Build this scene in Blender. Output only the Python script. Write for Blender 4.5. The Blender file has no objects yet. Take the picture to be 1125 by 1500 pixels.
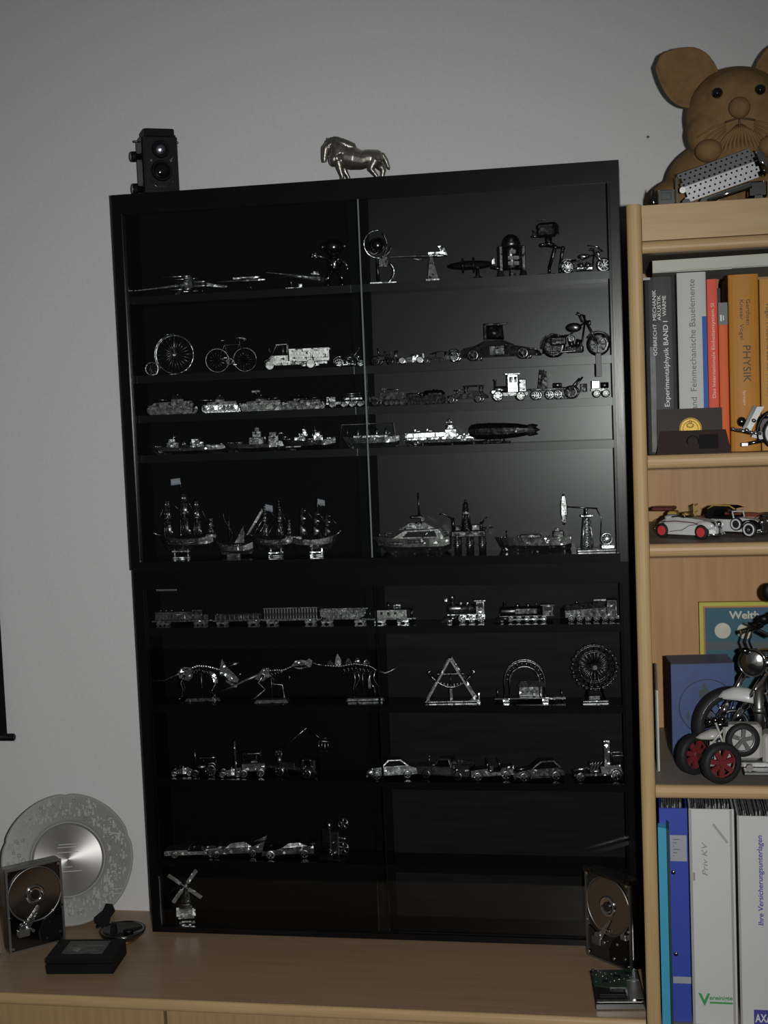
import bpy, math, random
from mathutils import Vector, Matrix
random.seed(7)
sc = bpy.context.scene
COL = sc.collection
PI = math.pi
R = math.radians
Z0 = 0.75                      # height of the sideboard top above the floor (metres)

# ------------------------------------------------------------------ camera, world, light, exposure
cam_d = bpy.data.cameras.new('camera'); cam = bpy.data.objects.new('camera', cam_d); COL.objects.link(cam)
YAW, PITCH, ROLL, FPX = 0.1873, -0.0803, -0.0399, 2050.8
CAM = Vector((0.8859, -2.3938, Z0 + 0.9254))
_f = Vector((-math.sin(YAW) * math.cos(PITCH), math.cos(YAW) * math.cos(PITCH), math.sin(PITCH)))
_r = Vector((math.cos(YAW), math.sin(YAW), 0)); _u = _r.cross(_f)
_r2 = _r * math.cos(ROLL) + _u * math.sin(ROLL); _u2 = -_r * math.sin(ROLL) + _u * math.cos(ROLL)
_m = Matrix((( _r2.x, _u2.x, -_f.x, CAM.x), (_r2.y, _u2.y, -_f.y, CAM.y), (_r2.z, _u2.z, -_f.z, CAM.z), (0, 0, 0, 1)))
cam.matrix_world = _m
cam_d.sensor_fit = 'VERTICAL'; cam_d.sensor_height = 36.0; cam_d.lens = 36.0 * FPX / 1500.0
cam_d.clip_start = 0.05; cam_d.clip_end = 50
sc.camera = cam

world = bpy.data.worlds.new('dim_room'); sc.world = world; world.use_nodes = True
world.node_tree.nodes['Background'].inputs[0].default_value = (0.95, 1.0, 1.0, 1)
world.node_tree.nodes['Background'].inputs[1].default_value = 0.036

fl = bpy.data.lights.new('camera_flash', 'SPOT'); fl.energy = 106.0; fl.spot_size = R(84); fl.spot_blend = 1.0; fl.shadow_soft_size = 0.014; fl.color = (1.0, 0.985, 0.96)
flo = bpy.data.objects.new('camera_flash', fl); COL.objects.link(flo)
flo.location = CAM + _r2 * 0.085 + _u2 * 0.01
flo.rotation_euler = (_f * FPX + _r2 * (350 - 562.5) - _u2 * (1000 - 750)).to_track_quat('-Z', 'Y').to_euler()

sc.view_settings.view_transform = 'Standard'; sc.view_settings.look = 'None'
sc.view_settings.gamma = 1.0; sc.view_settings.use_curve_mapping = False; sc.view_settings.exposure = 0.0
try:
    sc.cycles.max_bounces = 8; sc.cycles.transparent_max_bounces = 16; sc.cycles.glossy_bounces = 5
    sc.cycles.sample_clamp_indirect = 4.0; sc.cycles.caustics_reflective = False; sc.cycles.caustics_refractive = False
except Exception:
    pass

# ------------------------------------------------------------------ materials
def mat(name, col, rough=.5, metal=0., spec=.5, bump=0., bscale=300., var=0., coat=0., aniso=0., trans=0., stretch=None, col2=None, emit=0.):
    m = bpy.data.materials.new(name); m.use_nodes = True
    nt = m.node_tree; b = nt.nodes['Principled BSDF']
    c = tuple(col) + (1,)
    b.inputs['Base Color'].default_value = c; b.inputs['Roughness'].default_value = rough
    b.inputs['Metallic'].default_value = metal; b.inputs['Specular IOR Level'].default_value = spec
    b.inputs['Coat Weight'].default_value = coat; b.inputs['Coat Roughness'].default_value = .08
    if trans: b.inputs['Transmission Weight'].default_value = trans
    if bump or var or col2:
        tc = nt.nodes.new('ShaderNodeTexCoord'); mp = nt.nodes.new('ShaderNodeMapping')
        mp.inputs['Scale'].default_value = stretch or (1, 1, 1)
        nt.links.new(tc.outputs['Object'], mp.inputs[0])
        nz = nt.nodes.new('ShaderNodeTexNoise'); nz.inputs['Scale'].default_value = bscale; nz.inputs['Detail'].default_value = 4
        nt.links.new(mp.outputs[0], nz.inputs['Vector'])
        if bump:
            bp = nt.nodes.new('ShaderNodeBump'); bp.inputs['Strength'].default_value = bump; bp.inputs['Distance'].default_value = .0006
            nt.links.new(nz.outputs[0], bp.inputs['Height']); nt.links.new(bp.outputs[0], b.inputs['Normal'])
        if var or col2:
            rp = nt.nodes.new('ShaderNodeValToRGB'); k = col2 or tuple(x * (1 - var) for x in col)
            rp.color_ramp.elements[0].position = .32; rp.color_ramp.elements[1].position = .68
            rp.color_ramp.elements[0].color = tuple(k) + (1,); rp.color_ramp.elements[1].color = c
            nt.links.new(nz.outputs[0], rp.inputs[0]); nt.links.new(rp.outputs[0], b.inputs['Base Color'])
    return m

def wood(name, c1, c2, axis, rough=.42, spec=.4):
    st = {'x': (1.2, 22, 22), 'z': (22, 22, 1.2), 'y': (22, 1.2, 22)}[axis]
    m = mat(name, c1, rough, spec=spec, bump=.12, bscale=5., stretch=st, col2=c2)
    return m

def glass_mat(name, tint=(.95, .965, .96), rough=.0, ior=1.34):
    m = bpy.data.materials.new(name); m.use_nodes = True; nt = m.node_tree; nt.nodes.clear()
    o = nt.nodes.new('ShaderNodeOutputMaterial'); mx = nt.nodes.new('ShaderNodeMixShader')
    fr = nt.nodes.new('ShaderNodeFresnel'); fr.inputs[0].default_value = ior
    tr = nt.nodes.new('ShaderNodeBsdfTransparent'); tr.inputs[0].default_value = tint + (1,)
    gl = nt.nodes.new('ShaderNodeBsdfGlossy'); gl.inputs['Roughness'].default_value = rough
    nt.links.new(fr.outputs[0], mx.inputs[0]); nt.links.new(tr.outputs[0], mx.inputs[1]); nt.links.new(gl.outputs[0], mx.inputs[2])
    nt.links.new(mx.outputs[0], o.inputs[0]); return m

WALL = mat('painted_plaster', (.69, .70, .71), .9, spec=.15, bump=.35, bscale=160., var=.05)
FLOORM = mat('dark_carpet', (.035, .034, .033), .95, bump=.4, bscale=400.)
BEECH = wood('beech_laminate', (.54, .375, .195), (.47, .31, .15), 'x', .42, .25)
BEECHV = wood('beech_upright', (.53, .375, .19), (.46, .31, .145), 'z', .42, .25)
BEECHB = wood('beech_back_panel', (.50, .30, .135), (.44, .25, .105), 'z', .45, .2)
TOPW = wood('sideboard_top_wood', (.385, .26, .165), (.335, .215, .13), 'x', .38, .4)
DOORW = wood('door_wood', (.44, .29, .15), (.38, .24, .12), 'z')
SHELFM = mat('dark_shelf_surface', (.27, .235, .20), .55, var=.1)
BLACKF = mat('black_laminate_frame', (.0055, .0055, .006), .25, spec=.28, bump=.12, bscale=120., stretch=(1, 1, .2))
BLACKL = mat('black_laminate_lower', (.0045, .0045, .005), .40, spec=.06, bump=.1, bscale=120.)
SHELFB = mat('black_shelf_board', (.0055, .0055, .006), .16, spec=.3, bump=.04, bscale=40.)
BACK_UR = mat('glossy_black_back', (.016, .0165, .017), .29, spec=.45, bump=.05, bscale=30.)
BACK_LR = mat('grained_black_back', (.013, .013, .0135), .55, spec=.10, bump=.35, bscale=9., stretch=(1, 1, 9), var=.45)
BACK_L = mat('matt_black_back', (.0040, .0040, .0042), .7, spec=.05)
GLASS = glass_mat('door_glass'); 
EDGE = mat('glass_edge', (.20, .24, .25), .24, spec=1.)
STRIP = mat('shelf_front_edge', (.006, .006, .0065), .29, spec=.40)
CLEAR = glass_mat('clear_plastic', (.9, .92, .92), .03, 1.5)
def metal(name, col, rough, k=.35, cell=230., dark=.45, line=.5, kb=.55, few=.9):
    """sheet steel: etched cells tilt the normal a little and differ in tone, thin dark lines between them"""
    m = bpy.data.materials.new(name); m.use_nodes = True; nt = m.node_tree; b = nt.nodes['Principled BSDF']; N = nt.nodes.new; L = nt.links.new
    b.inputs['Metallic'].default_value = 1; b.inputs['Roughness'].default_value = rough
    tc = N('ShaderNodeTexCoord'); v = N('ShaderNodeTexVoronoi'); v.inputs['Scale'].default_value = cell; v.distance = 'MANHATTAN'; L(tc.outputs['Object'], v.inputs['Vector'])
    sep = N('ShaderNodeSeparateColor'); L(v.outputs['Color'], sep.inputs[0])
    mr = N('ShaderNodeMapRange'); mr.inputs[3].default_value = dark; mr.inputs[4].default_value = 1.; L(sep.outputs[0], mr.inputs[0])
    ed = N('ShaderNodeTexVoronoi'); ed.inputs['Scale'].default_value = cell; ed.feature = 'DISTANCE_TO_EDGE'; L(tc.outputs['Object'], ed.inputs['Vector'])
    m2 = N('ShaderNodeMapRange'); m2.inputs[1].default_value = 0.; m2.inputs[2].default_value = .09; m2.inputs[3].default_value = line; m2.inputs[4].default_value = 1.; L(ed.outputs['Distance'], m2.inputs[0])
    mu = N('ShaderNodeMath'); mu.operation = 'MULTIPLY'; L(mr.outputs[0], mu.inputs[0]); L(m2.outputs[0], mu.inputs[1])
    mx = N('ShaderNodeMix'); mx.data_type = 'RGBA'; mx.inputs[6].default_value = (0, 0, 0, 1); mx.inputs[7].default_value = tuple(col) + (1,); L(mu.outputs[0], mx.inputs[0]); L(mx.outputs[2], b.inputs['Base Color'])
    ge = N('ShaderNodeNewGeometry'); su = N('ShaderNodeVectorMath'); su.operation = 'SUBTRACT'; su.inputs[1].default_value = (.5, .5, .5); L(v.outputs['Color'], su.inputs[0])
    gt = N('ShaderNodeMath'); gt.operation = 'GREATER_THAN'; gt.inputs[1].default_value = few; L(sep.outputs[2], gt.inputs[0]); kk = N('ShaderNodeMapRange'); kk.inputs[3].default_value = k; kk.inputs[4].default_value = kb; L(gt.outputs[0], kk.inputs[0])
    sc_ = N('ShaderNodeVectorMath'); sc_.operation = 'SCALE'; L(kk.outputs[0], sc_.inputs['Scale']); L(su.outputs[0], sc_.inputs[0])
    ad = N('ShaderNodeVectorMath'); ad.operation = 'ADD'; L(ge.outputs['Normal'], ad.inputs[0]); L(sc_.outputs[0], ad.inputs[1])
    no = N('ShaderNodeVectorMath'); no.operation = 'NORMALIZE'; L(ad.outputs[0], no.inputs[0])
    bp = N('ShaderNodeBump'); nz = N('ShaderNodeTexNoise'); nz.inputs['Scale'].default_value = 900.; L(tc.outputs['Object'], nz.inputs['Vector']); bp.inputs['Strength'].default_value = .2; bp.inputs['Distance'].default_value = .0004; L(nz.outputs[0], bp.inputs['Height']); L(no.outputs[0], bp.inputs['Normal']); L(bp.outputs[0], b.inputs['Normal'])
    return m
STEEL = metal('etched_steel', (.40, .40, .40), .30, .10, 260., .7, .65)
BRIGHT = metal('bright_steel', (.85, .86, .87), .28, .24, 260., .65, .6, .6, .8)
PALE = metal('satin_steel', (.27, .27, .265), .42, .08, 260., .8, .75)
DARK = metal('dark_steel', (.12, .12, .12), .30, .12, 260., .7, .65)
DUSK = metal('grey_steel', (.25, .25, .25), .32, .10, 260., .7, .65)
GLITTER = metal('faceted_steel', (.95, .96, .98), .26, .36, 380., .5)
CHROME = mat('chrome', (.86, .87, .88), .10, 1.)
GLITTER = mat('faceted_steel', (.85, .86, .87), .28, 1., bump=.9, bscale=420.)
PEWTER = mat('pewter', (.30, .30, .29), .55, .25, bump=.35, bscale=260., spec=.4)
BLACK = mat('black_plastic', (.0045, .0045, .005), .4, spec=.25)
BLACKM = mat('black_matt', (.006, .006, .0065), .6, spec=.15)
RUBBER = mat('black_rubber', (.016, .016, .017), .6, spec=.3)
CLAY = mat('brown_clay', (.27, .165, .070), .8, spec=.2, bump=.3, bscale=70., var=.22)
FLAG = mat('pale_flag', (.34, .36, .42), .7)
WHITE = mat('white_paint', (.62, .63, .64), .32, coat=.3)
IVORY = mat('grey_paint', (.42, .44, .46), .4)
CREAM = mat('cream_paint', (.46, .45, .42), .35, coat=.2)
RED = mat('red_rim', (.62, .05, .06), .4)
DRED = mat('dark_red_rim', (.16, .022, .024), .4)
MAROON = mat('maroon_paint', (.11, .02, .022), .35)
YELLOW = mat('ochre_seat', (.46, .30, .07), .6)
BRASS = mat('brass', (.55, .40, .14), .3, 1.)
GOLD = mat('gold_coin', (.42, .28, .06), .5, .6, bump=.9, bscale=260., spec=.3)
BKGREY = mat('black_cover', (.016, .016, .018), .42, spec=.16)
BKWHITE = mat('white_cover', (.52, .53, .52), .5, spec=.12)
BKBLUE = mat('blue_strip', (.02, .10, .42), .5, spec=.15)
BKRED = mat('salmon_red_cover', (.72, .10, .07), .5, spec=.15)
BKORANGE = mat('orange_cover', (.70, .13, .03), .5, spec=.15)
BKOCHRE = mat('ochre_cover', (.50, .22, .035), .45, var=.08, bscale=20., spec=.12)
BKOCHRE2 = mat('light_ochre_cover', (.54, .27, .065), .5, spec=.12)
PAPER = mat('paper', (.55, .57, .50), .8, var=.08, bscale=4., stretch=(1, 1, 90))
GREYTXT = mat('grey_ink', (.12, .12, .12), .6)
WTXT = mat('white_ink', (.72, .72, .72), .5)
DTXT = mat('dark_ink', (.055, .035, .02), .6)
SALTXT = mat('pale_ink', (.80, .60, .50), .6)
LEATHER = mat('brown_leather', (.034, .020, .018), .5, spec=.15, bump=.3, bscale=250.)
BLUEBOX = mat('blue_carton', (.050, .090, .235), .5, bump=.1, bscale=100., var=.12)
NAVY = mat('navy_carton_side', (.010, .012, .022), .5)
TEAL = mat('teal_print', (.04, .145, .17), .5, spec=.2, col2=(.055, .115, .19), bscale=22.)
LIME = mat('lime_border', (.50, .48, .05), .5)
ORANGEL = mat('rust_line', (.45, .16, .04), .5)
COINW = mat('pale_disc', (.58, .57, .47), .5, var=.1, bscale=60.)
BINDB = mat('blue_binder', (.045, .075, .42), .4)
CYAN = mat('cyan_folder', (.06, .36, .56), .4)
DGREEN = mat('dark_green_folder', (.015, .05, .05), .5)
BINDW = mat('white_binder', (.60, .61, .60), .45)
BINDG = mat('binder_edge_grey', (.36, .36, .35), .5)
FOIL = mat('clear_sleeves', (.42, .43, .45), .25, .0, bump=1., bscale=60., var=.6)
GREEN = mat('green_print', (.06, .33, .10), .5)
INKB = mat('blue_print', (.06, .06, .33), .5)
PENCIL = mat('pencil_grey', (.28, .28, .28), .6)
LABELG = mat('grey_label', (.34, .36, .40), .55)
PCB = mat('green_board', (.020, .045, .030), .35, spec=.6)
PLATTER = mat('disc_platter', (.42, .40, .37), .16, 1.)
ALU = mat('cast_aluminium', (.32, .32, .32), .42, 1., bump=.2, bscale=300.)
GUN = mat('dark_chrome', (.15, .15, .15), .18, 1.)
EYE = mat('black_eye', (.005, .005, .005), .05, coat=1.)
def brushed():
    m = mat('turned_disc', (.34, .335, .32), .40, .85)
    nt = m.node_tree; b = nt.nodes['Principled BSDF']; b.inputs['Anisotropic'].default_value = .85; b.inputs['Anisotropic Rotation'].default_value = .25
    t = nt.nodes.new('ShaderNodeTangent'); t.direction_type = 'RADIAL'; t.axis = 'Y'
    nt.links.new(t.outputs[0], b.inputs['Tangent']); return m
TURNED = brushed()

# ------------------------------------------------------------------ mesh builder (millimetres)
def frame(d):
    d = Vector(d).normalized(); a = Vector((0, 0, 1)) if abs(d.z) < .9 else Vector((1, 0, 0))
    u = d.cross(a).normalized(); return u, d.cross(u).normalized(), d
class MB:
    def __init__(s): s.v = []; s.f = []; s.s = []; s.k = 0
    def add(s, vs, fs, sm=False):
        o = len(s.v); s.k = o; s.v += [tuple(x) for x in vs]; s.f += [tuple(i + o for i in f) for f in fs]; s.s += [sm] * len(fs); return s
    def tr(s, loc=(0, 0, 0), rx=0, ry=0, rz=0, sc=1, frm=None):
        m = Matrix.Translation(loc) @ Matrix.Rotation(R(rz), 4, 'Z') @ Matrix.Rotation(R(ry), 4, 'Y') @ Matrix.Rotation(R(rx), 4, 'X') @ Matrix.Scale(sc, 4)
        k = s.k if frm is None else frm
        for i in range(k, len(s.v)): s.v[i] = tuple(m @ Vector(s.v[i]))
        return s
    def b(s, x0, x1, y0, y1, z0, z1):
        return s.add([(x0, y0, z0), (x1, y0, z0), (x1, y1, z0), (x0, y1, z0), (x0, y0, z1), (x1, y0, z1), (x1, y1, z1), (x0, y1, z1)],
                     [(3, 2, 1, 0), (4, 5, 6, 7), (0, 1, 5, 4), (1, 2, 6, 5), (2, 3, 7, 6), (3, 0, 4, 7)])
    def rb(s, x0, x1, y0, y1, z0, z1, c=2):      # box with chamfered edges
        X = [x0, x0 + c, x1 - c, x1]; 
        def ring(z, i): return [(x0 + i + c, y0 + i, z), (x1 - i - c, y0 + i, z), (x1 - i, y0 + i + c, z), (x1 - i, y1 - i - c, z), (x1 - i - c, y1 - i, z), (x0 + i + c, y1 - i, z), (x0 + i, y1 - i - c, z), (x0 + i, y0 + i + c, z)]
        return s.loft([ring(z0, c), ring(z0 + c, 0), ring(z1 - c, 0), ring(z1, c)])
    def loft(s, rings, sm=False, cap=True, closed=True):
        n = len(rings[0]); vs = [p for r in rings for p in r]; fs = []
        for i in range(len(rings) - 1):
            for j in range(n if closed else n - 1):
                a = i * n + j; b = i * n + (j + 1) % n; fs.append((a, b, b + n, a + n))
        o = len(fs)
        if cap: fs += [tuple(range(n - 1, -1, -1)), tuple(range((len(rings) - 1) * n, len(rings) * n))]
        s.add(vs, fs, sm)
        if cap: s.s[-1] = s.s[-2] = False
        return s
    def c(s, p, q, r, r2=None, n=10, cap=True):
        p = Vector(p); q = Vector(q); u, w, d = frame(q - p); r2 = r if r2 is None else r2
        def ring(o, rr): return [o + (u * math.cos(2 * PI * i / n) + w * math.sin(2 * PI * i / n)) * rr for i in range(n)]
        return s.loft([ring(p, r), ring(q, max(r2, .01))], True, cap)
    def t(s, pts, r, n=6, closed=False):
        P = [Vector(p) for p in pts]; k = len(P); rr = r if isinstance(r, (list, tuple)) else [r] * k; rings = []; pu = None
        for i in range(k):
            d = (P[(i + 1) % k] - P[i - 1]) if closed else (P[min(i + 1, k - 1)] - P[max(i - 1, 0)])
            if d.length < 1e-9: d = Vector((0, 0, 1))
            d.normalize()
            if pu is None: u, w, _ = frame(d)
            else:
                u = pu - d * pu.dot(d)
                if u.length < 1e-6: u = frame(d)[0]
                u.normalize(); w = d.cross(u)
            pu = u
            rings.append([P[i] + (u * math.cos(2 * PI * j / n) + w * math.sin(2 * PI * j / n)) * rr[i] for j in range(n)])
        if closed: rings.append(rings[0])
        return s.loft(rings, True, not closed)
    def e(s, c, r, nu=12, nv=8):
        r = (r, r, r) if not isinstance(r, (list, tuple)) else r; c = Vector(c)
        vs = [c + Vector((0, 0, r[2]))]
        for i in range(1, nv):
            a = PI * i / nv
            vs += [c + Vector((r[0] * math.sin(a) * math.cos(2 * PI * j / nu), r[1] * math.sin(a) * math.sin(2 * PI * j / nu), r[2] * math.cos(a))) for j in range(nu)]
        vs.append(c - Vector((0, 0, r[2]))); fs = []
        for j in range(nu):
            k = (j + 1) % nu; fs.append((0, 1 + j, 1 + k))
            for i in range(nv - 2): a = 1 + i * nu; fs.append((a + j, a + nu + j, a + nu + k, a + k))
            a = 1 + (nv - 2) * nu; fs.append((a + j, len(vs) - 1, a + k))
        return s.add(vs, fs, True)
    def o(s, c, ax, RR, r, n=24, m=6, a0=0, a1=360):
        u, w, d = frame(ax); c = Vector(c); full = abs(a1 - a0) >= 360
        k = n if full else n + 1
        pts = [c + (u * math.cos(R(a0 + (a1 - a0) * i / n)) + w * math.sin(R(a0 + (a1 - a0) * i / n))) * RR for i in range(k)]
        return s.t(pts, r, m, full)
    def p(s, poly, a, b, ax='y', k=1., kc=None):     # polygon (2-D) extruded from a to b along ax; k shrinks the far end
        cx = sum(q[0] for q in poly) / len(poly); cz = sum(q[1] for q in poly) / len(poly)
        if kc: cx, cz = kc
        f = {'y': lambda q, t: (q[0], t, q[1]), 'x': lambda q, t: (t, q[0], q[1]), 'z': lambda q, t: (q[0], q[1], t)}[ax]
        q2 = [(cx + (q[0] - cx) * k, cz + (q[1] - cz) * k) for q in poly]
        return s.loft([[f(q, a) for q in poly], [f(q, b) for q in q2]])
    def pw(s, poly, w, k=1., ktop=None, z0=None):     # side profile (x,z) extruded over the width w; sides lean in with height
        zs = [q[1] for q in poly]; lo = min(zs) if z0 is None else z0; hi = max(zs); n = len(poly)
        def hw(z): return w / 2 * (1 if z <= lo else 1 - (1 - (ktop or k)) * (z - lo) / max(hi - lo, 1e-6))
        return s.loft([[(q[0], -hw(q[1]), q[1]) for q in poly], [(q[0], hw(q[1]), q[1]) for q in poly]])
    def l(s, prof, c=(0, 0, 0), ax='z', n=20, cap=True, sm=True):   # lathe of (r, h)
        c = Vector(c); f = {'z': lambda r, h, a: (r * math.cos(a), r * math.sin(a), h), 'y': lambda r, h, a: (r * math.cos(a), h, r * math.sin(a)), 'x': lambda r, h, a: (h, r * math.cos(a), r * math.sin(a))}[ax]
        return s.loft([[c + Vector(f(max(r, .01), h, 2 * PI * i / n)) for i in range(n)] for r, h in prof], sm, cap)
    def sheet(s, P, nu, nv, th=.5):      # P(u,v)->point, thin two-sided sheet
        g = [[Vector(P(i / nu, j / nv)) for j in range(nv + 1)] for i in range(nu + 1)]
        a = [p for r in g for p in r]; N = len(a); nn = (g[-1][0] - g[0][0]).cross(g[0][-1] - g[0][0]).normalized() * th
        vs = a + [p + nn for p in a]; fs = []; k = nv + 1
        for i in range(nu):
            for j in range(nv):
                q = (i * k + j, i * k + j + 1, (i + 1) * k + j + 1, (i + 1) * k + j); fs.append(q); fs.append(tuple(x + N for x in q[::-1]))
        rim = [i * k for i in range(nu)] + [nu * k + j for j in range(nv)] + [i * k + nv for i in range(nu, 0, -1)] + [j for j in range(nv, 0, -1)]
        for i in range(len(rim)): x, y = rim[i], rim[(i + 1) % len(rim)]; fs.append((x, y, y + N, x + N))
        return s.add(vs, fs, True)
    def hull(s, L, B, H, bow=1, sheer=4, rake=.12, keel=.35, full=2.4, n=12, stern=.55):
        rings = []
        for i in range(n + 1):
            t = i / n; x = -L / 2 + L * t
            if bow > 0: q = t
            else: q = 1 - t
            w = B / 2 * min(1, (1 - q ** full) ** .7 if q > .3 else 1) * (stern + (1 - stern) * min(1, q / .25)) + .25
            zt = H + sheer * (abs(2 * q - .9)) ** 2; xr = rake * L * (1 if bow > 0 else -1)
            k = max(0, q - .7) / .3; xb = x - xr * k * 1.0; zb = 0 if q > .06 else H * .25
            rings.append([(x, -w, zt), (x * .5 + xb * .5, -w * .88, (zt + zb) * .45), (xb, -w * keel, zb), (xb, w * keel, zb), (x * .5 + xb * .5, w * .88, (zt + zb) * .45), (x, w, zt)])
        return s.loft(rings)
    def mesh(s, name):
        me = bpy.data.meshes.new(name); me.from_pydata([(x * .001, y * .001, z * .001) for x, y, z in s.v], [], s.f)
        me.polygons.foreach_set('use_smooth', s.s); me.update(); return me

def fix_normals(me):
    import bmesh
    bm = bmesh.new(); bm.from_mesh(me); bmesh.ops.recalc_face_normals(bm, faces=bm.faces); bm.to_mesh(me); bm.free()
def part(name, m, material, parent=None, label=None, loc=None, kind=None):
    me = m.mesh(name) if isinstance(m, MB) else m
    if isinstance(m, MB): fix_normals(me); me.materials.append(material)
    ob = bpy.data.objects.new(name, me); COL.objects.link(ob)
    if parent is not None: ob.parent = parent
    if loc: ob.location = [x * .001 for x in loc]
    if label: ob['label'] = label
    if kind: ob['kind'] = kind
    return ob
def thing(name, label, cat, loc, rz=0, group=None, rx=0, ry=0):
    o = bpy.data.objects.new(name, None); COL.objects.link(o); o.empty_display_size = .01
    o.location = loc; o.rotation_euler = (R(rx), R(ry), R(rz)); o['label'] = label; o['category'] = cat
    if group: o['group'] = group
    return o
def struct(name, m, material, parent=None):
    o = part(name, m, material, parent); o['kind'] = 'structure'; return o
def repeat(name, m, material, parent, places, label=None):      # alike parts sharing one mesh
    me = m.mesh(name); fix_normals(me); me.materials.append(material); r = []
    for q in places:
        o = part(name, me, None, parent, label); o.location = [x * .001 for x in q[:3]]
        if len(q) > 3: o.rotation_euler = [R(a) for a in q[3]]
        if len(q) > 4: o.scale = (q[4],) * 3
        r.append(o)
    return r
def remesh(name, m, material, parent, voxel=1.2, smooth=6, label=None):
    me = m.mesh(name); fix_normals(me); o = bpy.data.objects.new(name, me); COL.objects.link(o)
    md = o.modifiers.new('r', 'REMESH'); md.mode = 'VOXEL'; md.voxel_size = voxel * .001; md.use_smooth_shade = True
    sm = o.modifiers.new('s', 'SMOOTH'); sm.iterations = smooth; sm.factor = .5
    dg = bpy.context.evaluated_depsgraph_get(); ev = o.evaluated_get(dg); me2 = bpy.data.meshes.new_from_object(ev)
    o.modifiers.clear(); o.data = me2; me2.name = name; me2.materials.clear(); me2.materials.append(material)
    me2.polygons.foreach_set('use_smooth', [True] * len(me2.polygons)); o.parent = parent
    if label: o['label'] = label
    return o
TXT = []
def text(parent, body, x, y, z, length, height, way, material, shear=0., bold=0., name='lettering'):
    """way: 'up' reads bottom to top, 'down' top to bottom, 'flat' left to right; (x,y,z) mm = start of the baseline"""
    cu = bpy.data.curves.new(name, 'FONT'); cu.body = body; cu.size = 1; cu.extrude = .02; cu.shear = shear; cu.offset = bold; cu.resolution_u = 3
    cu.materials.append(material); o = bpy.data.objects.new(name, cu); COL.objects.link(o); o.parent = parent
    TXT.append((o, x, y, z, length, height, way)); return o
def finish_text():
    bpy.context.view_layer.update()
    for o, x, y, z, L, H, way in TXT:
        d = o.dimensions; sx = L * .001 / max(d.x, 1e-6); sy = H * .001 / .70
        if any(ch in o.data.body for ch in 'gpyqj') or True: pass
        tx, ty = {'up': ((0, 0, 1), (-1, 0, 0)), 'down': ((0, 0, -1), (1, 0, 0)), 'flat': ((1, 0, 0), (0, 0, 1))}[way]
        tx = Vector(tx) * sx; ty = Vector(ty) * sy; n = Vector((0, -1, 0)) * .01
        o.matrix_parent_inverse = Matrix.Identity(4)
        o.matrix_local = Matrix(((tx.x, ty.x, n.x, x * .001), (tx.y, ty.y, n.y, y * .001), (tx.z, ty.z, n.z, z * .001), (0, 0, 0, 1)))

# ------------------------------------------------------------------ the setting
ZB = Z0 * 1000
struct('wall_back', MB().b(-3600, 4600, 0, 120, 0, 2700), WALL)
struct('floor', MB().b(-3600, 4600, -7000, 120, -40, 0), FLOORM)
tm = MB().l([(2.4, 0), (2.2, -1.2), (.8, -1.6)], (900, 0, ZB + 1339), 'y', 10)
o = part('screw_plug', tm, GREYTXT); o['label'] = 'tiny dark plug in the wall left of the clay rabbit'; o['category'] = 'plug'

# ------------------------------------------------------------------ sideboard under the cabinets
sb = thing('sideboard', 'low beech sideboard with a brown top carrying the black display cases', 'sideboard', (0, 0, Z0))
def nosed(x0, x1, y0, y1, z0, z1, r=7):     # board with a rounded front edge (front is y0)
    pr = [(y1, z0), (y0 + r, z0)] + [(y0 + r - r * math.sin(a), (z0 + z1) / 2 - (z1 - z0) / 2 * math.cos(a)) for a in [PI * i / 8 for i in range(1, 8)]] + [(y0 + r, z1), (y1, z1)]
    return MB().p(pr, x0, x1, 'x')
part('worktop', MB().b(-1000, 864, -366, -1, -18, 0), TOPW, sb)
part('front_edge', nosed(-1000, 864, -373.5, -365.5, -18.5, .0, 5), BEECH, sb)
part('carcass', MB().b(-1000, 864, -345, -2, -700, -19), BEECHV, sb)
part('plinth', MB().b(-990, 860, -330, -10, -750, -700), BEECHV, sb)
for x0, x1 in ((-1000, -416), (-414, 116), (119, 649), (651, 864)):
    part('door', MB().rb(x0 + 1, x1 - 1, -364, -346, -695, -20.5, 1.2), DOORW, sb)

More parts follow.
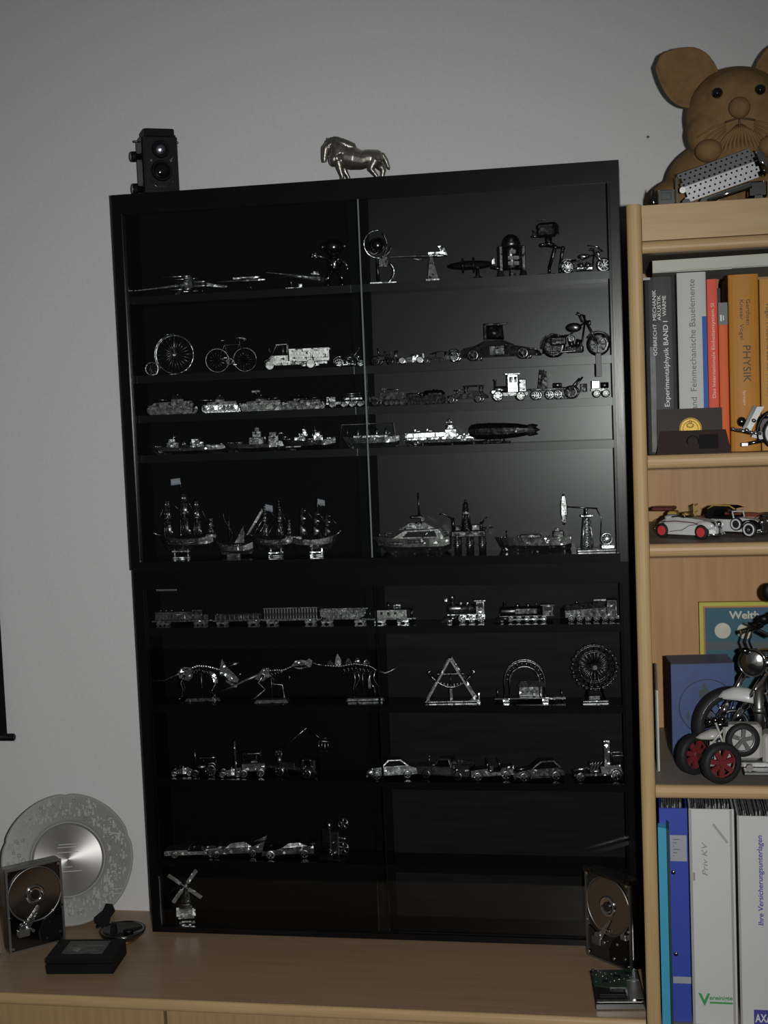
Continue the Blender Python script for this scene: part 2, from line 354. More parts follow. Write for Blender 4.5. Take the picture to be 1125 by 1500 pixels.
# ------------------------------------------------------------------ black display cases
W = 852.6
SHU = (1118.1, 982.4, 913.9, 844.7); SHL = (541.4, 404.8, 271.4, 125.5)
SHELF = {'u1': 1118.1, 'u2': 982.4, 'u3': 913.9, 'u4': 844.7, 'u5': 660.6, 'l1': 541.4, 'l2': 404.8, 'l3': 271.4, 'l4': 125.5, 'l5': 10.2, 'top': 1289.7}
def case(label, z0, z1, dx, shelves, fm, backs, bot, edge, strip):
    c = thing('display_case', label, 'display cabinet', (dx * .001, 0, Z0))
    D = 98.7
    part('side_panel', MB().b(0, 13.5, -D, -3, z0, z1), fm, c); part('side_panel', MB().b(W - 13.5, W, -D, -3, z0, z1), fm, c)
    part('top_board', MB().b(13.5, W - 13.5, -D, -3, z1 - 16, z1), fm, c)
    part('bottom_board', MB().b(13.5, W - 13.5, -D, -3, z0, z0 + bot), SHELFB, c)
    part('back_panel', MB().b(13.5, W / 2, -5, -2, z0 + bot, z1 - 16), backs[0], c)
    zm, hz = (690., 600.) if z0 > 300 else (300., 640.)      # the right back board bows a few millimetres forward
    bw = lambda z: -15 + 12 * ((z - zm) / hz) ** 2
    zz = [z0 + bot + (z1 - 16 - z0 - bot) * i / 48 for i in range(49)]
    part('back_panel', MB().loft([[(x, y, z) for x, y in ((W / 2 + .4, -2), (W / 2 + .4, bw(z)), (W - 13.5, bw(z)), (W - 13.5, -2))] for z in zz], False), backs[1], c)
    part('door_track', MB().b(13.5, W - 13.5, -D, -96.5, z1 - 34, z1 - 16).b(13.5, W - 13.5, -88, -86, z1 - 34, z1 - 16).b(13.5, W - 13.5, -92.6, -91.4, z1 - 34, z1 - 16), fm, c)
    part('side_channel', MB().b(13.5, 15, -D, -86, z0 + bot, z1 - 34).b(15, 19, -88, -86.5, z0 + bot, z1 - 34), fm, c)
    part('side_channel', MB().b(W - 15, W - 13.5, -D, -86, z0 + bot, z1 - 34).b(W - 19, W - 15, -88, -86.5, z0 + bot, z1 - 34), fm, c)
    for z in shelves:
        sh = part('shelf', MB().b(13.6, W - 13.6, -79, -6, z - 13, z), SHELFB, c); part('front_strip', MB().b(13.6, W - 13.6, -79.5, -79, z - 13, z - .2), strip, sh)
    gl = part('glass_door', MB().b(15.5, 426.2, -96.2, -93, z0 + bot + .3, z1 - 18), GLASS, c)
    part('polished_edge', MB().p([(426.2, -96.2), (427.6, -96.2), (428.4, -95.4), (428.4, -93.8), (427.6, -93), (426.2, -93)], z0 + bot + .3, z1 - 18, 'z'), edge, gl)
    gr = part('glass_door', MB().b(408, W - 15.5, -91, -88.5, z0 + bot + .3, z1 - 18), GLASS, c)
    return c, gl, gr
cu, gul, gur = case('upper black glass-fronted display case with five rows of metal models', 646.8, 1289.7, 0, SHU, BLACKF, (BACK_L, BACK_UR), 13.8, EDGE, STRIP)
part('door_pull', MB().rb(808, 817, -92.8, -91, 948, 986, .6), mat('clear_pull', (.07, .074, .078), .4, spec=.35), gur, 'narrow grey finger pull stuck to the glass')
cl, gll, glr = case('lower black glass-fronted display case standing on the sideboard', 0, 646.6, 3, SHL, BLACKL, (BACK_L, BACK_LR), 10.2, SHELFB, BLACKL)
st = part('lettering_strip', MB().b(39, 78, -96.5, -96.25, 608, 615), BLACKM, gll)
# unreadable small white print: blurred blocks of differing height, as in the photo
bl = MB()
for i in range(13):
    h = random.uniform(2.4, 4.2); bl.b(40 + i * 2.9, 42.2 + i * 2.9, -96.7, -96.5, 609.5, 609.5 + h)
part('print', bl, mat('dim_print', (.12, .12, .12), .6), st, kind='stuff')

# ------------------------------------------------------------------ bookcase on the right
bc = thing('bookcase', 'tall beech bookcase with rounded edges right of the display cases', 'bookcase', (0, 0, Z0))
XL0, XL1, XR = 865.4, 886.0, 1640.0
def upright(x0, x1, z0, z1, y0=-374):
    n = 8; w = (x1 - x0) / 2; xc = (x0 + x1) / 2
    pr = [(x1, -2), (x0, -2), (x0, y0 + 7)] + [(xc - w * math.cos(PI * i / n), y0 + 7 - 7 * math.sin(PI * i / n)) for i in range(1, n)] + [(x1, y0 + 7)]
    return MB().p(pr, z0, z1, 'z')
part('side_panel', upright(XL0, XL1, -750, 1183.4), BEECHV, bc)
part('side_panel', upright(XR, XR + 20.6, -750, 1183.4), BEECHV, bc)
part('top_board', MB().b(XL1, XR, -364, -2, 1166, 1181.5), BEECH, bc)
part('fascia', MB().b(XL1 + .4, XR, -369, -352, 1132.2, 1181.2), BEECH, bc)
part('back_panel', MB().b(XL1, XR, -14, -8, -700, 1170), BEECHB, bc)
for z0, z1 in ((1114.6, 1131.5), (811.4, 830.7), (685.2, 703.7), (333.4, 352.5), (-32, -12)):
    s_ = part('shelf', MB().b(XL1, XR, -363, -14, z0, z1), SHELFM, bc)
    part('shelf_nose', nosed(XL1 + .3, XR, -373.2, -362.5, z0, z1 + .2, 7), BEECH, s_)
part('shelf_pin', MB().b(886.1, 896, -352, -340, 1079, 1082.5), LABELG, bc)
part('plinth', MB().b(XL1, XR, -350, -20, -750, -690), BEECHV, bc)

# hanging scroll at the left edge
hs = thing('hanging_scroll', 'black hanging scroll with a round bottom rod at the left edge', 'scroll', (-.40, -.012, Z0 + .3282))
part('scroll_sheet', MB().b(-110, 106, -1, 1, 5, 900), BLACKM, hs)
part('bottom_rod', MB().c((-124, 0, 0), (119.5, 0, 0), 7, n=14).c((119.5, 0, 0), (121, 0, 0), 7, 5, n=14), BLACK, hs)

# ------------------------------------------------------------------ metal models in the cases
def put(name, label, cat, row, x, rz=0, group=None, y=-44, dz=.15):
    if row in ('u2', 'u3', 'u4', 'u5') and 430 < x < 800 and name not in ('steam_lorry', 'racing_car', 'aircraft_carrier'): rz = 0 if row == 'u5' else -6      # these stand turned a little to the left
    return thing(name, label, cat, (x * .001, y * .001, Z0 + (SHELF[row] + dz) * .001), rz, group)
def wheel_mb(r, w, n=18, spokes=6, solid=False):       # axle along y, centred
    m = MB().l([(r * .72, -w / 2), (r * .95, -w / 2), (r, -w * .3), (r, w * .3), (r * .95, w / 2), (r * .72, w / 2), (r * .72, -w / 2)], ax='y', n=n, cap=False)
    m.c((0, -w * .55, 0), (0, w * .5, 0), r * .2, n=8)
    if solid: m.c((0, -w * .3, 0), (0, w * .2, 0), r * .74, n=n)
    else:
        for i in range(spokes):
            a = 2 * PI * i / spokes; m.b(r * .1, r * .75, -w * .25, w * .1, -r * .06, r * .06); m.tr(ry=math.degrees(a))
    return m
def wheels(par, mat_, r, w, xs, hw, solid=False, z=None, spokes=6):
    z = r if z is None else z
    return repeat('wheel', wheel_mb(r, w, solid=solid, spokes=spokes), mat_, par, [(x, s * hw, z) for x in xs for s in (-1, 1)])

# ---- top of the upper case: twin-lens camera and horse
t = thing('twin_lens_camera', 'black twin lens box camera standing on the upper display case', 'camera', (.070, -.052, Z0 + 1.2897), 30)
part('body', MB().rb(-31, 31, -26, 27, 0, 98, 2.5), BLACK, t)
part('viewing_hood', MB().rb(-24, 27, -22, 24, 98, 111, 1.5).b(-25.5, 28.5, -23.5, 25, 96.5, 100), BLACKM, t)
part('front_plate', MB().p([(-25, 8), (25, 8), (27, 14), (27, 80), (22, 92), (-22, 92), (-27, 80), (-27, 14)], -29.5, -26, 'y'), BLACK, t)
def lens(z, r):
    l_ = part('lens_barrel', MB().l([(r, 0), (r + 1, -3), (r, -9), (r - 3, -9.5), (r - 4, -5), (r - 4, 0)], (0, -29.5, z), 'y', 24), BLACKM, t)
    return l_
l1_ = lens(74, 14); part('front_glass', MB().l([(0.1, -8.6), (4, -8), (8, -6.2), (10, -4)], (0, -29.5, 74), 'y', 20, False), mat('coated_glass', (.55, .55, .68), .3, 1., bump=.6, bscale=120.), l1_, 'bright violet grey upper lens')
l2_ = lens(38, 17); part('front_glass', MB().l([(0.1, -7), (5, -6.4), (9, -5), (13, -3)], (0, -29.5, 38), 'y', 20, False), EYE, l2_)
part('vee_trim', MB().t([(-20, -30, 22), (-10, -30, 12), (10, -30, 12), (20, -30, 22)], 1.2), DUSK, t)
part('lever', MB().c((-17, -30, 55), (-17, -33, 55), 2.2), DUSK, t); part('lever', MB().c((17, -30, 55), (17, -33, 55), 2.2).t([(17, -32, 56), (21, -32, 62)], 1), DUSK, t)
for z, r in ((66, 9), (11, 10)):
    k = part('side_knob', MB().l([(r * .6, 0), (r * .6, -5), (r, -6), (r, -13), (r * .8, -14.5)], (-31, -2, z), 'x', 18), BLACKM, t)
    part('knob_cap', MB().c((-45.2, -2, z), (-46.4, -2, z), r * .6), DUSK, k)
part('strap_lug', MB().c((31, 2, 92), (36, 2, 92), 1.6).e((36.5, 2, 92), 2.4), DUSK, t); part('strap_lug', MB().c((-31, 2, 92), (-36, 2, 92), 1.6).e((-36.5, 2, 92), 2.4), DUSK, t)

t = thing('horse_figure', 'polished metal horse figure standing on the upper display case', 'horse', (.418, -.050, Z0 + 1.2897), 14)
h = MB()
h.t([(-34, 0, 40), (-22, 0, 43), (-6, 0, 41), (10, 0, 37), (22, 0, 40), (33, 0, 40), (40, 0, 38)], [8, 16, 20, 16, 15, 13.5, 8], 14)
h.t([(-26, 0, 46), (-30, 0, 56), (-37, 0, 64), (-46, 0, 65)], [17, 15.5, 11.5, 7], 12)
h.t([(-44, 0, 66), (-50, 0, 58), (-52, 0, 47), (-53, 0, 39), (-53, 0, 35)], [6, 7, 5.2, 4.2, 3.2], 12)
h.e((-37, 0, 40), (9, 11, 13)); h.e((34, 0, 40), (13, 12.5, 14))
for x0, x1, x2, y, sx in ((-30, -27, -24, -6, 0), (-22, -19, -13, 6, 0)):
    h.t([(x0, y, 36), (x1, y, 20), (x2, y, 9), (x2 - 1, y, 2)], [8, 4.6, 3.2, 3.4], 10); h.t([(x2 - 1, y, 4), (x2 - 2, y, 0)], [3.2, 4.2], 10)
h.t([(32, -7, 36), (24, -7, 20), (34, -7, 8), (33, -7, 1)], [10, 6, 3.4, 3.8], 10); h.t([(36, 7, 34), (46, 7, 20), (43, 7, 8), (42, 7, 1)], [10, 5.5, 3.4, 3.8], 10)
h.t([(-45, 3, 70), (-46, 4, 76)], [2.5, .8], 8); h.t([(-45, -3, 70), (-46, -4, 76)], [2.5, .8], 8)
HORSEM = mat('horse_pewter', (.36, .345, .31), .36, .85, bump=.8, bscale=150., var=.35)
remesh('body', h, HORSEM, t, 1.3, 5)
mn = MB()
for i in range(11):
    u_ = i / 10; x = -49 + 44 * u_; z = 69 + 7 * math.sin(min(1, u_ * 2.2) * PI * .62) - 13 * u_ ** 2
    mn.t([(x, 0, z - 3), (x + 2, -3.5, z), (x + 4, -7, z - 7), (x + 5, -8.5, z - 13)], [2.2, 3.6, 3, .8], 7)
remesh('mane', mn, HORSEM, t, 1.2, 3)
remesh('tail', MB().t([(38, 0, 47), (45, 0, 45), (50, 0, 36), (54, 0, 24), (56, 0, 19)], [3.2, 4.2, 4.2, 3.4, 1], 10), HORSEM, t, 1.1, 2)

# ---- upper case, first row: space ships, figures, chopper
G1 = 'metal space models on the top row'
t = put('space_fighter', 'long nosed metal space fighter with crossed wings, first on the top shelf', 'model spaceship', 'u1', 98, 4, G1)
part('fuselage', MB().loft([[(x, w * math.cos(a), z + h_ * math.sin(a)) for a in [PI * (i + .5) / 4 for i in range(8)]] for x, w, h_, z in ((-83, .6, .6, 13), (-74, 2, 1.5, 13), (-40, 3.2, 2.8, 15), (-10, 5.5, 5, 17), (25, 7, 6.5, 19), (36, 5, 5, 19))]), BRIGHT, t)
part('canopy', MB().loft([[(x, w * math.cos(a), 18 + h_ * math.sin(a)) for a in [PI * i / 6 for i in range(7)]] for x, w, h_ in ((-16, 1, 1), (-8, 3.5, 6), (6, 3.5, 7), (12, 1, 3))]), BRIGHT, t)
for s_, q in ((1, 1), (1, -1), (-1, 1), (-1, -1)):
    w_ = part('wing', MB().p([(6, 4), (30, 4), (24, 27), (14, 27)], -.5, .5, 'z').tr((0, 0, 20), rx=24 * q * s_ if s_ > 0 else 0, frm=0) if s_ > 0 else MB().p([(6, -4), (14, -27), (24, -27), (30, -4)], -.5, .5, 'z').tr((0, 0, 20), rx=-24 * q, frm=0), BRIGHT, t)
    yy = 27 * math.cos(R(24)) * s_; zz = 20 + 27 * math.sin(R(24)) * q
    part('laser_cannon', MB().c((-30, yy, zz), (22, yy, zz), 1, n=8).c((8, yy, zz), (24, yy, zz), 1.8, n=8), BRIGHT, w_)
repeat('engine', MB().l([(3.4, 22), (4.2, 26), (4.2, 42), (2.6, 48)], ax='x', n=12), DUSK, t, [(0, 6.5, 22), (0, -6.5, 22), (0, 6.5, 15), (0, -6.5, 15)])
part('tail_fin', MB().p([(36, 16), (80, 10), (83, 13), (60, 17), (42, 21)], -1, 1, 'y'), BRIGHT, t)
part('stand', MB().p([(-14, 0), (-4, 0), (4, 12), (0, 14)], -4, 4, 'y'), DARK, t)
repeat('stand_leg', MB().c((.3, 0, 1), (4, 0, 13), .9, .9, 6).e((0, 0, .9), (2, 2, .9)), DUSK, t, [(24, -5, 0), (34, 5, 0)])

t = put('space_fighter', 'slim dark metal space fighter on one thin post beside the long nosed one', 'model spaceship', 'u1', 207, 5, G1)
part('fuselage', MB().loft([[(x, w * math.cos(a), 20 + h_ * math.sin(a)) for a in [PI * (i + .5) / 4 for i in range(8)]] for x, w, h_ in ((-44, .5, .5), (-20, 3, 2.4), (4, 5, 4), (30, 5, 4), (42, 2.5, 2))]), DUSK, t)
for s_ in (-1, 1):
    w_ = part('wing', MB().p([(2, 4 * s_), (32, 4 * s_), (36, 22 * s_), (22, 24 * s_)], -.5, .5, 'z').tr((0, 0, 21), frm=0), STEEL, t)
    part('wing_gun', MB().c((8, 23 * s_, 21), (38, 23 * s_, 21), 1.1, n=8), STEEL, w_)
part('dorsal_rail', MB().b(-14, 32, -1.4, 1.4, 23, 26), BRIGHT, t)
part('post', MB().c((20, 0, 1), (10, 0, 18), .8, n=6).e((20, 0, .8), (4, 4, .8)), DARK, t)

t = put('wedge_ship', 'flat wedge shaped metal spaceship tilted on a small stand', 'model spaceship', 'u1', 304, 8, G1)
def wedge(k, up): return [(-52, 0, 0), (46, -22, 0), (50, -18, 0), (50, 18, 0), (46, 22, 0)]
m = MB(); P5 = [(-52, 0), (44, -22), (50, -16), (50, 16), (44, 22)]
m.loft([[(x, y, -6.5 * (x + 60) / 110) for x, y in P5], [(x, y, 0) for x, y in P5]]).loft([[(x, y, 0) for x, y in P5], [(x * .9 + 3, y * .55, 4.5 * (x + 60) / 110) for x, y in P5]])
hull_ = part('hull', m.tr((0, 0, 24), ry=8.5, frm=0), BRIGHT, t)
part('bridge_tower', MB().b(26, 40, -8, 8, 2, 8).b(30, 38, -11, 11, 8, 11).tr((0, 0, 22), ry=8.5, frm=0), STEEL, t)
part('groove_rim', MB().t([(-50, -1, -1), (44, -22.6, -1)], .7).tr((0, 0, 23), ry=8.5, frm=0), BRIGHT, t)
repeat('engine_bell', MB().l([(2, 0), (4, 5)], ax='x', n=10), DUSK, t, [(50, y, 14) for y in (-11, 0, 11)])
part('stand', MB().c((-8, 0, 4), (-10, 0, 21), 1.4, n=8).p([(-18, -8), (10, -8), (14, 0), (10, 8), (-18, 8)], 0, 3, 'z').b(4, 10, -3, 3, 3, 9), STEEL, t)

t = put('robot_figure', 'round headed metal figure stretching out one fist on the top shelf', 'robot', 'u1', 372, 12, G1)
part('head', MB().l([(5, 52), (10, 55), (15.5, 61), (17, 68), (15, 75), (11, 79.5), (5, 82), (.1, 82.6)], n=22), GUN, t)
part('ear_cup', MB().c((-17, 0, 68), (-21, 0, 69), 6, 5, 14), DUSK, t); part('ear_cup', MB().c((17, 0, 68), (21, 0, 69), 6, 5, 14), DUSK, t)
part('torso', MB().l([(7, 24), (10, 30), (12, 40), (11, 48), (5, 53)], n=16), GUN, t)
a_ = part('arm', MB().t([(-10, -2, 48), (-18, -8, 50), (-28, -12, 53)], [3.2, 3, 3], 10), DUSK, t)
part('fist', MB().e((-32, -13, 53), (6, 6, 6)).e((-36, -16, 55), 2.2).e((-37, -15, 51), 2.2).e((-31, -18, 56), 2.4).e((-30, -18, 50), 2.4), STEEL, a_)
a_ = part('arm', MB().t([(10, -2, 47), (19, -4, 40), (22, -7, 33)], [3.2, 3, 3], 10), DUSK, t); part('fist', MB().e((22, -8, 30), 4.6), GUN, a_)
for s_ in (-1, 1):
    l_ = part('leg', MB().t([(6 * s_, 0, 26), (12 * s_, -3, 15), (11 * s_, 1, 5)], [4.4, 3.4, 3], 10), GUN, t)
    part('foot', MB().e((12 * s_, -4, 3.2), (6, 9, 3.2)), GUN, l_)
repeat('chest_knob', MB().e((0, 0, 0), 1.8, 8, 6), BRIGHT, t, [(2, -11.6, 42), (-5, -10, 37), (7, -9.6, 46), (-1, -10.6, 33)])

t = put('desk_globe', 'bright metal globe in an open ring on a curved stand', 'globe', 'u1', 451, 18, G1)
part('base', MB().p([(-20, -15), (24, -15), (24, 15), (-20, 15)], 0, 3.4, 'z'), BRIGHT, t)
part('curved_arm', MB().t([(8 + 15 * math.sin(.35 + 2.2 * u), -2, 3 + 33 * u) for u in [i / 12 for i in range(13)]], 2.3, 8), BRIGHT, t)
part('column', MB().c((-4, 2, 3), (-4, 2, 46), 2.6, n=10).b(-2, 12, -3, 6, 30, 46), DARK, t)
def band(R_, w, a0, a1, cx, cz): return MB().sheet(lambda u, v: (cx + R_ * math.cos(R(a0 + (a1 - a0) * u)), -w / 2 + w * v, cz + R_ * math.sin(R(a0 + (a1 - a0) * u))), 30, 1, .9)
part('meridian_ring', MB().o((-3, 0, 68), (0, -1, 0), 23, 1.6, 40, 8, -100, 170), BRIGHT, t)
part('globe', MB().e((-3, 0, 66), 13.5, 18, 12), GUN, t)
part('inner_bracket', MB().sheet(lambda u, v: (6 + 6 * math.sin(PI * u), -9 + 6 * v, 46 + 40 * u), 10, 1, 1).sheet(lambda u, v: (-20 + 18 * u, -10 + 6 * v, 56 - 6 * math.sin(PI * u)), 8, 1, 1), STEEL, t)
repeat('rivet', MB().e((0, 0, 0), 1.5, 8, 6), BRIGHT, t, [(-26, -3, 74), (-21, -3, 56), (20, -6, 12), (22, -6, 20)])

t = put('space_speeder', 'needle shaped metal spaceship on a tall tapering pedestal', 'model spaceship', 'u1', 524, 3, G1)
part('needle_hull', MB().loft([[(x, w * math.cos(a), 42 + z + h_ * math.sin(a)) for a in [PI * (i + .5) / 4 for i in range(8)]] for x, w, h_, z in ((-55, .8, 1, 3), (-40, 2, 1.6, 3), (-10, 5, 2.4, 2), (12, 8, 3.4, 1), (34, 8, 3, 1), (42, 4, 2, 1))]), STEEL, t)
part('deck_rail', MB().b(10, 36, -6, 6, 45.5, 49), BRIGHT, t)
part('tail_fin', MB().p([(33, 44), (42, 43), (37, 55), (34, 54)], -5, -4, 'y').p([(33, 44), (42, 43), (30, 60), (26, 60)], 4, 5, 'y'), BRIGHT, t)
part('wing', MB().p([(4, 4), (34, 4), (36, 16), (26, 18)], 42, 43, 'z'), STEEL, t); part('wing', MB().p([(4, -4), (26, -14), (36, -12), (34, -4)], 41, 42, 'z'), STEEL, t)
part('under_blade', MB().p([(-16, 40), (-2, 39), (-6, 37)], -3, 3, 'y'), PALE, t)
part('pedestal', MB().loft([[(8, -9, 4), (26, -9, 4), (26, 9, 4), (8, 9, 4)], [(12, -3, 40), (17, -3, 40), (17, 3, 40), (12, 3, 40)]]), PALE, t)
part('foot_plate', MB().p([(5, -11), (28, -11), (28, 11), (5, 11)], 0, 4, 'z'), DUSK, t)

t = put('space_cruiser', 'dark oval metal spaceship low on a small foot', 'model spaceship', 'u1', 612, 3, G1)
part('hull', MB().loft([[(x, w * math.cos(a), 24 + h_ * math.sin(a)) for a in [2 * PI * i / 12 for i in range(12)]] for x, w, h_ in ((-46, 2, 2), (-38, 8, 5), (-15, 13, 8), (12, 12, 7), (24, 7, 5), (28, 3, 3))]), DARK, t)
part('tail_boom', MB().c((26, 0, 19), (46, 0, 15), 3, 3.4, 10), DARK, t)
part('tail_fin', MB().p([(27, 24), (33, 24), (32, 36), (30, 36)], -1, 1, 'y'), STEEL, t)
part('hull_band', MB().o((-20, 0, 24), (1, 0, 0), 12.5, .8, 20, 5).tr(frm=0).o((-2, 0, 24), (1, 0, 0), 12.8, .8, 20, 5), DUSK, t)
part('foot', MB().l([(9, 0), (8, 3), (3, 6), (2.4, 17)], (4, 0, 0), n=14), STEEL, t)
part('antenna', MB().c((44, 0, 15), (44, 0, 22), .7, n=6), DUSK, t)

t = put('dome_robot', 'dome topped barrel shaped robot on two side legs', 'robot', 'u1', 673, 16, G1)
part('barrel', MB().l([(13, 12), (15, 16), (15.5, 46), (15.5, 49)], n=24), DARK, t)
part('dome', MB().l([(15.8, 49), (15.4, 56), (13, 63), (9, 68), (4, 70.6), (.1, 71)], n=24), DUSK, t)
for s_ in (-1, 1):
    l_ = part('leg', MB().rb(19 * s_ - 3.4, 19 * s_ + 3.4, -7, 7, 10, 52, 1.5).c((15 * s_, 0, 45), (19 * s_, 0, 45), 5, n=12), DUSK, t)
    part('foot', MB().loft([[(19 * s_ - 5, -11, 0), (19 * s_ + 5, -11, 0), (19 * s_ + 5, 11, 0), (19 * s_ - 5, 11, 0)], [(19 * s_ - 3, -6, 12), (19 * s_ + 3, -6, 12), (19 * s_ + 3, 6, 12), (19 * s_ - 3, 6, 12)]]), DUSK, l_)
part('front_foot', MB().b(-5, 5, -16, -6, 0, 6).b(-4, 4, -10, -2, 6, 14), DARK, t)
repeat('body_panel', MB().b(-4, 4, -.5, .5, -3, 3), DUSK, t, [(x, -15.6, z) for x, z in ((-5, 22), (5, 22), (-5, 31), (5, 31), (0, 41))])
part('dome_eye', MB().c((-3, -12, 60), (-3, -15, 60.5), 3, n=12), STEEL, t)

t = put('walker_machine', 'dark two legged walking machine with a boxy head', 'robot', 'u1', 735, -10, G1)
part('head', MB().rb(-18, 16, -11, 11, 62, 86, 4).b(-24, -18, -8, 8, 66, 76), DARK, t)
part('face_gun', MB().c((-18, -4, 65), (-28, -4, 65), 1.6, n=8).c((-18, 4, 65), (-28, 4, 65), 1.6, n=8), DUSK, t); part('ear_pod', MB().c((-6, -12, 74), (-6, -15, 74), 5, 4, 12).b(-12, 0, -14, -12, 88, 90), DUSK, t)
part('neck', MB().c((0, 0, 50), (0, 0, 63), 5, 6, 12).rb(-14, 10, -10, 10, 46, 53, 2), DARK, t)
for s_, dx in ((-1, 0), (1, 12)):
    l_ = part('leg', MB().t([(-2 + dx * .3, 10 * s_, 48), (14 + dx * .6, 11 * s_, 44), (3 + dx, 11 * s_, 12)], [2.6, 3, 2.2], 8).e((14 + dx * .6, 11 * s_, 44), 3.6), DARK, t)
    part('foot', MB().p([(-14 + dx, -5 + 11 * s_), (10 + dx, -5 + 11 * s_), (12 + dx, 11 * s_), (10 + dx, 5 + 11 * s_), (-14 + dx, 5 + 11 * s_)], 0, 2.4, 'z').c((3 + dx, 11 * s_, 2), (3 + dx, 11 * s_, 13), 2, n=8), DARK, l_)
repeat('rivet', MB().e((0, 0, 0), 1.6, 8, 6), BRIGHT, t, [(-9, -12, 75), (-8, -11, 50), (3, -11, 51)])

def motorbike(t, L, H, r1, r2, m1, m2, fork=30, w=7, hb=None, tall=False, spokes=8):
    """rear wheel left (r1), front wheel right (r2)"""
    x1 = -L / 2 + r1; x2 = L / 2 - r2
    repeat('wheel', wheel_mb(r1, w, 20, spokes), m1, t, [(x1, 0, r1)]); repeat('wheel', wheel_mb(r2, w * .8, 20, spokes), m1, t, [(x2, 0, r2)])
    hx = x2 - (H * .86 - r2) * math.tan(R(fork)); hz = H * .84
    part('fork', MB().c((x2, -w * .7, r2), (hx, -w * .6, hz), 1.2, n=8).c((x2, w * .7, r2), (hx, w * .6, hz), 1.2, n=8), m2, t)
    hb_ = part('handlebar', MB().t([(hx - H * .16, -16, hz + H * .12), (hx - H * .02, -9, hz + H * .10), (hx, 0, hz), (hx - H * .02, 9, hz + H * .10), (hx - H * .16, 16, hz + H * .12)], 1.1), m2, t)
    part('headlamp', MB().l([(1, -4), (4, -2), (4.6, 2), (4, 3)], (hx + 6, 0, hz - H * .08), 'x', 14), m2, t)
    part('frame', MB().t([(hx, 0, hz - 4), (x1 + r1 * .9, 0, r1 * 1.5), (x1, 0, r1), (x1 + r1 * 1.4, 0, r1 * .5), (x2 - r2 * 1.5, 0, r2 * .5), (hx, 0, hz - 4)], 1.3), m1, t)
    ex = (x1 + r1 + x2 - r2) / 2 - 1; ew = max(6, (x2 - r2 - x1 - r1) * .8)
    part('engine', MB().rb(ex - ew * .5, ex + ew * .45, -6, 6, r1 * .35, r1 * .95, 1.5).c((ex - 4, -3, r1 * .8), (ex - 8, -3, r1 * 1.5), 4.2, n=12).c((ex + 3, -3, r1 * .8), (ex + 7, -3, r1 * 1.5), 4.2, n=12), m1, t)
    part('fuel_tank', MB().e((hx - (hx - x1) * .36, 0, (hz + r1 * 1.6) / 2 + H * .04), (max(8, (hx - x1) * .25), 6, H * .11)), m2, t)
    part('seat', MB().loft([[(x, -q, z), (x, q, z), (x, q * .6, z + 3.5), (x, -q * .6, z + 3.5)] for x, q, z in ((x1 - r1 * .2, 4, r1 * 2.0), (x1 + r1 * .6, 6, r1 * 1.75), (x1 + r1 * 1.3, 4, r1 * 1.8))]), DARK, t)
    part('rear_fender', MB().sheet(lambda u, v: (x1 - (r1 + 2) * math.cos(R(-10 + 130 * u)), -w * .7 + 1.4 * w * v, r1 + (r1 + 2) * math.sin(R(-10 + 130 * u))), 12, 1, .8), m2, t)
    part('exhaust', MB().t([(ex + 5, -7, r1 * .9), (ex, -8, r1 * .5), (x1 - r1 * .4, -8, r1 * .45), (x1 - r1 * .9, -8, r1 * .5)], [1.2, 1.4, 2, 2], 8), m2, t)
t = put('chopper_model', 'silver chopper motorcycle model with high handlebar, last on the top shelf', 'model motorcycle', 'u1', 795, 8, G1, y=-48)
motorbike(t, 82, 40, 11, 12, STEEL, BRIGHT, 34)
part('sissy_bar', MB().t([(28, 0, 34), (20, 0, 42), (4, 0, 45)], 1.2), BRIGHT, t)

# ---- upper case, second row: cycles, trucks, cars
G2 = 'metal vehicles on the second row'
t = put('penny_farthing', 'bright high wheel bicycle model with one big spoked wheel', 'model bicycle', 'u2', 70, 6, G2)
RW = 33; cx = 10
w_ = part('big_wheel', MB().o((cx, 0, RW + 2), (0, 1, 0), RW, 1.1, 48, 6), BRIGHT, t)
sp = MB()
for i in range(24):
    a = 2 * PI * i / 24; sp.c((cx, (-1) ** i * 2, RW + 2), (cx + RW * math.cos(a), 0, RW + 2 + RW * math.sin(a)), .32, n=4)
part('spokes', sp, STEEL, w_); part('hub', MB().c((cx, -3, RW + 2), (cx, 3, RW + 2), 2.4, n=10), BRIGHT, w_)
part('backbone', MB().sheet(lambda u, v: (cx - (RW + 3) * math.sin(R(-2 + 132 * u)), -2 + 4 * v, RW + 2 + (RW + 3) * math.cos(R(-2 + 132 * u))), 22, 1, 1.4), BRIGHT, t)
part('fork', MB().c((cx, -3, RW + 2), (cx, -2, 2 * RW + 4), .9, n=6).c((cx, 3, RW + 2), (cx, 2, 2 * RW + 4), .9, n=6), STEEL, t)
part('handlebar', MB().t([(cx - 1, -12, 68), (cx - 1, -5, 71), (cx - 1, 5, 71), (cx - 1, 12, 68)], .9), STEEL, t)
part('saddle', MB().e((cx - 12, 0, 70), (6, 3.4, 1.6)), STEEL, t)
w2 = part('small_wheel', MB().o((-32, 0, 12), (0, 1, 0), 11, .9, 28, 6), BRIGHT, t)
sp = MB()
for i in range(10): a = 2 * PI * i / 10; sp.c((-32, 0, 12), (-32 + 11 * math.cos(a), 0, 12 + 11 * math.sin(a)), .3, n=4)
part('spokes', sp, STEEL, w2); part('wheel_stay', MB().t([(-17, 0, 14), (-24, 0, 2), (-34, 0, 1.5), (-32, 0, 12)], .9), BRIGHT, t)
part('stand', MB().t([(cx - 10, -6, .8), (cx + 10, -6, .8), (cx + 10, 6, .8), (cx - 10, 6, .8)], .8, 5, True), STEEL, t)

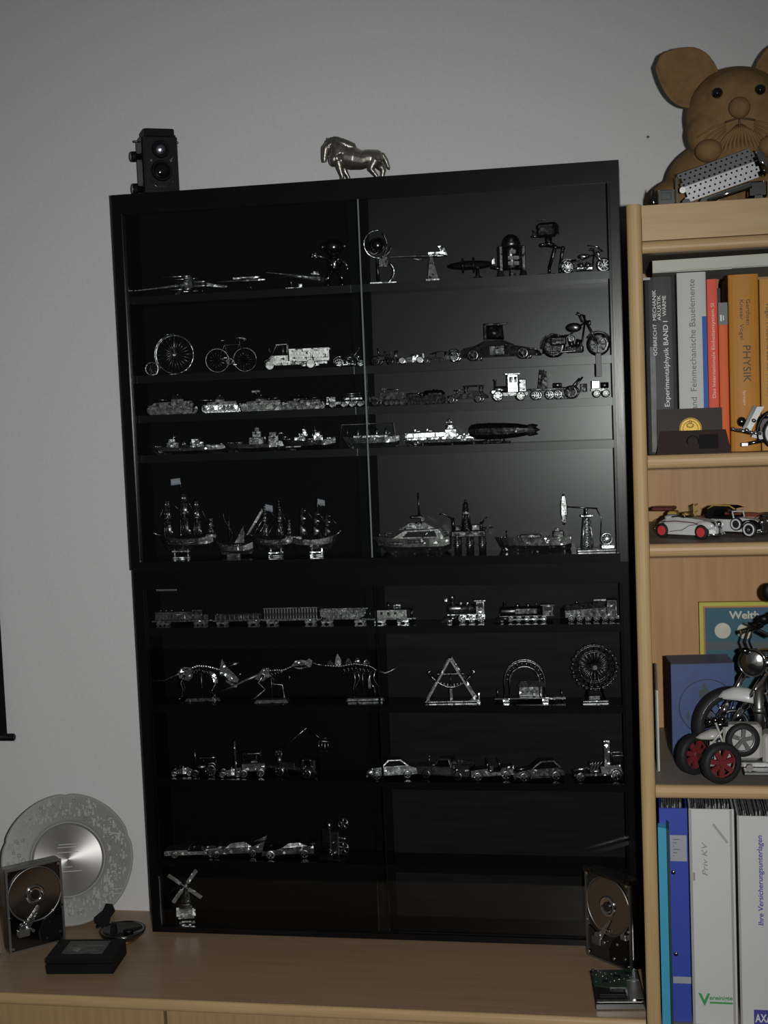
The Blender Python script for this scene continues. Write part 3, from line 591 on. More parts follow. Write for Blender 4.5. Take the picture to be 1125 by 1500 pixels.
t = put('bicycle_model', 'thin dark racing bicycle model in the second row', 'model bicycle', 'u2', 182, 24, G2)
def bwheel(x):
    w_ = part('wheel', MB().o((x, 0, 21), (0, 1, 0), 20, 1.0, 36, 6), DUSK, t); sp = MB()
    for i in range(14): a = 2 * PI * i / 14; sp.c((x, (-1) ** i, 21), (x + 20 * math.cos(a), 0, 21 + 20 * math.sin(a)), .28, n=4)
    part('spokes', sp, DARK, w_)
bwheel(-24); bwheel(24)
part('frame', MB().t([(-24, 0, 21), (-3, 0, 19), (16, 0, 48), (-10, 0, 47), (-3, 0, 19)], .95).t([(-24, 0, 21), (-10, 0, 47), (-12, 0, 54)], .8), DARK, t)
part('fork', MB().t([(24, 2, 21), (18, 2, 42), (16, 0, 50), (15, 0, 58)], .9).t([(24, -2, 21), (18, -2, 42)], .9), DARK, t)
part('handlebar', MB().t([(4, -9, 58), (18, -9, 59), (26, -9, 57), (25, -9, 50)], .8).t([(4, 9, 58), (18, 9, 59), (26, 9, 57), (25, 9, 50)], .8).c((15, -9, 58), (15, 9, 58), .8, n=6), DUSK, t)
part('saddle', MB().e((-12, 0, 55), (7, 3, 1.5)), DUSK, t)
part('chain_set', MB().o((-3, -2, 19), (0, 1, 0), 5, .7, 18, 5).t([(-24, -2, 23), (-3, -2, 24)], .5).t([(-24, -2, 19), (-3, -2, 14)], .5), STEEL, t)
part('pedal', MB().c((-3, -4, 19), (4, -5, 13), .7, n=6).b(2, 8, -8, -4, 12, 13.5), DUSK, t); part('pedal', MB().c((-3, 4, 19), (-9, 5, 25), .7, n=6).b(-12, -7, 4, 8, 24.5, 26), DUSK, t)

t = put('three_wheeled_truck', 'pale three wheeled delivery truck model with a ribbed cargo bed', 'model truck', 'u2', 303, 10, G2)
cb = part('cab', MB().pw([(-48, 9), (-18, 9), (-18, 24), (-47, 24), (-50, 20)], 28), PALE, t)
m = MB()
for s_ in (-1, 1):
    y = 13 * s_
    m.t([(-46, y, 24), (-37, y * .9, 42), (-19, y * .9, 43), (-19, y, 24)], 1.3, 6); m.c((-27, y * .95, 24), (-27, y * .9, 42), 1, n=6)
part('window_frame', m.c((-37, -12, 42), (-37, 12, 42), 1.2, n=6), PALE, cb)
part('roof', MB().rb(-39, -18, -13, 13, 42, 44, .8), PALE, cb); part('windscreen', MB().loft([[(-46, -12, 24.5), (-46, 12, 24.5), (-45.4, 12, 24.5), (-45.4, -12, 24.5)], [(-37.6, -11, 41), (-37.6, 11, 41), (-37, 11, 41), (-37, -11, 41)]]), CLEAR, cb)
part('headlamp', MB().e((-50, -8, 20), 2.4, 10, 6), BRIGHT, t); part('wing_mirror', MB().c((-46, -14, 27), (-49, -17, 34), .6, n=6).e((-49, -17, 35), (1, 1.5, 3)), STEEL, t)
bd = part('cargo_bed', MB().b(-15, 52, -15, 15, 13, 15).b(-15, 52, -15.5, -14.5, 15, 33).b(-15, 52, 14.5, 15.5, 15, 33).b(-15.6, -14.6, -15, 15, 15, 33).b(51.4, 52.4, -15, 15, 15, 33), PALE, t)
repeat('side_rib', MB().b(-.8, .8, -.8, 0, 15, 30), PALE, bd, [(-10 + 5.4 * i, -15.4, 0) for i in range(12)])
part('top_rail', MB().b(-16, 53, -16.2, -14.8, 32, 34.5).b(-16, 53, 14.8, 16.2, 32, 34.5), PALE, bd)
part('chassis', MB().b(-46, 48, -5, 5, 8, 12).b(-20, -6, -15, 15, 8, 14).b(4, 34, -4, 4, 5, 9), DARK, t)
repeat('wheel', wheel_mb(8.5, 5, 16, solid=True), PALE, t, [(-51, 0, 8.5), (20, -13, 8.5), (20, 13, 8.5)])
part('mudguard', MB().sheet(lambda u, v: (-51 + 10.5 * math.cos(R(20 + 140 * u)), -4 + 8 * v, 8.5 + 10.5 * math.sin(R(20 + 140 * u))), 10, 1, .6), STEEL, t)
part('mudguard', MB().sheet(lambda u, v: (20 + 11.5 * math.cos(R(10 + 160 * u)), -16 + 6 * v, 7 + 10.5 * math.sin(R(10 + 160 * u))), 10, 1, .6), BRIGHT, t)

t = put('trike_model', 'tiny metal trike with a raked fork behind the glass door edge', 'model motorcycle', 'u2', 391, 6, G2)
motorbike(t, 50, 22, 8, 6, STEEL, BRIGHT, 38, 5); part('fork_tube', MB().c((2, -3, 10), (18, -5, 30), 1.4, n=8).e((18, -5, 31), 1.8), PALE, t)
t = put('small_tractor', 'small dark metal tractor right of the glass door edge', 'model tractor', 'u2', 451, 4, G2)
part('hood', MB().rb(-18, 4, -6, 6, 8, 17, 1.5), DUSK, t); part('seat', MB().b(6, 14, -5, 5, 12, 14).b(12, 14, -5, 5, 14, 22), DARK, t)
repeat('wheel', wheel_mb(8, 5, 16), DARK, t, [(-12, -10, 8), (-12, 10, 8)]); repeat('wheel', wheel_mb(6, 4, 16), DARK, t, [(14, -10, 6), (14, 10, 6)])
part('exhaust_stack', MB().c((-8, 0, 16), (-10, 0, 30), 1.1, n=8), DUSK, t); part('steering_wheel', MB().o((4, 0, 20), (1, 0, .4), 4, .6, 14, 5).c((4, 0, 20), (0, 0, 14), .6, n=6), DUSK, t)
part('plough_arm', MB().t([(16, -4, 8), (21, -4, 14), (23, -4, 24)], 1.4).t([(16, 4, 8), (21, 4, 14), (23, 4, 24)], 1.4).b(21, 22.5, -8, 8, 4, 14), DUSK, t)

def racer(t, L, m1, m2, r=6.5, W_=24, wing=True):
    part('body', MB().loft([[(x, -w, z0), (x, w, z0), (x, w * .8, z1), (x, -w * .8, z1)] for x, w, z0, z1 in ((-L * .48, 2, 4, 7), (-L * .2, 5, 3, 10), (.05 * L, 7, 3, 13), (L * .25, 6, 3, 15), (L * .46, 3, 4, 9))]), m1, t)
    repeat('wheel', wheel_mb(r, 6, 16, solid=True), m2, t, [(x, s * W_ / 2, r) for x in (-L * .32, L * .33) for s in (-1, 1)])
    part('axle', MB().c((-L * .32, -W_ / 2, r), (-L * .32, W_ / 2, r), .8, n=6).c((L * .33, -W_ / 2, r), (L * .33, W_ / 2, r), .8, n=6), m1, t)
    part('cockpit', MB().o((.06 * L, 0, 13.5), (0, 0, 1), 4, .8, 14, 5).e((.06 * L, 0, 14), (2.4, 2.4, 3)), m2, t)
    if wing: part('rear_wing', MB().b(L * .40, L * .48, -10, 10, 16, 17).b(L * .42, L * .46, -10, -9.4, 8, 17).b(L * .42, L * .46, 9.4, 10, 8, 17), m2, t); part('front_wing', MB().b(-L * .5, -L * .42, -11, 11, 3, 4), m2, t)
t = put('racing_car', 'small shining metal racing car that glints in the flash', 'model car', 'u2', 498, 6, G2)
racer(t, 46, BRIGHT, CHROME)
t = put('roadster_chopper', 'low silver dragster with one tall wheel on the right', 'model car', 'u2', 549, 5, G2)
part('body', MB().loft([[(x, -w, z0), (x, w, z0), (x, w * .7, z1), (x, -w * .7, z1)] for x, w, z0, z1 in ((-33, 4, 3, 8), (-18, 6, 3, 12), (2, 7, 3, 10), (18, 5, 3, 12), (24, 3, 4, 9))]), STEEL, t)
part('roof_wing', MB().sheet(lambda u, v: (-16 + 32 * u, -8 + 16 * v, 15 + 4 * math.sin(PI * u)), 10, 1, .8), DARK, t)
part('strut', MB().c((-8, 0, 9), (-8, 0, 18), 1, n=6).c((8, 0, 9), (8, 0, 18), 1, n=6), DARK, t)
repeat('wheel', wheel_mb(9.5, 6, 20), BRIGHT, t, [(25, -8, 9.5), (25, 8, 9.5)]); repeat('wheel', wheel_mb(5, 4, 14), STEEL, t, [(-25, -8, 5), (-25, 8, 5)])
part('engine_block', MB().rb(16, 30, -5, 5, 16, 22, 1.5), BRIGHT, t)

t = put('gullwing_car', 'dark low sports car model with a gullwing door raised', 'model car', 'u2', 649, 6, G2)
L = 130
prof = [(-64, 8), (-63, 17), (-56, 22), (-36, 26), (-22, 33), (4, 33), (20, 25), (46, 20), (62, 14), (65, 9), (64, 6), (-62, 6)]
b_ = part('body', MB().pw(prof, 44, ktop=.72), DARK, t)
part('side_window', MB().b(-17, 5, -19.9, -18.6, 25, 31), GUN, b_); part('door_opening', MB().rb(-14, 12, -22.6, -19, 8, 24, 1), DUSK, b_)
part('window', MB().loft([[(6, -15, 32), (6, 15, 32), (20, 16, 25.4), (20, -16, 25.4)], [(7, -15, 33), (7, 15, 33), (21, 16, 26.4), (21, -16, 26.4)]]), GUN, b_)
d_ = part('gullwing_door', MB().sheet(lambda u, v: (-20 + 30 * u, -12 - 14 * v, 36 + 24 * min(1, v * 1.5) - 2 * u), 4, 6, 1.5), DARK, t)
part('door_window', MB().rb(-20, 20, -27, -25.6, 57, 61, .6).b(-20, -17, -27, -16, 34, 60), DARK, d_)
wheels(t, STEEL, 10, 8, (-42, 42), 19, spokes=5)
part('headlamp', MB().rb(52, 60, -18, -10, 14, 18, 1), BRIGHT, t); part('headlamp', MB().rb(52, 60, 10, 18, 14, 18, 1), BRIGHT, t)
part('bumper', MB().rb(62, 67, -20, 20, 5, 9, 1), DUSK, t); part('rear_lamp', MB().rb(-65.5, -62, -18, 18, 14, 17, .8), DUSK, t)
part('wing_mirror', MB().e((14, -22, 25), (2.4, 1.6, 1.6)), DUSK, t)
t = put('cruiser_motorcycle', 'big dark cruiser motorcycle model, last in the second row', 'model motorcycle', 'u2', 775, -12, G2, y=-45)
motorbike(t, 112, 72, 19, 19, DARK, DUSK, 26, 9, tall=True)
part('front_fender', MB().sheet(lambda u, v: (37 - 21 * math.cos(R(30 + 130 * u)), -6 + 12 * v, 19 + 21 * math.sin(R(30 + 130 * u))), 12, 1, 1), DARK, t)
part('saddle_bag', MB().rb(-40, -14, -15, -9, 20, 34, 2), DARK, t); part('windshield', MB().sheet(lambda u, v: (12 - 7 * v, -11 + 22 * u, 56 + 17 * v), 6, 3, .6), GUN, t)
part('air_cleaner', MB().c((-6, -8, 30), (-6, -12, 30), 6, 5, 14), STEEL, t)

# ---- upper case, third row: tanks and carts
G3 = 'metal military vehicles on the third row'
def track_loop(L, h_, n=6):
    r = h_ / 2; pts = []
    for i in range(n + 1): a = PI / 2 + PI * i / n; pts.append((-L / 2 + r + r * math.cos(a), r + r * math.sin(a)))
    for i in range(n + 1): a = -PI / 2 + PI * i / n; pts.append((L / 2 - r + r * math.cos(a), r + r * math.sin(a)))
    return pts
def tank(t, L, H, W_, m1, m2, gun, nw=6, tx=0, tr=None, hullp=None, gl=None, gz=None, skirt=False):
    h_ = H * .42
    for s_ in (-1, 1):
        tr_ = part('track', MB().p(track_loop(L, h_), s_ * W_ / 2 - 4, s_ * W_ / 2 + 4, 'y'), m2, t)
        me = MB().c((0, -.8, 0), (0, .8, 0), h_ * .34, n=12).c((0, -1.4, 0), (0, 1.4, 0), h_ * .14, n=8)
        if s_ < 0: repeat('road_wheel', me, m1, tr_, [(-L / 2 + h_ * .6 + (L - h_ * 1.2) * i / (nw - 1), -W_ / 2 - 4.2, h_ * .46) for i in range(nw)])
        part('fender', MB().b(-L * .47, L * .47, s_ * W_ / 2 - 5, s_ * W_ / 2 + 5, h_ * 1.02, h_ * 1.02 + 1), m1, t)
    part('hull', MB().pw(hullp or [(-L * .44, h_ * .5), (-L * .36, H * .60), (L * .42, H * .62), (L * .46, h_ * .5)], W_ - 7, ktop=.9), m1, t)
    tz = H * .61; q = tr or L * .17
    tu = part('turret', MB().loft([[(tx + k * q * math.cos(a) * 1.25, k * q * .85 * math.sin(a), z) for a in [2 * PI * i / 10 for i in range(10)]] for k, z in ((1, tz), (1.02, tz + H * .12), (.72, H * .93))]), m1, t)
    part('hatch', MB().c((tx + q * .2, q * .2, H * .92), (tx + q * .2, q * .2, H), q * .28, n=10), m1, tu)
    gl = gl or L * .5; d = -1 if gun < 0 else 1; gz = gz or tz + H * .1
    part('gun_barrel', MB().c((tx + d * q, 0, gz), (tx + d * (q + gl), 0, gz + 1.5), 1.2, .9, 8).c((tx + d * q, 0, gz), (tx + d * q * 1.5, 0, gz), 2.4, n=8), m1, tu)
t = put('tank_model', 'grey metal tank model with rounded skirts, first in the third row', 'model tank', 'u3', 72, 6, G3)
tank(t, 82, 35, 36, DUSK, DUSK, -1, tx=6, gl=26, hullp=[(-36, 8), (-22, 21), (36, 22), (40, 17), (38, 8)])
part('skirt', MB().p([(-40, 7), (-28, 20), (40, 21), (41, 15), (34, 7)], -23.5, -22.4, 'y'), DUSK, t)
repeat('bolt', MB().e((0, 0, 0), 1.1, 8, 6), BRIGHT, t, [(-8, -23.6, 11), (6, -23.6, 11), (20, -23.6, 12), (32, -23.6, 9), (-18, -23.6, 10)])
t = put('tank_model', 'bright glittering metal tank with a long gun pointing left', 'model tank', 'u3', 162, 6, G3)
tank(t, 64, 30, 34, STEEL, GLITTER, -1, tx=-6, gl=34, nw=7)
ln = []
repeat('track_link', MB().rb(-3.2, 3.2, -1.2, 0, -4, 4, .8), GLITTER, t, [(-28 + 7 * i, -21.3, 8, (random.uniform(-12, 12), 0, random.uniform(-14, 14))) for i in range(9)])
t = put('tank_model', 'dark metal tank with a roof machine gun and plated side', 'model tank', 'u3', 236, 6, G3)
tank(t, 74, 28, 34, DUSK, DUSK, 1, tx=-6, gl=24); part('side_plate', MB().rb(-36, 24, -23.2, -22, 2, 14, .6), DUSK, t)
part('machine_gun', MB().c((-12, 0, 27), (-12, 0, 33), 1, n=6).b(-19, -5, -2, 2, 32, 35), DUSK, t)
t = put('tank_model', 'flat dark metal tank with shining road wheels in the third row', 'model tank', 'u3', 307, 6, G3)
tank(t, 72, 25, 34, DARK, DARK, 1, tx=-10, gl=30, nw=6)
repeat('bolt', MB().e((0, 0, 0), 1.6, 8, 6), BRIGHT, t, [(-25 + 10 * i, -22.4, 5) for i in range(6)])
t = put('rocket_launcher', 'low metal rocket launcher truck left of the glass door edge', 'model truck', 'u3', 383, 6, G3)
part('chassis', MB().b(-34, 34, -11, 11, 6, 10).rb(-34, -16, -12, 12, 9, 20, 1.5), DUSK, t)
wheels(t, DARK, 5.5, 4, (-24, -4, 10, 24), 11, solid=True)
lr = part('launcher_rack', MB().b(-4, 28, -9, 9, 13, 16).c((10, 0, 10), (10, 0, 14), 3), DUSK, t)
repeat('rocket', MB().c((-10, 0, 0), (18, 0, 0), 2, 1.8, 8).c((18, 0, 0), (22, 0, 0), 1.8, .3, 8), STEEL, lr, [(4, y, z) for y in (-6, 0, 6) for z in (19, 23)])
t = put('halftrack_model', 'grey metal half track just right of the glass door edge', 'model truck', 'u3', 459, 6, G3)
part('body', MB().pw([(-34, 8), (-34, 16), (-14, 18), (-14, 22), (30, 22), (33, 8)], 24), DUSK, t)
for s_ in (-1, 1):
    tr_ = part('track', MB().p(track_loop(40, 11), 12 * s_ - 3, 12 * s_ + 3, 'y').tr((12, 0, 0), frm=0), DARK, t)
    if s_ < 0: repeat('road_wheel', MB().c((0, -.8, 0), (0, .8, 0), 3.6, n=10), STEEL, tr_, [(-2 + 9 * i, -15.5, 5) for i in range(4)])
repeat('wheel', wheel_mb(6, 4, 14, solid=True), DARK, t, [(-24, -11, 6), (-24, 11, 6)])
part('gun_mount', MB().c((-10, 0, 21), (-10, 0, 27), 1.5, n=8).b(-14, -6, -3, 3, 26, 30).c((-6, 0, 28), (22, 0, 26), .9, n=6), STEEL, t)
t = put('howitzer_tank', 'flat dark self propelled gun in the middle of the third row', 'model tank', 'u3', 524, 6, G3)
tank(t, 66, 25, 30, DARK, DARK, -1, tx=10, gl=30, tr=16); part('ammo_box', MB().rb(-10, -2, -6, 2, 15, 19, .6), STEEL, t); part('lamp', MB().e((-14, -8, 19), 2, 10, 6), BRIGHT, t)
t = put('half_open_buggy', 'grey buggy model with a dark roof plate in the third row', 'model car', 'u3', 590, 8, G3)
part('body', MB().pw([(-34, 6), (-34, 11), (-20, 15), (-4, 15), (10, 20), (24, 18), (35, 10), (35, 6)], 26, ktop=.8), DUSK, t)
part('roof', MB().rb(-2, 30, -13, 13, 26, 29, 1), DARK, t); part('roof_post', MB().c((0, -11, 14), (0, -11, 27), .8, n=6).c((26, -11, 14), (26, -11, 27), .8, n=6).c((0, 11, 14), (0, 11, 27), .8, n=6).c((26, 11, 14), (26, 11, 27), .8, n=6), DARK, t)
wheels(t, STEEL, 6, 5, (-24, 22), 12); part('gun', MB().c((-16, 0, 15), (-16, 0, 21), 1.2, n=6).c((-22, 0, 21), (-6, 0, 22), 1, n=6).e((-12, -6, 16), 1.8, 8, 6), STEEL, t)
t = put('steam_lorry', 'steam lorry model with a bright square cab in the third row', 'model truck', 'u3', 664, 10, G3)
part('boiler', MB().l([(4, -27), (5.4, -26), (5.4, -6), (5, -6)], (0, 0, 20), 'x', 16), STEEL, t); part('chimney', MB().l([(1.6, 18), (1.8, 34), (2.8, 35), (2.8, 37)], (-25, 0, 0), n=12), DUSK, t)
part('cab', MB().rb(-6, 12, -14, 14, 14, 44, 1.2), GLITTER, t); part('cab_roof', MB().b(-9, 15, -15, 15, 44, 45.5), STEEL, t)
part('cab_window', MB().b(-3, 3, -14.6, -13.8, 30, 40), DARK, t); part('cab_window', MB().b(5, 10, -14.6, -13.8, 30, 40), DARK, t)
part('tender', MB().rb(13, 26, -11, 11, 14, 36, 1.5), DUSK, t); part('frame', MB().b(-30, 28, -7, 7, 9, 14), DARK, t)
wheels(t, BRIGHT, 9, 5, (-22,), 12); wheels(t, STEEL, 8, 5, (16,), 12); part('front_lamp', MB().rb(-33, -25, -6, 6, 13, 19, 1), BRIGHT, t)
t = put('flat_trailer', 'flat trailer model carrying a dark upright crane seat', 'model trailer', 'u3', 725, 10, G3)
part('platform', MB().rb(-30, 30, -13, 13, 15, 19, .8), DUSK, t); wheels(t, GLITTER, 8, 5, (-18, 6, 20), 11)
cs = part('crane_seat', MB().p([(-14, 19), (2, 19), (0, 48), (-10, 50)], -8, 8, 'y', .8), DARK, t); repeat('tube', MB().t([(0, 0, 0), (3, -2, 6), (6, 0, 2)], 1.2), CHROME, cs, [(-10, -8, 42), (-5, -8, 43), (-8, -8, 36)])
part('barrel_load', MB().c((12, -6, 23), (24, -6, 23), 4, n=12).c((12, 5, 23), (24, 5, 23), 4, n=12), STEEL, t)
t = put('field_gun', 'dark field gun model on two spoked wheels in the third row', 'model cannon', 'u3', 770, 8, G3)
repeat('wheel', wheel_mb(11, 4, 20, 10), DARK, t, [(-4, -9, 11), (-4, 9, 11), (-16, -7, 9.0)]); part('carriage', MB().b(-18, 12, -4, 4, 9, 13), DARK, t)
part('gun_barrel', MB().c((-8, 0, 13), (10, 0, 33), 2.6, 1.8, 10).c((-4, 5, 14), (14, 5, 35), 1.8, 1.4, 10), DUSK, t); part('shield', MB().b(12, 20, -9, 9, 10, 24), DARK, t)
t = put('box_cart', 'small cart with a bright square box behind the right door edge', 'model cart', 'u3', 812, 6, G3)
part('box', MB().rb(-14, -1, -10, 8, 15, 28, .8), GLITTER, t); part('frame', MB().b(-15, 14, -7, 7, 11, 15), DARK, t); wheels(t, DUSK, 6.5, 3, (-6, 9), 9, spokes=8); part('tank_drum', MB().c((2, 0, 20), (14, 0, 20), 5, n=14), DUSK, t)
repeat('window', MB().b(-1.6, 1.6, -.5, 0, -1.8, 1.8), DUSK, t, [(x, -10, z) for x in (-11, -6.5) for z in (19, 24)])

# ---- upper case, fourth row: ships and airship
G4 = 'metal ships on the fourth row'
def warship(t, L, B, H, m1, m2, bow, decks, mast, guns, hullh=11):
    part('hull', MB().hull(L, B, hullh, bow, 4, .10, .3), m1, t)
    part('keel_stand', MB().b(-L * .3, L * .3, -2, 2, 0, 2.4), DARK, t)
    sp = part('superstructure', MB().rb(decks[0][0], decks[0][1], -B * .3, B * .3, hullh - 1, hullh + decks[0][2], .8), m2, t)
    for x0, x1, h_, z in decks[1:]: part('deckhouse', MB().rb(x0, x1, -B * .24, B * .24, hullh + z, hullh + z + h_, .8), m2, sp)
    for x, h_ in mast:
        mm = part('mast', MB().c((x, 0, hullh), (x, 0, h_), .8, .4, 6).c((x, -5, h_ * .86), (x, 5, h_ * .86), .4, n=5).c((x - 4, 0, h_ * .72), (x + 4, 0, h_ * .72), .5, n=5), m2, t)
    for x, d in guns:
        g = part('gun_turret', MB().rb(x - 4, x + 4, -4, 4, hullh + 1, hullh + 5, 1), m2, t)
        part('gun_barrel', MB().c((x + 3 * d, -1.5, hullh + 3.5), (x + 13 * d, -1.5, hullh + 4.5), .6, n=6).c((x + 3 * d, 1.5, hullh + 3.5), (x + 13 * d, 1.5, hullh + 4.5), .6, n=6), m2, g)
    rl = MB()
    for s_ in (-1, 1): rl.t([(-L * .36, s_ * B * .44, hullh + 2.5), (L * .36, s_ * B * .44, hullh + 2.5)], .3, 4)
    part('railing', rl, m2, t)
t = put('warship_model', 'long low metal warship with bright deckhouses, first in the fourth row', 'model ship', 'u4', 95, 5, G4)
warship(t, 138, 20, 40, STEEL, BRIGHT, -1, [(-36, -14, 10), (-33, -20, 6, 10), (6, 30, 10, 0), (8, 22, 5, 10), (32, 60, 4, 0)], [(-24, 40), (-8, 22)], [(-50, -1), (52, 1)], 10)
part('funnel', MB().c((-4, 0, 10), (-5, 0, 24), 3.2, 2.8, 12), STEEL, t)
t = put('warship_model', 'grey metal battleship with a tall tower mast, second in the fourth row', 'model ship', 'u4', 216, 5, G4)
warship(t, 112, 20, 48, DUSK, STEEL, -1, [(-8, 18, 12), (-2, 14, 10, 12), (2, 11, 7, 22), (26, 44, 14, 0), (28, 40, 6, 14)], [(6, 50), (34, 34)], [(-24, -1), (-38, -1), (46, 1)], 12)
part('funnel', MB().c((20, 0, 12), (19, 0, 32), 3.6, 3.2, 12), STEEL, t); part('crane_arm', MB().t([(40, 0, 22), (46, 0, 30), (54, 0, 28)], 1), BRIGHT, t)
t = put('warship_model', 'dark hulled metal warship with bright bridge, left of the glass edge', 'model ship', 'u4', 313, 5, G4)
warship(t, 96, 20, 46, DARK, BRIGHT, -1, [(-24, -4, 7), (-16, 0, 6, 7), (-9, -2, 8, 12), (10, 26, 9, 0), (12, 22, 6, 9)], [(-6, 46), (12, 44), (8, 32)], [(-34, -1), (36, 1)], 15)
part('crane_arm', MB().t([(-48, -6, 17), (-42, -7, 23), (-34, -7, 22)], 1), BRIGHT, t); part('hull_trim', MB().b(-38, -12, -9.9, -8, 4.6, 6.4), PALE, t)
t = put('steamer_in_case', 'dark metal steamer under a clear box at the glass door edge', 'model ship', 'u4', 423, 5, G4)
part('hull', MB().hull(98, 22, 16, -1, 3, .12, .3), STEEL, t); part('deck', MB().rb(-30, 30, -8, 8, 16, 21, 1), STEEL, t)
repeat('funnel', MB().c((0, 0, 18), (1, 0, 32), 2.6, 2.3, 12), BRIGHT, t, [(x, 0, 0) for x in (-22, -6, 10, 26)])
part('mast', MB().c((-40, 0, 16), (-40, 0, 36), .5, n=6), STEEL, t); part('mast', MB().c((40, 0, 16), (40, 0, 36), .5, n=6), STEEL, t)
cb = part('clear_cover', MB().loft([[(-54, -15, 0), (44, -15, 0), (44, 15, 0), (-54, 15, 0)], [(-48, -12, 40), (40, -12, 40), (40, 12, 40), (-48, 12, 40)]]), CLEAR, t)
part('cover_edge', MB().t([(-54, -15, .5), (-48, -12, 40), (40, -12, 40)], .45, 5).t([(-54, 15, .5), (-48, 12, 40), (-48, -12, 40)], .4, 5), PALE, cb)
t = put('aircraft_carrier', 'bright white metal carrier ship with rows of windows', 'model ship', 'u4', 551, 4, G4)
part('hull', MB().hull(142, 20, 10, -1, 1.5, .06, .35), DUSK, t); part('flight_deck', MB().p([(-70, -6), (-64, -12), (64, -12), (72, -7), (72, 7), (64, 12), (-64, 12), (-70, 6)], 10, 12.5, 'z'), BRIGHT, t)
gy = part('gallery', MB().rb(-68, 2, -9, 9, 12.5, 22, .8), STEEL, t); repeat('window', MB().b(-3.4, 3.4, -.8, 0, -2.6, 2.6), GLITTER, gy, [(-58 + 9.3 * i, -9, 17.5) for i in range(7)])
br = part('bridge', MB().rb(0, 20, -7, 7, 12.5, 26, 1).rb(3, 15, -5, 5, 26, 33, .8), STEEL, t); part('radar_mast', MB().c((8, 0, 33), (8, 0, 44), .8, n=6).b(3, 13, -1, 1, 37, 38).e((8, 0, 41), (2.4, 2.4, 2)), BRIGHT, br)
repeat('deck_plane', MB().e((0, 0, 2), (6, 1.4, 1.4), 8, 6).p([(-2, -6), (2, -6), (2, 6), (-2, 6)], 1.6, 2.2, 'z').b(-6, -4, -.3, .3, 2, 5), GLITTER, t, [(26, -3, 12.5), (37, 4, 12.5), (46, -4, 12.5), (58, 2, 12.5), (-45, -5, 22), (-25, 3, 22)])
repeat('support_post', MB().c((0, 0, 0), (0, 0, 5), 1, n=8).c((0, 0, 0), (0, 0, 1), 3, n=10), STEEL, t, [(-38, -4, 0), (12, -4, 0), (48, -4, 0)])
t = put('airship_model', 'dark cigar shaped metal airship on a low stand', 'model airship', 'u4', 652, 9, G4, y=-50)
rg = MB()
prf = [(.3, -60), (8, -59), (12, -55), (13.6, -46), (14, -25), (13.4, 0), (11.6, 22), (8, 42), (4, 54), (.3, 61)]
rg.loft([[(x, r * math.cos(2 * PI * i / 16), 20 + r * math.sin(2 * PI * i / 16)) for i in range(16)] for r, x in prf])
part('envelope', rg, DARK, t)
repeat('rib', MB().o((0, 0, 0), (1, 0, 0), 14.1, .4, 24, 4), DUSK, t, [(-46, 0, 20, (0, 0, 0), .98), (-25, 0, 20), (0, 0, 20, (0, 0, 0), .96), (22, 0, 20, (0, 0, 0), .83)])
for a in (45, 135, 225, 315): part('tail_fin', MB().p([(36, 7), (52, 4), (56, 11), (46, 14)], -.4, .4, 'y').tr((0, 0, 20), rx=a, frm=0), DARK, t)
part('gondola', MB().rb(-24, -6, -4, 4, 3.4, 7, 1), DUSK, t); part('stand', MB().rb(-30, 10, -7, 7, 0, 3, 1).c((-20, 0, 3), (-20, 0, 8), 1, n=6).c((0, 0, 3), (0, 0, 7), 1, n=6), DARK, t)

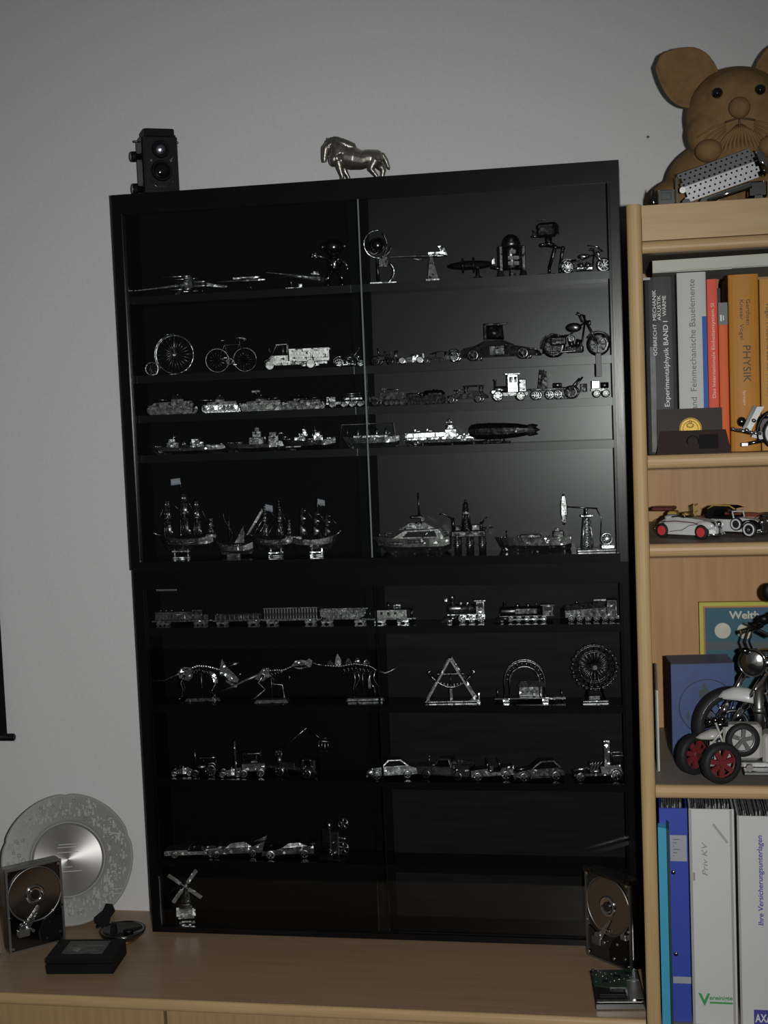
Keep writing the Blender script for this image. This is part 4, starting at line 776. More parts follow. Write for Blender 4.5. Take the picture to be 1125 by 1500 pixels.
# ---- upper case, floor: sailing ships, yacht, rig, cargo ship, oil field
G5 = 'metal ships on the floor of the upper case'
def sail(par, x, z, w, h_, bul=7, name='sail', m=DUSK):
    sx = -1 if bul < 0 else 1; a = .62
    def Q(u, v):
        q = (u - .5) * w * (1 - .15 * v); d = 9 * math.sin(PI * v) * math.cos(PI * (u - .5)) * sx
        return (x + d * math.cos(a) + q * math.sin(a), q * math.cos(a) - d * math.sin(a), z + h_ * v)
    return part(name, MB().sheet(Q, 6, 6, .4), m, par)
def sailship(t, L, B, hh, hm, sm, masts, bow, flag=None, stand=(0, 20, 6), lift=10):
    hl = part('hull', MB().hull(L, B, hh, bow, 7, .16, .25, stern=.7).tr((0, 0, lift), frm=0), hm, t)
    part('wale', MB().t([(-L * .40, -B * .49, lift + hh * .8), (0, -B * .52, lift + hh * .66), (L * .34, -B * .45, lift + hh * .8)], .5, 5), STEEL, hl)
    s = bow
    part('deckhouse', MB().rb(-s * L * .44 - 8, -s * L * .44 + 12, -B * .3, B * .3, lift + hh, lift + hh + 7, 1), hm, t)
    part('bowsprit', MB().c((s * L * .42, 0, lift + hh + 4), (s * L * .62, 0, lift + hh + 14), .8, .4, 6), sm, t)
    tops = []
    for x, top, w in masts:
        m_ = part('mast', MB().c((x, 0, lift + hh - 3), (x, 0, top), 1, .5, 6).b(x - 2.4, x + 2.4, -2.4, 2.4, lift + (top - lift) * .62, lift + (top - lift) * .62 + 1.5), sm, t)
        z0 = lift + hh + 5; hgt = top - z0 - 4; tops.append((x, top))
        for k, (a, b_) in enumerate(((0, .42), (.48, .76), (.80, .98))):
            yd = part('yard', MB().c((x, -w * (.5 - .12 * k), z0 + hgt * b_), (x, w * (.5 - .12 * k), z0 + hgt * b_), .5, n=5), sm, m_)
            sail(m_, x - s * 1, z0 + hgt * a, w * (.95 - .22 * k), hgt * (b_ - a), -s * -5, m=DUSK)
    rg = MB()
    for x, top in tops:
        for d in (-9, -4, 4, 9):
            for y in (-B * .45, B * .45): rg.c((x + d, y, lift + hh), (x, 0, lift + (top - lift) * .64), .22, n=3)
    for i in range(len(tops) - 1): rg.c((tops[i][0], 0, tops[i][1]), (tops[i + 1][0], 0, lift + (tops[i + 1][1] - lift) * .6), .22, n=3)
    e_ = max(tops, key=lambda q: q[0] * s); rg.c((e_[0], 0, e_[1] - 3), (s * L * .6, 0, lift + hh + 13), .25, n=3)
    part('rigging', rg, STEEL, t, kind='stuff')
    repeat('cannon', MB().c((0, -2, 0), (0, 1.4, 0), 1.0, n=8), STEEL, t, [(-L * .25 + i * L * .1, -B * .5 - .2, lift + hh * .86) for i in range(6)])
    if flag:
        x, z = flag; f_ = part('flag', MB().sheet(lambda u, v: (x - 17 * u, 1.2 * math.sin(5 * u), z + 11 * v - 1.5 * u), 6, 2, .3), FLAG, t); part('flag_staff', MB().c((x, 0, z - 12), (x, 0, z + 14), .5, n=6), STEEL, f_)
    x, w, h_ = stand
    part('stand', MB().rb(x - w, x + w, -9, 9, 0, 2.4, .6).b(x - w * .8, x - w * .8 + 2, -5, 5, 2, lift + 2).b(x + w * .8 - 2, x + w * .8, -5, 5, 2, lift + 2).b(x - w, x + w, -7, -6, h_, h_ + 2.4), BRIGHT, t)
t = put('sailing_ship', 'largest dark sailing ship with a pale flag, first on the case floor', 'model ship', 'u5', 85, 8, G5)
sailship(t, 96, 26, 20, DUSK, STEEL, [(-32, 106, 24), (-2, 118, 28), (20, 104, 22), (44, 72, 16)], -1, (-6, 130), (-10, 16, 11), 14)
part('bow_figure', MB().t([(-48, 0, 40), (-58, 0, 46), (-62, 0, 44)], 1.2), STEEL, t)
t = put('sailing_ship', 'small sailing ship with one curled sail and a pale hull', 'model ship', 'u5', 172, 6, G5)
part('hull', MB().hull(66, 20, 15, -1, 8, .16, .25).tr((0, 0, 4), frm=0), PALE, t); part('cradle', MB().b(-14, 10, -5, 5, 0, 6), DARK, t)
m_ = part('mast', MB().c((-8, 0, 18), (-8, 0, 86), .9, .5, 6), DUSK, t)
part('sail', MB().sheet(lambda u, v: (-10 + 9 * math.sin(5.2 * v) * (1 - .4 * v), (u - .5) * 16, 24 + 56 * v), 4, 12, .4), DUSK, m_)
m_ = part('mast', MB().c((18, 0, 18), (18, 0, 58), .7, .4, 6), STEEL, t); part('sail', MB().p([(0, 24), (17, 24), (17, 54)], -.2, .2, 'y'), DUSK, m_)
part('railing', MB().t([(-26, -9, 23), (0, -9.5, 21), (26, -7, 23)], .4, 4), STEEL, t); repeat('deck_barrel', MB().c((0, 0, 0), (0, 0, 3), 1.5, n=8), BRIGHT, t, [(-20, -5, 19), (-13, -5, 19), (-4, -5, 19), (8, -5, 19)])
t = put('sailing_ship', 'two masted sailing ship with slanted bright stays and a small flag', 'model ship', 'u5', 241, 6, G5)
sailship(t, 72, 22, 17, DUSK, PALE, [(-12, 92, 10), (14, 90, 14), (30, 66, 10)], -1, None, (6, 13, 5), 12)
part('stay_sails', MB().p([(-46, 38), (-16, 84), (-14, 78), (-40, 40)], -.3, .3, 'y'), PALE, t); st_ = MB()
for i in range(5): st_.c((-44 + 9 * i, -8, 34), (-12 + 4 * i, 0, 82 - 6 * i), .45, n=4)
part('stay', st_, BRIGHT, t); part('flag', MB().sheet(lambda u, v: (-10 + 13 * u, 1 * math.sin(5 * u), 80 + 11 * v - 3 * u), 5, 2, .3), FLAG, t); part('mast_knob', MB().e((14, 0, 95), 2).e((14, 0, 90), 1.6), BRIGHT, t)
t = put('sailing_ship', 'three masted sailing ship with a crossed pale flag at its stern', 'model ship', 'u5', 318, 6, G5)
sailship(t, 78, 22, 17, STEEL, DARK, [(-20, 88, 18), (4, 80, 20), (22, 76, 14)], 1, None, (2, 12, 5), 11)
f_ = part('flag', MB().sheet(lambda u, v: (6 + 13 * u, 1 * math.sin(5 * u), 88 + 10 * v - 3 * u), 5, 2, .3), FLAG, t); part('flag_staff', MB().c((6, 0, 70), (6, 0, 100), .5, n=6), STEEL, f_); part('flag_cross', MB().b(11, 13, -1.2, -.8, 85, 97).b(6.4, 18, -1.2, -.8, 89.5, 91.5), DUSK, f_)
part('stern_lantern', MB().t([(30, 0, 30), (38, -2, 36), (44, -2, 40)], 1.2).e((44, -2, 41), 2.2), BRIGHT, t)

t = put('motor_yacht', 'silver motor yacht model with raked decks on the case floor', 'model ship', 'u5', 485, 9, G5)
part('hull', MB().hull(138, 34, 27, -1, 3, .22, .3, full=2.0, stern=.9), PALE, t); part('hull_window', MB().rb(-34, -10, -17.4, -14, 16, 22, 1), DARK, t); part('hull_window', MB().rb(-2, 20, -17.8, -14, 19, 24, 1), DARK, t); part('bow_vent', MB().rb(-56, -44, -13.8, -9, 15, 21, 1), DARK, t)
d1 = part('main_deck', MB().pw([(-30, 27), (-8, 40), (50, 42), (60, 27)], 28, ktop=.85), PALE, t); part('deck_window', MB().p([(-12, 29), (-2, 38), (44, 39), (48, 29)], -13.9, -12.8, 'y'), GUN, d1)
d2 = part('upper_deck', MB().pw([(-18, 42), (2, 53), (24, 54), (44, 43)], 22, ktop=.8), STEEL, t); part('radar_arch', MB().rb(2, 24, -8, 8, 60, 65, 1.5).b(20, 24, -7, -5, 50, 62).b(20, 24, 5, 7, 50, 62), DARK, d2); part('radar_mast', MB().c((17, 0, 64), (16, 0, 104), 1.8, 1, 8), DUSK, d2)
part('bow_rail', MB().t([(-66, -4, 31), (-66, -4, 37), (-40, -12, 37), (-26, -14, 36)], .5, 5).c((-52, -9, 30), (-52, -9, 37), .5, n=5).c((-40, -12, 29), (-40, -12, 37), .5, n=5), BRIGHT, t)
part('stern_rail', MB().t([(52, -14, 28), (52, -14, 38), (67, -14, 38), (67, -14, 28)], .6, 5).c((60, -14, 28), (60, -14, 38), .6, n=5), BRIGHT, t); part('side_stair', MB().t([(22, -17, 27), (36, -16, 40)], 1), BRIGHT, t)
t = put('oil_rig', 'dark oil rig model with a tall derrick on shining legs', 'model oil rig', 'u5', 584, 10, G5)
part('platform', MB().rb(-26, 32, -18, 18, 28, 38, 1), DARK, t); repeat('leg', MB().c((0, 0, 0), (0, 0, 28), 4, n=12).c((0, 0, 12), (0, 0, 16), 5.2, n=12), BRIGHT, t, [(-17, -13, 0), (4, -13, 0), (25, -13, 0), (-17, 13, 0), (4, 13, 0), (25, 13, 0)])
dk = MB()
for a, b_ in ((-1, -1), (1, -1), (1, 1), (-1, 1)): dk.c((a * 7 - 2, b_ * 7, 38), (a * 2.5 - 2, b_ * 2.5, 84), .8, n=5)
for k in range(7):
    q = 7 - 4.5 * k / 7; z = 38 + 46 * k / 7; q2 = 7 - 4.5 * (k + 1) / 7; z2 = z + 46 / 7
    for s_ in (-1, 1): dk.c((-q - 2, s_ * q, z), (q2 - 2, s_ * q2, z2), .5, n=4).c((q - 2, s_ * q, z), (-q2 - 2, s_ * q2, z2), .5, n=4)
part('derrick', dk.b(-7, 3, -5, 5, 66, 70).c((-2, 0, 84), (-2, 0, 90), 2.5, 1, 8), DARK, t)
part('crane', MB().c((-24, -4, 38), (-24, -4, 60), 2.4, n=8).t([(-24, -4, 58), (-42, -6, 68), (-46, -6, 66)], 1.2), DARK, t); part('crane', MB().c((24, -4, 38), (24, -4, 52), 1.6, n=8).t([(24, -4, 48), (34, -6, 60)], 1.1), DARK, t)
part('module', MB().rb(8, 22, -12, 6, 38, 48, 1), DUSK, t); part('module', MB().rb(-20, -10, -12, 4, 38, 46, 1), DARK, t); part('helipad', MB().c((34, 0, 41), (34, 0, 42.5), 9, n=16), DARK, t)
t = put('cargo_ship', 'long grey cargo ship model right of the oil rig', 'model ship', 'u5', 694, 6, G5)
part('hull', MB().hull(128, 30, 23, -1, 2, .10, .5, full=3, stern=.8), STEEL, t); part('deck_block', MB().rb(-20, 14, -9, 9, 23, 29, 1), DARK, t); part('wheelhouse', MB().rb(34, 52, -9, 9, 23, 34, 1.2).b(38, 44, -4, 4, 34, 38), DARK, t)
part('mast', MB().c((-44, 0, 23), (-44, 0, 36), .8, n=6), DARK, t); repeat('bollard', MB().c((0, 0, 0), (0, 0, 4), 1.2, n=8), BRIGHT, t, [(x, -9, 23) for x in (-52, -46, -24, 0, 20, 30)]); part('propeller', MB().e((62, -4, 8), (2, 3, 5)), BRIGHT, t)
t = put('pump_jack', 'grey oil pump jack model with a perforated horse head', 'model pump', 'u5', 776, 8, None, y=-28)
part('walking_beam', MB().c((-26, 0, 72), (26, 0, 68), 1.3, n=8), DUSK, t)
hd = part('horse_head', MB().sheet(lambda u, v: (-30 + 12 * (u - .5) * math.sin(PI * (.08 + .84 * v)) , -2, 42 + 52 * v), 6, 10, 2), STEEL, t); repeat('hole', MB().c((0, -1, 0), (0, .4, 0), 1.7, n=8), DARK, hd, [(-33 + (i % 2) * 6, -2.6, 50 + 7 * (i // 2)) for i in range(12)])
part('samson_post', MB().c((0, -6, 0), (4, 0, 70), 1.1, n=6).c((10, 6, 0), (4, 0, 70), 1.1, n=6), DARK, t); part('crank_rod', MB().t([(24, 0, 68), (32, 0, 52), (30, 0, 20)], 1), DUSK, t); part('base', MB().rb(-8, 36, -8, 8, 0, 3, .8), DUSK, t)
t = put('oil_derrick', 'bright lattice oil derrick with a round winch wheel', 'model derrick', 'u5', 801, 8, None, y=-62)
dk = MB()
for a, b_ in ((-1, -1), (1, -1), (1, 1), (-1, 1)): dk.c((a * 9 - 16, b_ * 9, 6), (a * 4.5 - 16, b_ * 4.5, 58), 1.2, n=6)
for k in range(6):
    f0, f1 = k / 6, (k + 1) / 6; q, q2 = 9 - 4.5 * f0, 9 - 4.5 * f1; z, z2 = 6 + 52 * f0, 6 + 52 * f1
    for s_ in (-1, 1):
        dk.c((-q - 16, s_ * q, z), (q2 - 16, s_ * q2, z2), .9, n=4).c((s_ * q - 16, -q, z), (s_ * q2 - 16, q2, z2), .6, n=4).c((-q2 - 16, s_ * q2, z2), (q2 - 16, s_ * q2, z2), .7, n=4)
part('lattice_tower', dk, GLITTER, t); part('crown_platform', MB().rb(-26, -6, -7, 7, 58, 61, .6).c((-16, 0, 61), (-16, 0, 68), 2.2, 1.4, 8).e((-16, 0, 70), 3), BRIGHT, t)
ww = part('winch_wheel', MB().o((16, 0, 20), (0, 1, .1), 9, 1.6, 24, 6).c((16, -2, 20), (16, 2, 20), 2.4, n=10), GLITTER, t)
sp = MB()
for i in range(10): a = 2 * PI * i / 10; sp.c((16, 0, 20), (16 + 9 * math.cos(a), 0, 20 + 9 * math.sin(a)), .8, n=4)
part('spokes', sp, GLITTER, ww); part('base', MB().rb(-34, 30, -11, 11, 0, 4, .8), STEEL, t); part('engine_house', MB().rb(6, 28, -8, 8, 4, 11, 1), GLITTER, t)

# ---- lower case, first row: trains
H1_ = 'metal railway models on the top row of the lower case'
def bogies(t, L, xs, m=STEEL, r=3.6, n=2):
    for x in xs:
        b_ = part('bogie', MB().rb(x - 10, x + 10, -8.5, -7, r * .6, r * 1.9, .5).rb(x - 10, x + 10, 7, 8.5, r * .6, r * 1.9, .5).b(x - 2, x + 2, -7, 7, r, r * 2), m, t)
        repeat('wheel', MB().c((0, -.8, 0), (0, .8, 0), r, n=14).c((0, -1.4, 0), (0, -.8, 0), r * .35, n=8), m, b_, [(x + d, s_ * 6.4, r) for d in ((-6, 6) if n == 2 else (-8, 0, 8)) for s_ in (-1, 1)])
def coupler(t, L, z=6): part('coupler', MB().b(-L / 2 - 4, -L / 2, -1.5, 1.5, z, z + 2.4), DUSK, t); part('coupler', MB().b(L / 2, L / 2 + 4, -1.5, 1.5, z, z + 2.4), DUSK, t)
t = put('diesel_locomotive', 'boxy dark diesel locomotive model, first on the train row', 'model locomotive', 'l1', 70, 4, H1_, y=-48)
part('body', MB().rb(-48, 20, -8.5, 8.5, 9, 26, 1.5), DUSK, t); part('underframe', MB().b(-52, 52, -9, 9, 7, 9.5), STEEL, t); part('cab', MB().rb(20, 40, -9.5, 9.5, 9, 29, 1.2), DUSK, t); part('short_hood', MB().rb(40, 50, -7, 7, 9, 20, 1.5), DUSK, t)
repeat('cab_window', MB().b(-2.5, 2.5, -.6, .2, -2.5, 2.5), BLACK, t, [(25, -9.6, 23), (34, -9.6, 23)]); repeat('roof_fan', MB().c((0, 0, 0), (0, 0, 1.4), 3, n=12), STEEL, t, [(x, 0, 26) for x in (-38, -28, -18, 2)])
repeat('louvre', MB().b(-.6, .6, -.5, 0, 0, 10), STEEL, t, [(-44 + 6 * i, -8.6, 12) for i in range(10)]); part('handrail', MB().t([(-48, -9.4, 20), (18, -9.4, 20)], .35, 4), STEEL, t); bogies(t, 104, (-34, 34), n=3); coupler(t, 104)
t = put('flat_gondola_car', 'low open railway wagon with round stakes behind the diesel', 'model wagon', 'l1', 173, 4, H1_, y=-48)
part('deck', MB().b(-42, 42, -8.5, 8.5, 7, 9.5), DUSK, t); part('side_wall', MB().b(-40, 40, -8.5, -7.8, 9.5, 18).b(-40, 40, -8.9, -7.4, 17.4, 18.4), DARK, t); part('side_wall', MB().b(-40, 40, 7.8, 8.5, 9.5, 18), DARK, t)
repeat('stake', MB().b(-.7, .7, -.7, 0, 9, 18.6), STEEL, t, [(-38 + 8.4 * i, -8.5, 0) for i in range(10)]); bogies(t, 84, (-28, 28)); coupler(t, 84)
t = put('stock_car', 'tall slatted railway stock wagon with light top edge', 'model wagon', 'l1', 270, 4, H1_, y=-48)
part('underframe', MB().b(-48, 48, -8.5, 8.5, 7, 9.5), STEEL, t); part('inner_box', MB().b(-46, 46, -7.4, 7.4, 9.5, 29), BLACK, t); repeat('upright_slat', MB().b(-.8, .8, -.8, .1, 9, 30), STEEL, t, [(-46 + 5.1 * i, -7.5, 0) for i in range(19)])
part('roof', MB().p([(-9, 29.4), (9, 29.4), (6, 31.4), (-6, 31.4)], -48, 48, 'x'), DUSK, t); part('top_rail', MB().b(-48, 48, -9.2, -8, 28.6, 30), STEEL, t); part('lower_rail', MB().b(-47, 47, -8.6, -7.6, 9, 10.6), STEEL, t); bogies(t, 96, (-34, 34)); coupler(t, 96)
t = put('hopper_car', 'open railway hopper wagon with ribbed side left of the caboose', 'model wagon', 'l1', 363, 4, H1_, y=-48)
part('body', MB().p([(-40, 24), (-40, 15), (-26, 8), (26, 8), (40, 15), (40, 24)], -8, 8, 'y'), DUSK, t); repeat('side_rib', MB().b(-.7, .7, -.9, 0, 9, 24), STEEL, t, [(-24 + 8 * i, -8, 0) for i in range(7)]); part('top_rail', MB().b(-41, 41, -9, -7.6, 23, 25).b(-41, 41, 7.6, 9, 23, 25), STEEL, t); part('ladder', MB().b(-38, -37, -8.8, -8, 10, 24).b(-34, -33, -8.8, -8, 10, 24).b(-38, -33, -8.8, -8, 14, 15).b(-38, -33, -8.8, -8, 19, 20), STEEL, t); bogies(t, 84, (-29, 29)); coupler(t, 84)
t = put('caboose', 'little railway caboose with roof cupola and bright chimney', 'model wagon', 'l1', 447, 4, H1_, y=-48)
part('body', MB().rb(-28, 28, -8.5, 8.5, 9, 24, .6), PALE, t); part('roof', MB().p([(-10, 24), (10, 24), (7, 25.8), (-7, 25.8)], -38, 38, 'x'), DUSK, t); cp = part('cupola', MB().rb(4, 18, -7, 7, 25.6, 33, .8), BRIGHT, t); part('cupola_window', MB().b(8, 14, -7.6, -6.8, 28, 31), BLACK, cp)
part('chimney', MB().c((-4, -3, 25), (-4, -3, 37), 1.8, n=10), CHROME, t); repeat('window', MB().b(-2, 2, -.6, .2, -2.2, 2.2), BLACK, t, [(x, -8.6, 18) for x in (-16, -4, 8)]); part('end_rail', MB().t([(36, -8, 9), (36, -8, 24)], .7, 5).t([(36, 8, 9), (36, 8, 24)], .7, 5).b(34, 38, -8, 8, 8, 9), STEEL, t); part('end_rail', MB().t([(-36, -8, 9), (-36, -8, 24)], .7, 5).b(-38, -34, -8, 8, 8, 9), STEEL, t); part('underframe', MB().b(-36, 36, -8, 8, 7, 9.2), STEEL, t); bogies(t, 76, (-20, 20), BRIGHT); coupler(t, 76)
def steamloco(t, L, H, m1, m2, drivers, stack, cabx, boiler_r, tender=True, oldstack=False):
    x0 = -L / 2; bl = cabx - x0 - 10
    part('boiler', MB().l([(boiler_r * .9, x0 + 8), (boiler_r, x0 + 10), (boiler_r, cabx)], (0, 0, H * .52), 'x', 20), m1, t)
    part('smokebox_door', MB().l([(.1, x0 + 5.4), (boiler_r * .5, x0 + 6), (boiler_r * .92, x0 + 8)], (0, 0, H * .52), 'x', 18, False), m2, t)
    for i in range(3): part('boiler_band', MB().o((x0 + 18 + i * bl * .3, 0, H * .52), (1, 0, 0), boiler_r + .2, .5, 22, 5), m2, t)
    z = H * .52 + boiler_r * .8
    part('chimney', MB().l([(2.6, z), (2.6, z + (H - z) * .5), (stack, H - 2), (stack * .8, H)] if oldstack else [(2.8, z), (2.6, H * .93), (3.2, H * .96)], (x0 + 15, 0, 0), n=14), m1, t)
    for x in (x0 + 15 + bl * .32, x0 + 15 + bl * .58): part('dome', MB().l([(3.4, z - 1), (3.4, z + 4), (2, z + 6), (.1, z + 6.6)], (x, 0, 0), n=12), m2, t)
    cb_ = part('cab', MB().rb(cabx, cabx + L * .18, -10, 10, H * .30, H * .80, .8), m1, t); part('cab_roof', MB().b(cabx - 3, cabx + L * .2, -11, 11, H * .80, H * .84), m1, cb_); part('cab_window', MB().b(cabx + 3, cabx + L * .15, -10.6, -9.8, H * .56, H * .74), BLACK, cb_)
    part('running_board', MB().b(x0 + 6, cabx + L * .18, -10, 10, H * .30, H * .33), m2, t)
    repeat('driving_wheel', wheel_mb(H * .165, 2.6, 20, 8), m2, t, [(x, s_ * 8, H * .165) for x in drivers for s_ in (-1, 1)]); part('side_rod', MB().b(drivers[0] - 2, drivers[-1] + 2, -10.6, -9.6, H * .13, H * .13 + 1.8), BRIGHT, t)
    repeat('pilot_wheel', wheel_mb(H * .09, 2, 14, 6), m2, t, [(x0 + 10, s_ * 7, H * .09) for s_ in (-1, 1)])
    part('cowcatcher', MB().loft([[(x0 - 6, -3, .6), (x0 + 5, -9, .6), (x0 + 5, 9, .6), (x0 - 6, 3, .6)], [(x0 + 2, -3, H * .24), (x0 + 6, -8, H * .24), (x0 + 6, 8, H * .24), (x0 + 2, 3, H * .24)]]), m2, t); part('cylinder', MB().c((x0 + 9, -9.5, H * .2), (x0 + 21, -9.5, H * .2), 3.4, n=12), m2, t)
t = put('steam_locomotive', 'steam locomotive model with a wide chimney and bright boiler', 'model locomotive', 'l1', 580, 4, H1_, y=-48)
steamloco(t, 82, 46, STEEL, BRIGHT, (-10, 6, 22), 6, 14, 8, oldstack=True); part('headlamp', MB().rb(-40, -34, -3, 3, 36, 42, .8), BRIGHT, t)
t = put('steam_locomotive', 'long dark steam locomotive in the middle of three', 'model locomotive', 'l1', 680, 4, H1_, y=-48)
steamloco(t, 104, 35, DARK, DUSK, (-28, -14, 0, 14, 28), 3, 26, 8.4); part('water_tank', MB().rb(-20, 18, -9.6, -8, 14, 24, .8), DARK, t); repeat('bolt', MB().e((0, 0, 0), 1.2, 8, 6), BRIGHT, t, [(-46, -9.6, 14), (-14, -10.4, 11), (16, -9, 31)])
t = put('steam_locomotive', 'streamlined dark steam locomotive at the right end of the row', 'model locomotive', 'l1', 784, 6, H1_, y=-48)
part('casing', MB().loft([[(x, -w, 8), (x, w, 8), (x, w, z * .7), (x, w * .5, z), (x, -w * .5, z), (x, -w, z * .7)] for x, w, z in ((-47, 5, 22), (-40, 9, 28), (0, 9.5, 31), (28, 9.5, 34))]), DARK, t); part('cab', MB().rb(28, 47, -9.5, 9.5, 8, 37, 1.5), DARK, t); part('top_rail', MB().b(8, 36, -1, 1, 34, 36).c((-20, 0, 30), (-20, 0, 34), 2.4, n=10), STEEL, t)
repeat('driving_wheel', wheel_mb(6.4, 2.6, 18, 8), DUSK, t, [(x, s_ * 8, 6.4) for x in (-30, -16, -2, 12, 26, 38) for s_ in (-1, 1)]); repeat('wheel_boss', MB().e((0, 0, 0), 1.3, 8, 6), BRIGHT, t, [(x, -10, 8) for x in (-30, -16, -2, 12)]); part('buffer_beam', MB().b(44, 49, -9, 9, 4, 9), DUSK, t)

# ---- lower case, second row: skeletons and fairground rides
H2_ = 'metal dinosaur skeletons in the lower case'
def spine(pts, r, n=26):
    P = [Vector(p) for p in pts]; m = MB(); seg = [(P[i + 1] - P[i]).length for i in range(len(P) - 1)]; T = sum(seg); res = []
    for k in range(n):
        d = T * k / (n - 1); i = 0
        while i < len(seg) - 1 and d > seg[i]: d -= seg[i]; i += 1
        q = P[i].lerp(P[i + 1], min(1, d / seg[i])); res.append(q); rr = r[0] + (r[1] - r[0]) * k / (n - 1); m.e(q, (rr * 1.25, rr, rr), 7, 5)
    m.t(res, [max(.4, (r[0] + (r[1] - r[0]) * k / (n - 1)) * .7) for k in range(n)], 6)
    return m
def ribs(par, xs, m_): 
    me = MB().o((0, 0, -8), (1, 0, 0), 8, .8, 14, 5, 20, 340)
    return repeat('rib', me, m_, par, [(x, 0, z, (0, 0, 0), s_) for x, z, s_ in xs])
def plinth(t, x, w, hh, px, m_=STEEL):
    part('stand_plate', MB().loft([[(x - w, -12, 0), (x + w, -12, 0), (x + w, 12, 0), (x - w, 12, 0)], [(x - w * .9, -9, 5), (x + w * .9, -9, 5), (x + w * .9, 9, 5), (x - w * .9, 9, 5)]]), m_, t); part('support_rod', MB().c((px, 0, 4), (px, 0, hh), .8, n=6), m_, t); repeat('screw', MB().e((0, 0, 0), 1.4, 8, 6), BRIGHT, t, [(x - w * .7, -11.4, 2.4), (x + w * .7, -11.4, 2.4)])
t = put('triceratops_skeleton', 'horned dinosaur skeleton model with a neck frill on a stand', 'dinosaur model', 'l2', 92, 8, H2_, y=-42)
part('backbone', spine([(-20, 0, 55), (0, 0, 62), (20, 0, 60), (38, 0, 54)], (3.4, 2.6), 16), BRIGHT, t); part('tail', MB().t([(-20, 0, 54), (-40, 0, 46), (-60, 0, 37), (-76, 0, 38)], [4.6, 3.2, 2, .6], 8), STEEL, t)
ribs(t, [(-8 + 6 * i, 58 + 2 * math.sin(i), 1.0 - .04 * abs(i - 3)) for i in range(6)], DUSK); part('pelvis', MB().p([(-32, 42), (-16, 36), (-8, 44), (-10, 60), (-24, 62), (-34, 54)], -7, 7, 'y', .8), DUSK, t)
for s_ in (-1, 1):
    part('hind_leg', MB().t([(-22, 7 * s_, 48), (-30, 9 * s_, 34), (-26, 9 * s_, 22), (-31, 10 * s_, 7)], [2.6, 2, 1.6, 1.4], 7).e((-33, 10 * s_, 6), (4, 3, 1.6)), DUSK, t)
    part('fore_leg', MB().t([(26, 7 * s_, 48), (34, 9 * s_, 34), (26, 10 * s_, 20), (28, 10 * s_, 7)], [2.6, 2, 1.6, 1.4], 7).e((26, 10 * s_, 6), (4, 3, 1.6)), DUSK, t)
part('shoulder_plate', MB().p([(22, 52), (32, 50), (37, 36), (31, 34)], -10, -8.6, 'y').b(29, 37, -11.4, -10.2, 32, 36), BRIGHT, t)
sk = part('skull', MB().p([(42, 56), (52, 60), (66, 46), (74, 36), (70, 30), (56, 34), (48, 44)], -5, 5, 'y', .8), STEEL, t); part('frill', MB().p([(40, 46), (42, 62), (46, 75), (50, 66), (56, 58), (48, 44)], -9, 9, 'y', .9), STEEL, sk); part('horn', MB().t([(54, -5, 57), (64, -6, 63), (78, -6, 64)], [2.6, 1.8, .3], 7), STEEL, sk); part('horn', MB().t([(54, 5, 57), (64, 6, 63), (78, 6, 64)], [2.6, 1.8, .3], 7), STEEL, sk); part('nose_horn', MB().c((70, 0, 42), (80, 0, 46), 1.6, .3, 7), STEEL, sk); part('jaw', MB().p([(50, 36), (68, 27), (62, 24), (50, 32)], -3.6, 3.6, 'y'), DUSK, sk)
plinth(t, 8, 32, 56, 6)
t = put('tyrannosaur_skeleton', 'two legged dinosaur skeleton model leaning forward on a stand', 'dinosaur model', 'l2', 216, 6, H2_, y=-56)
part('backbone', spine([(-6, 0, 50), (14, 0, 56), (36, 0, 56), (52, 0, 62)], (3.2, 2.4), 16), STEEL, t); part('tail', MB().t([(-4, 0, 50), (-30, 0, 40), (-56, 0, 28), (-84, 0, 18)], [4.6, 3.4, 2.2, .4], 8).b(-53, -47, -3.6, -2, 28, 32), PALE, t)
ribs(t, [(10 + 5.5 * i, 54 + .6 * i, .85 - .05 * i) for i in range(5)], DUSK); part('pelvis', MB().p([(-14, 42), (0, 38), (12, 46), (12, 62), (0, 60)], -6, 6, 'y', .8), STEEL, t)
part('leg', MB().t([(2, -6, 50), (-8, -8, 36), (4, -8, 24), (-16, -8, 8), (-22, -8, 6)], [3, 2.2, 1.9, 1.7, 1.2], 7), STEEL, t); part('leg', MB().t([(6, 6, 50), (18, 8, 38), (14, 8, 30), (32, 8, 28), (34, 8, 6), (38, 8, 6)], [3, 2.2, 1.9, 1.7, 1.5, 1.2], 7), DUSK, t); part('arm', MB().t([(42, -5, 52), (48, -7, 44), (46, -8, 40)], 1.1, 6), DUSK, t)
sk = part('skull', MB().p([(50, 62), (58, 72), (70, 74), (86, 70), (86, 66), (62, 64)], -5, 5, 'y', .8), STEEL, t); part('jaw', MB().p([(54, 61), (66, 60), (84, 62), (66, 57)], -4, 4, 'y', .8), STEEL, sk); repeat('tooth', MB().c((0, 0, 0), (0, 0, -2.6), .7, .1, 5), PALE, sk, [(64 + 4 * i, -4.4, 66.5) for i in range(6)]); part('hip_bolt', MB().e((8, -7, 60), 2).e((32, -4, 55), (5, 1.5, 1.6)), BRIGHT, t)
plinth(t, 14, 30, 52, 14, PALE)
t = put('stegosaur_skeleton', 'long four legged dinosaur skeleton model with one back plate on a stand', 'dinosaur model', 'l2', 372, 6, H2_, y=-40)
part('backbone', spine([(-46, 0, 62), (-20, 0, 60), (4, 0, 64), (30, 0, 60), (46, 0, 50)], (2.6, 2.4), 22), STEEL, t); part('tail', MB().t([(46, 0, 50), (58, 0, 46), (68, 0, 50), (80, 0, 57)], [2.6, 2.4, 2.8, 1.2], 8), PALE, t); part('neck', MB().t([(-46, 0, 62), (-62, 0, 65), (-76, 0, 71)], [2.8, 2.2, 1.8], 8), STEEL, t)
ribs(t, [(-14 + 7 * i, 60 + 2 * math.sin(i * .7), 1.0) for i in range(7)], DUSK)
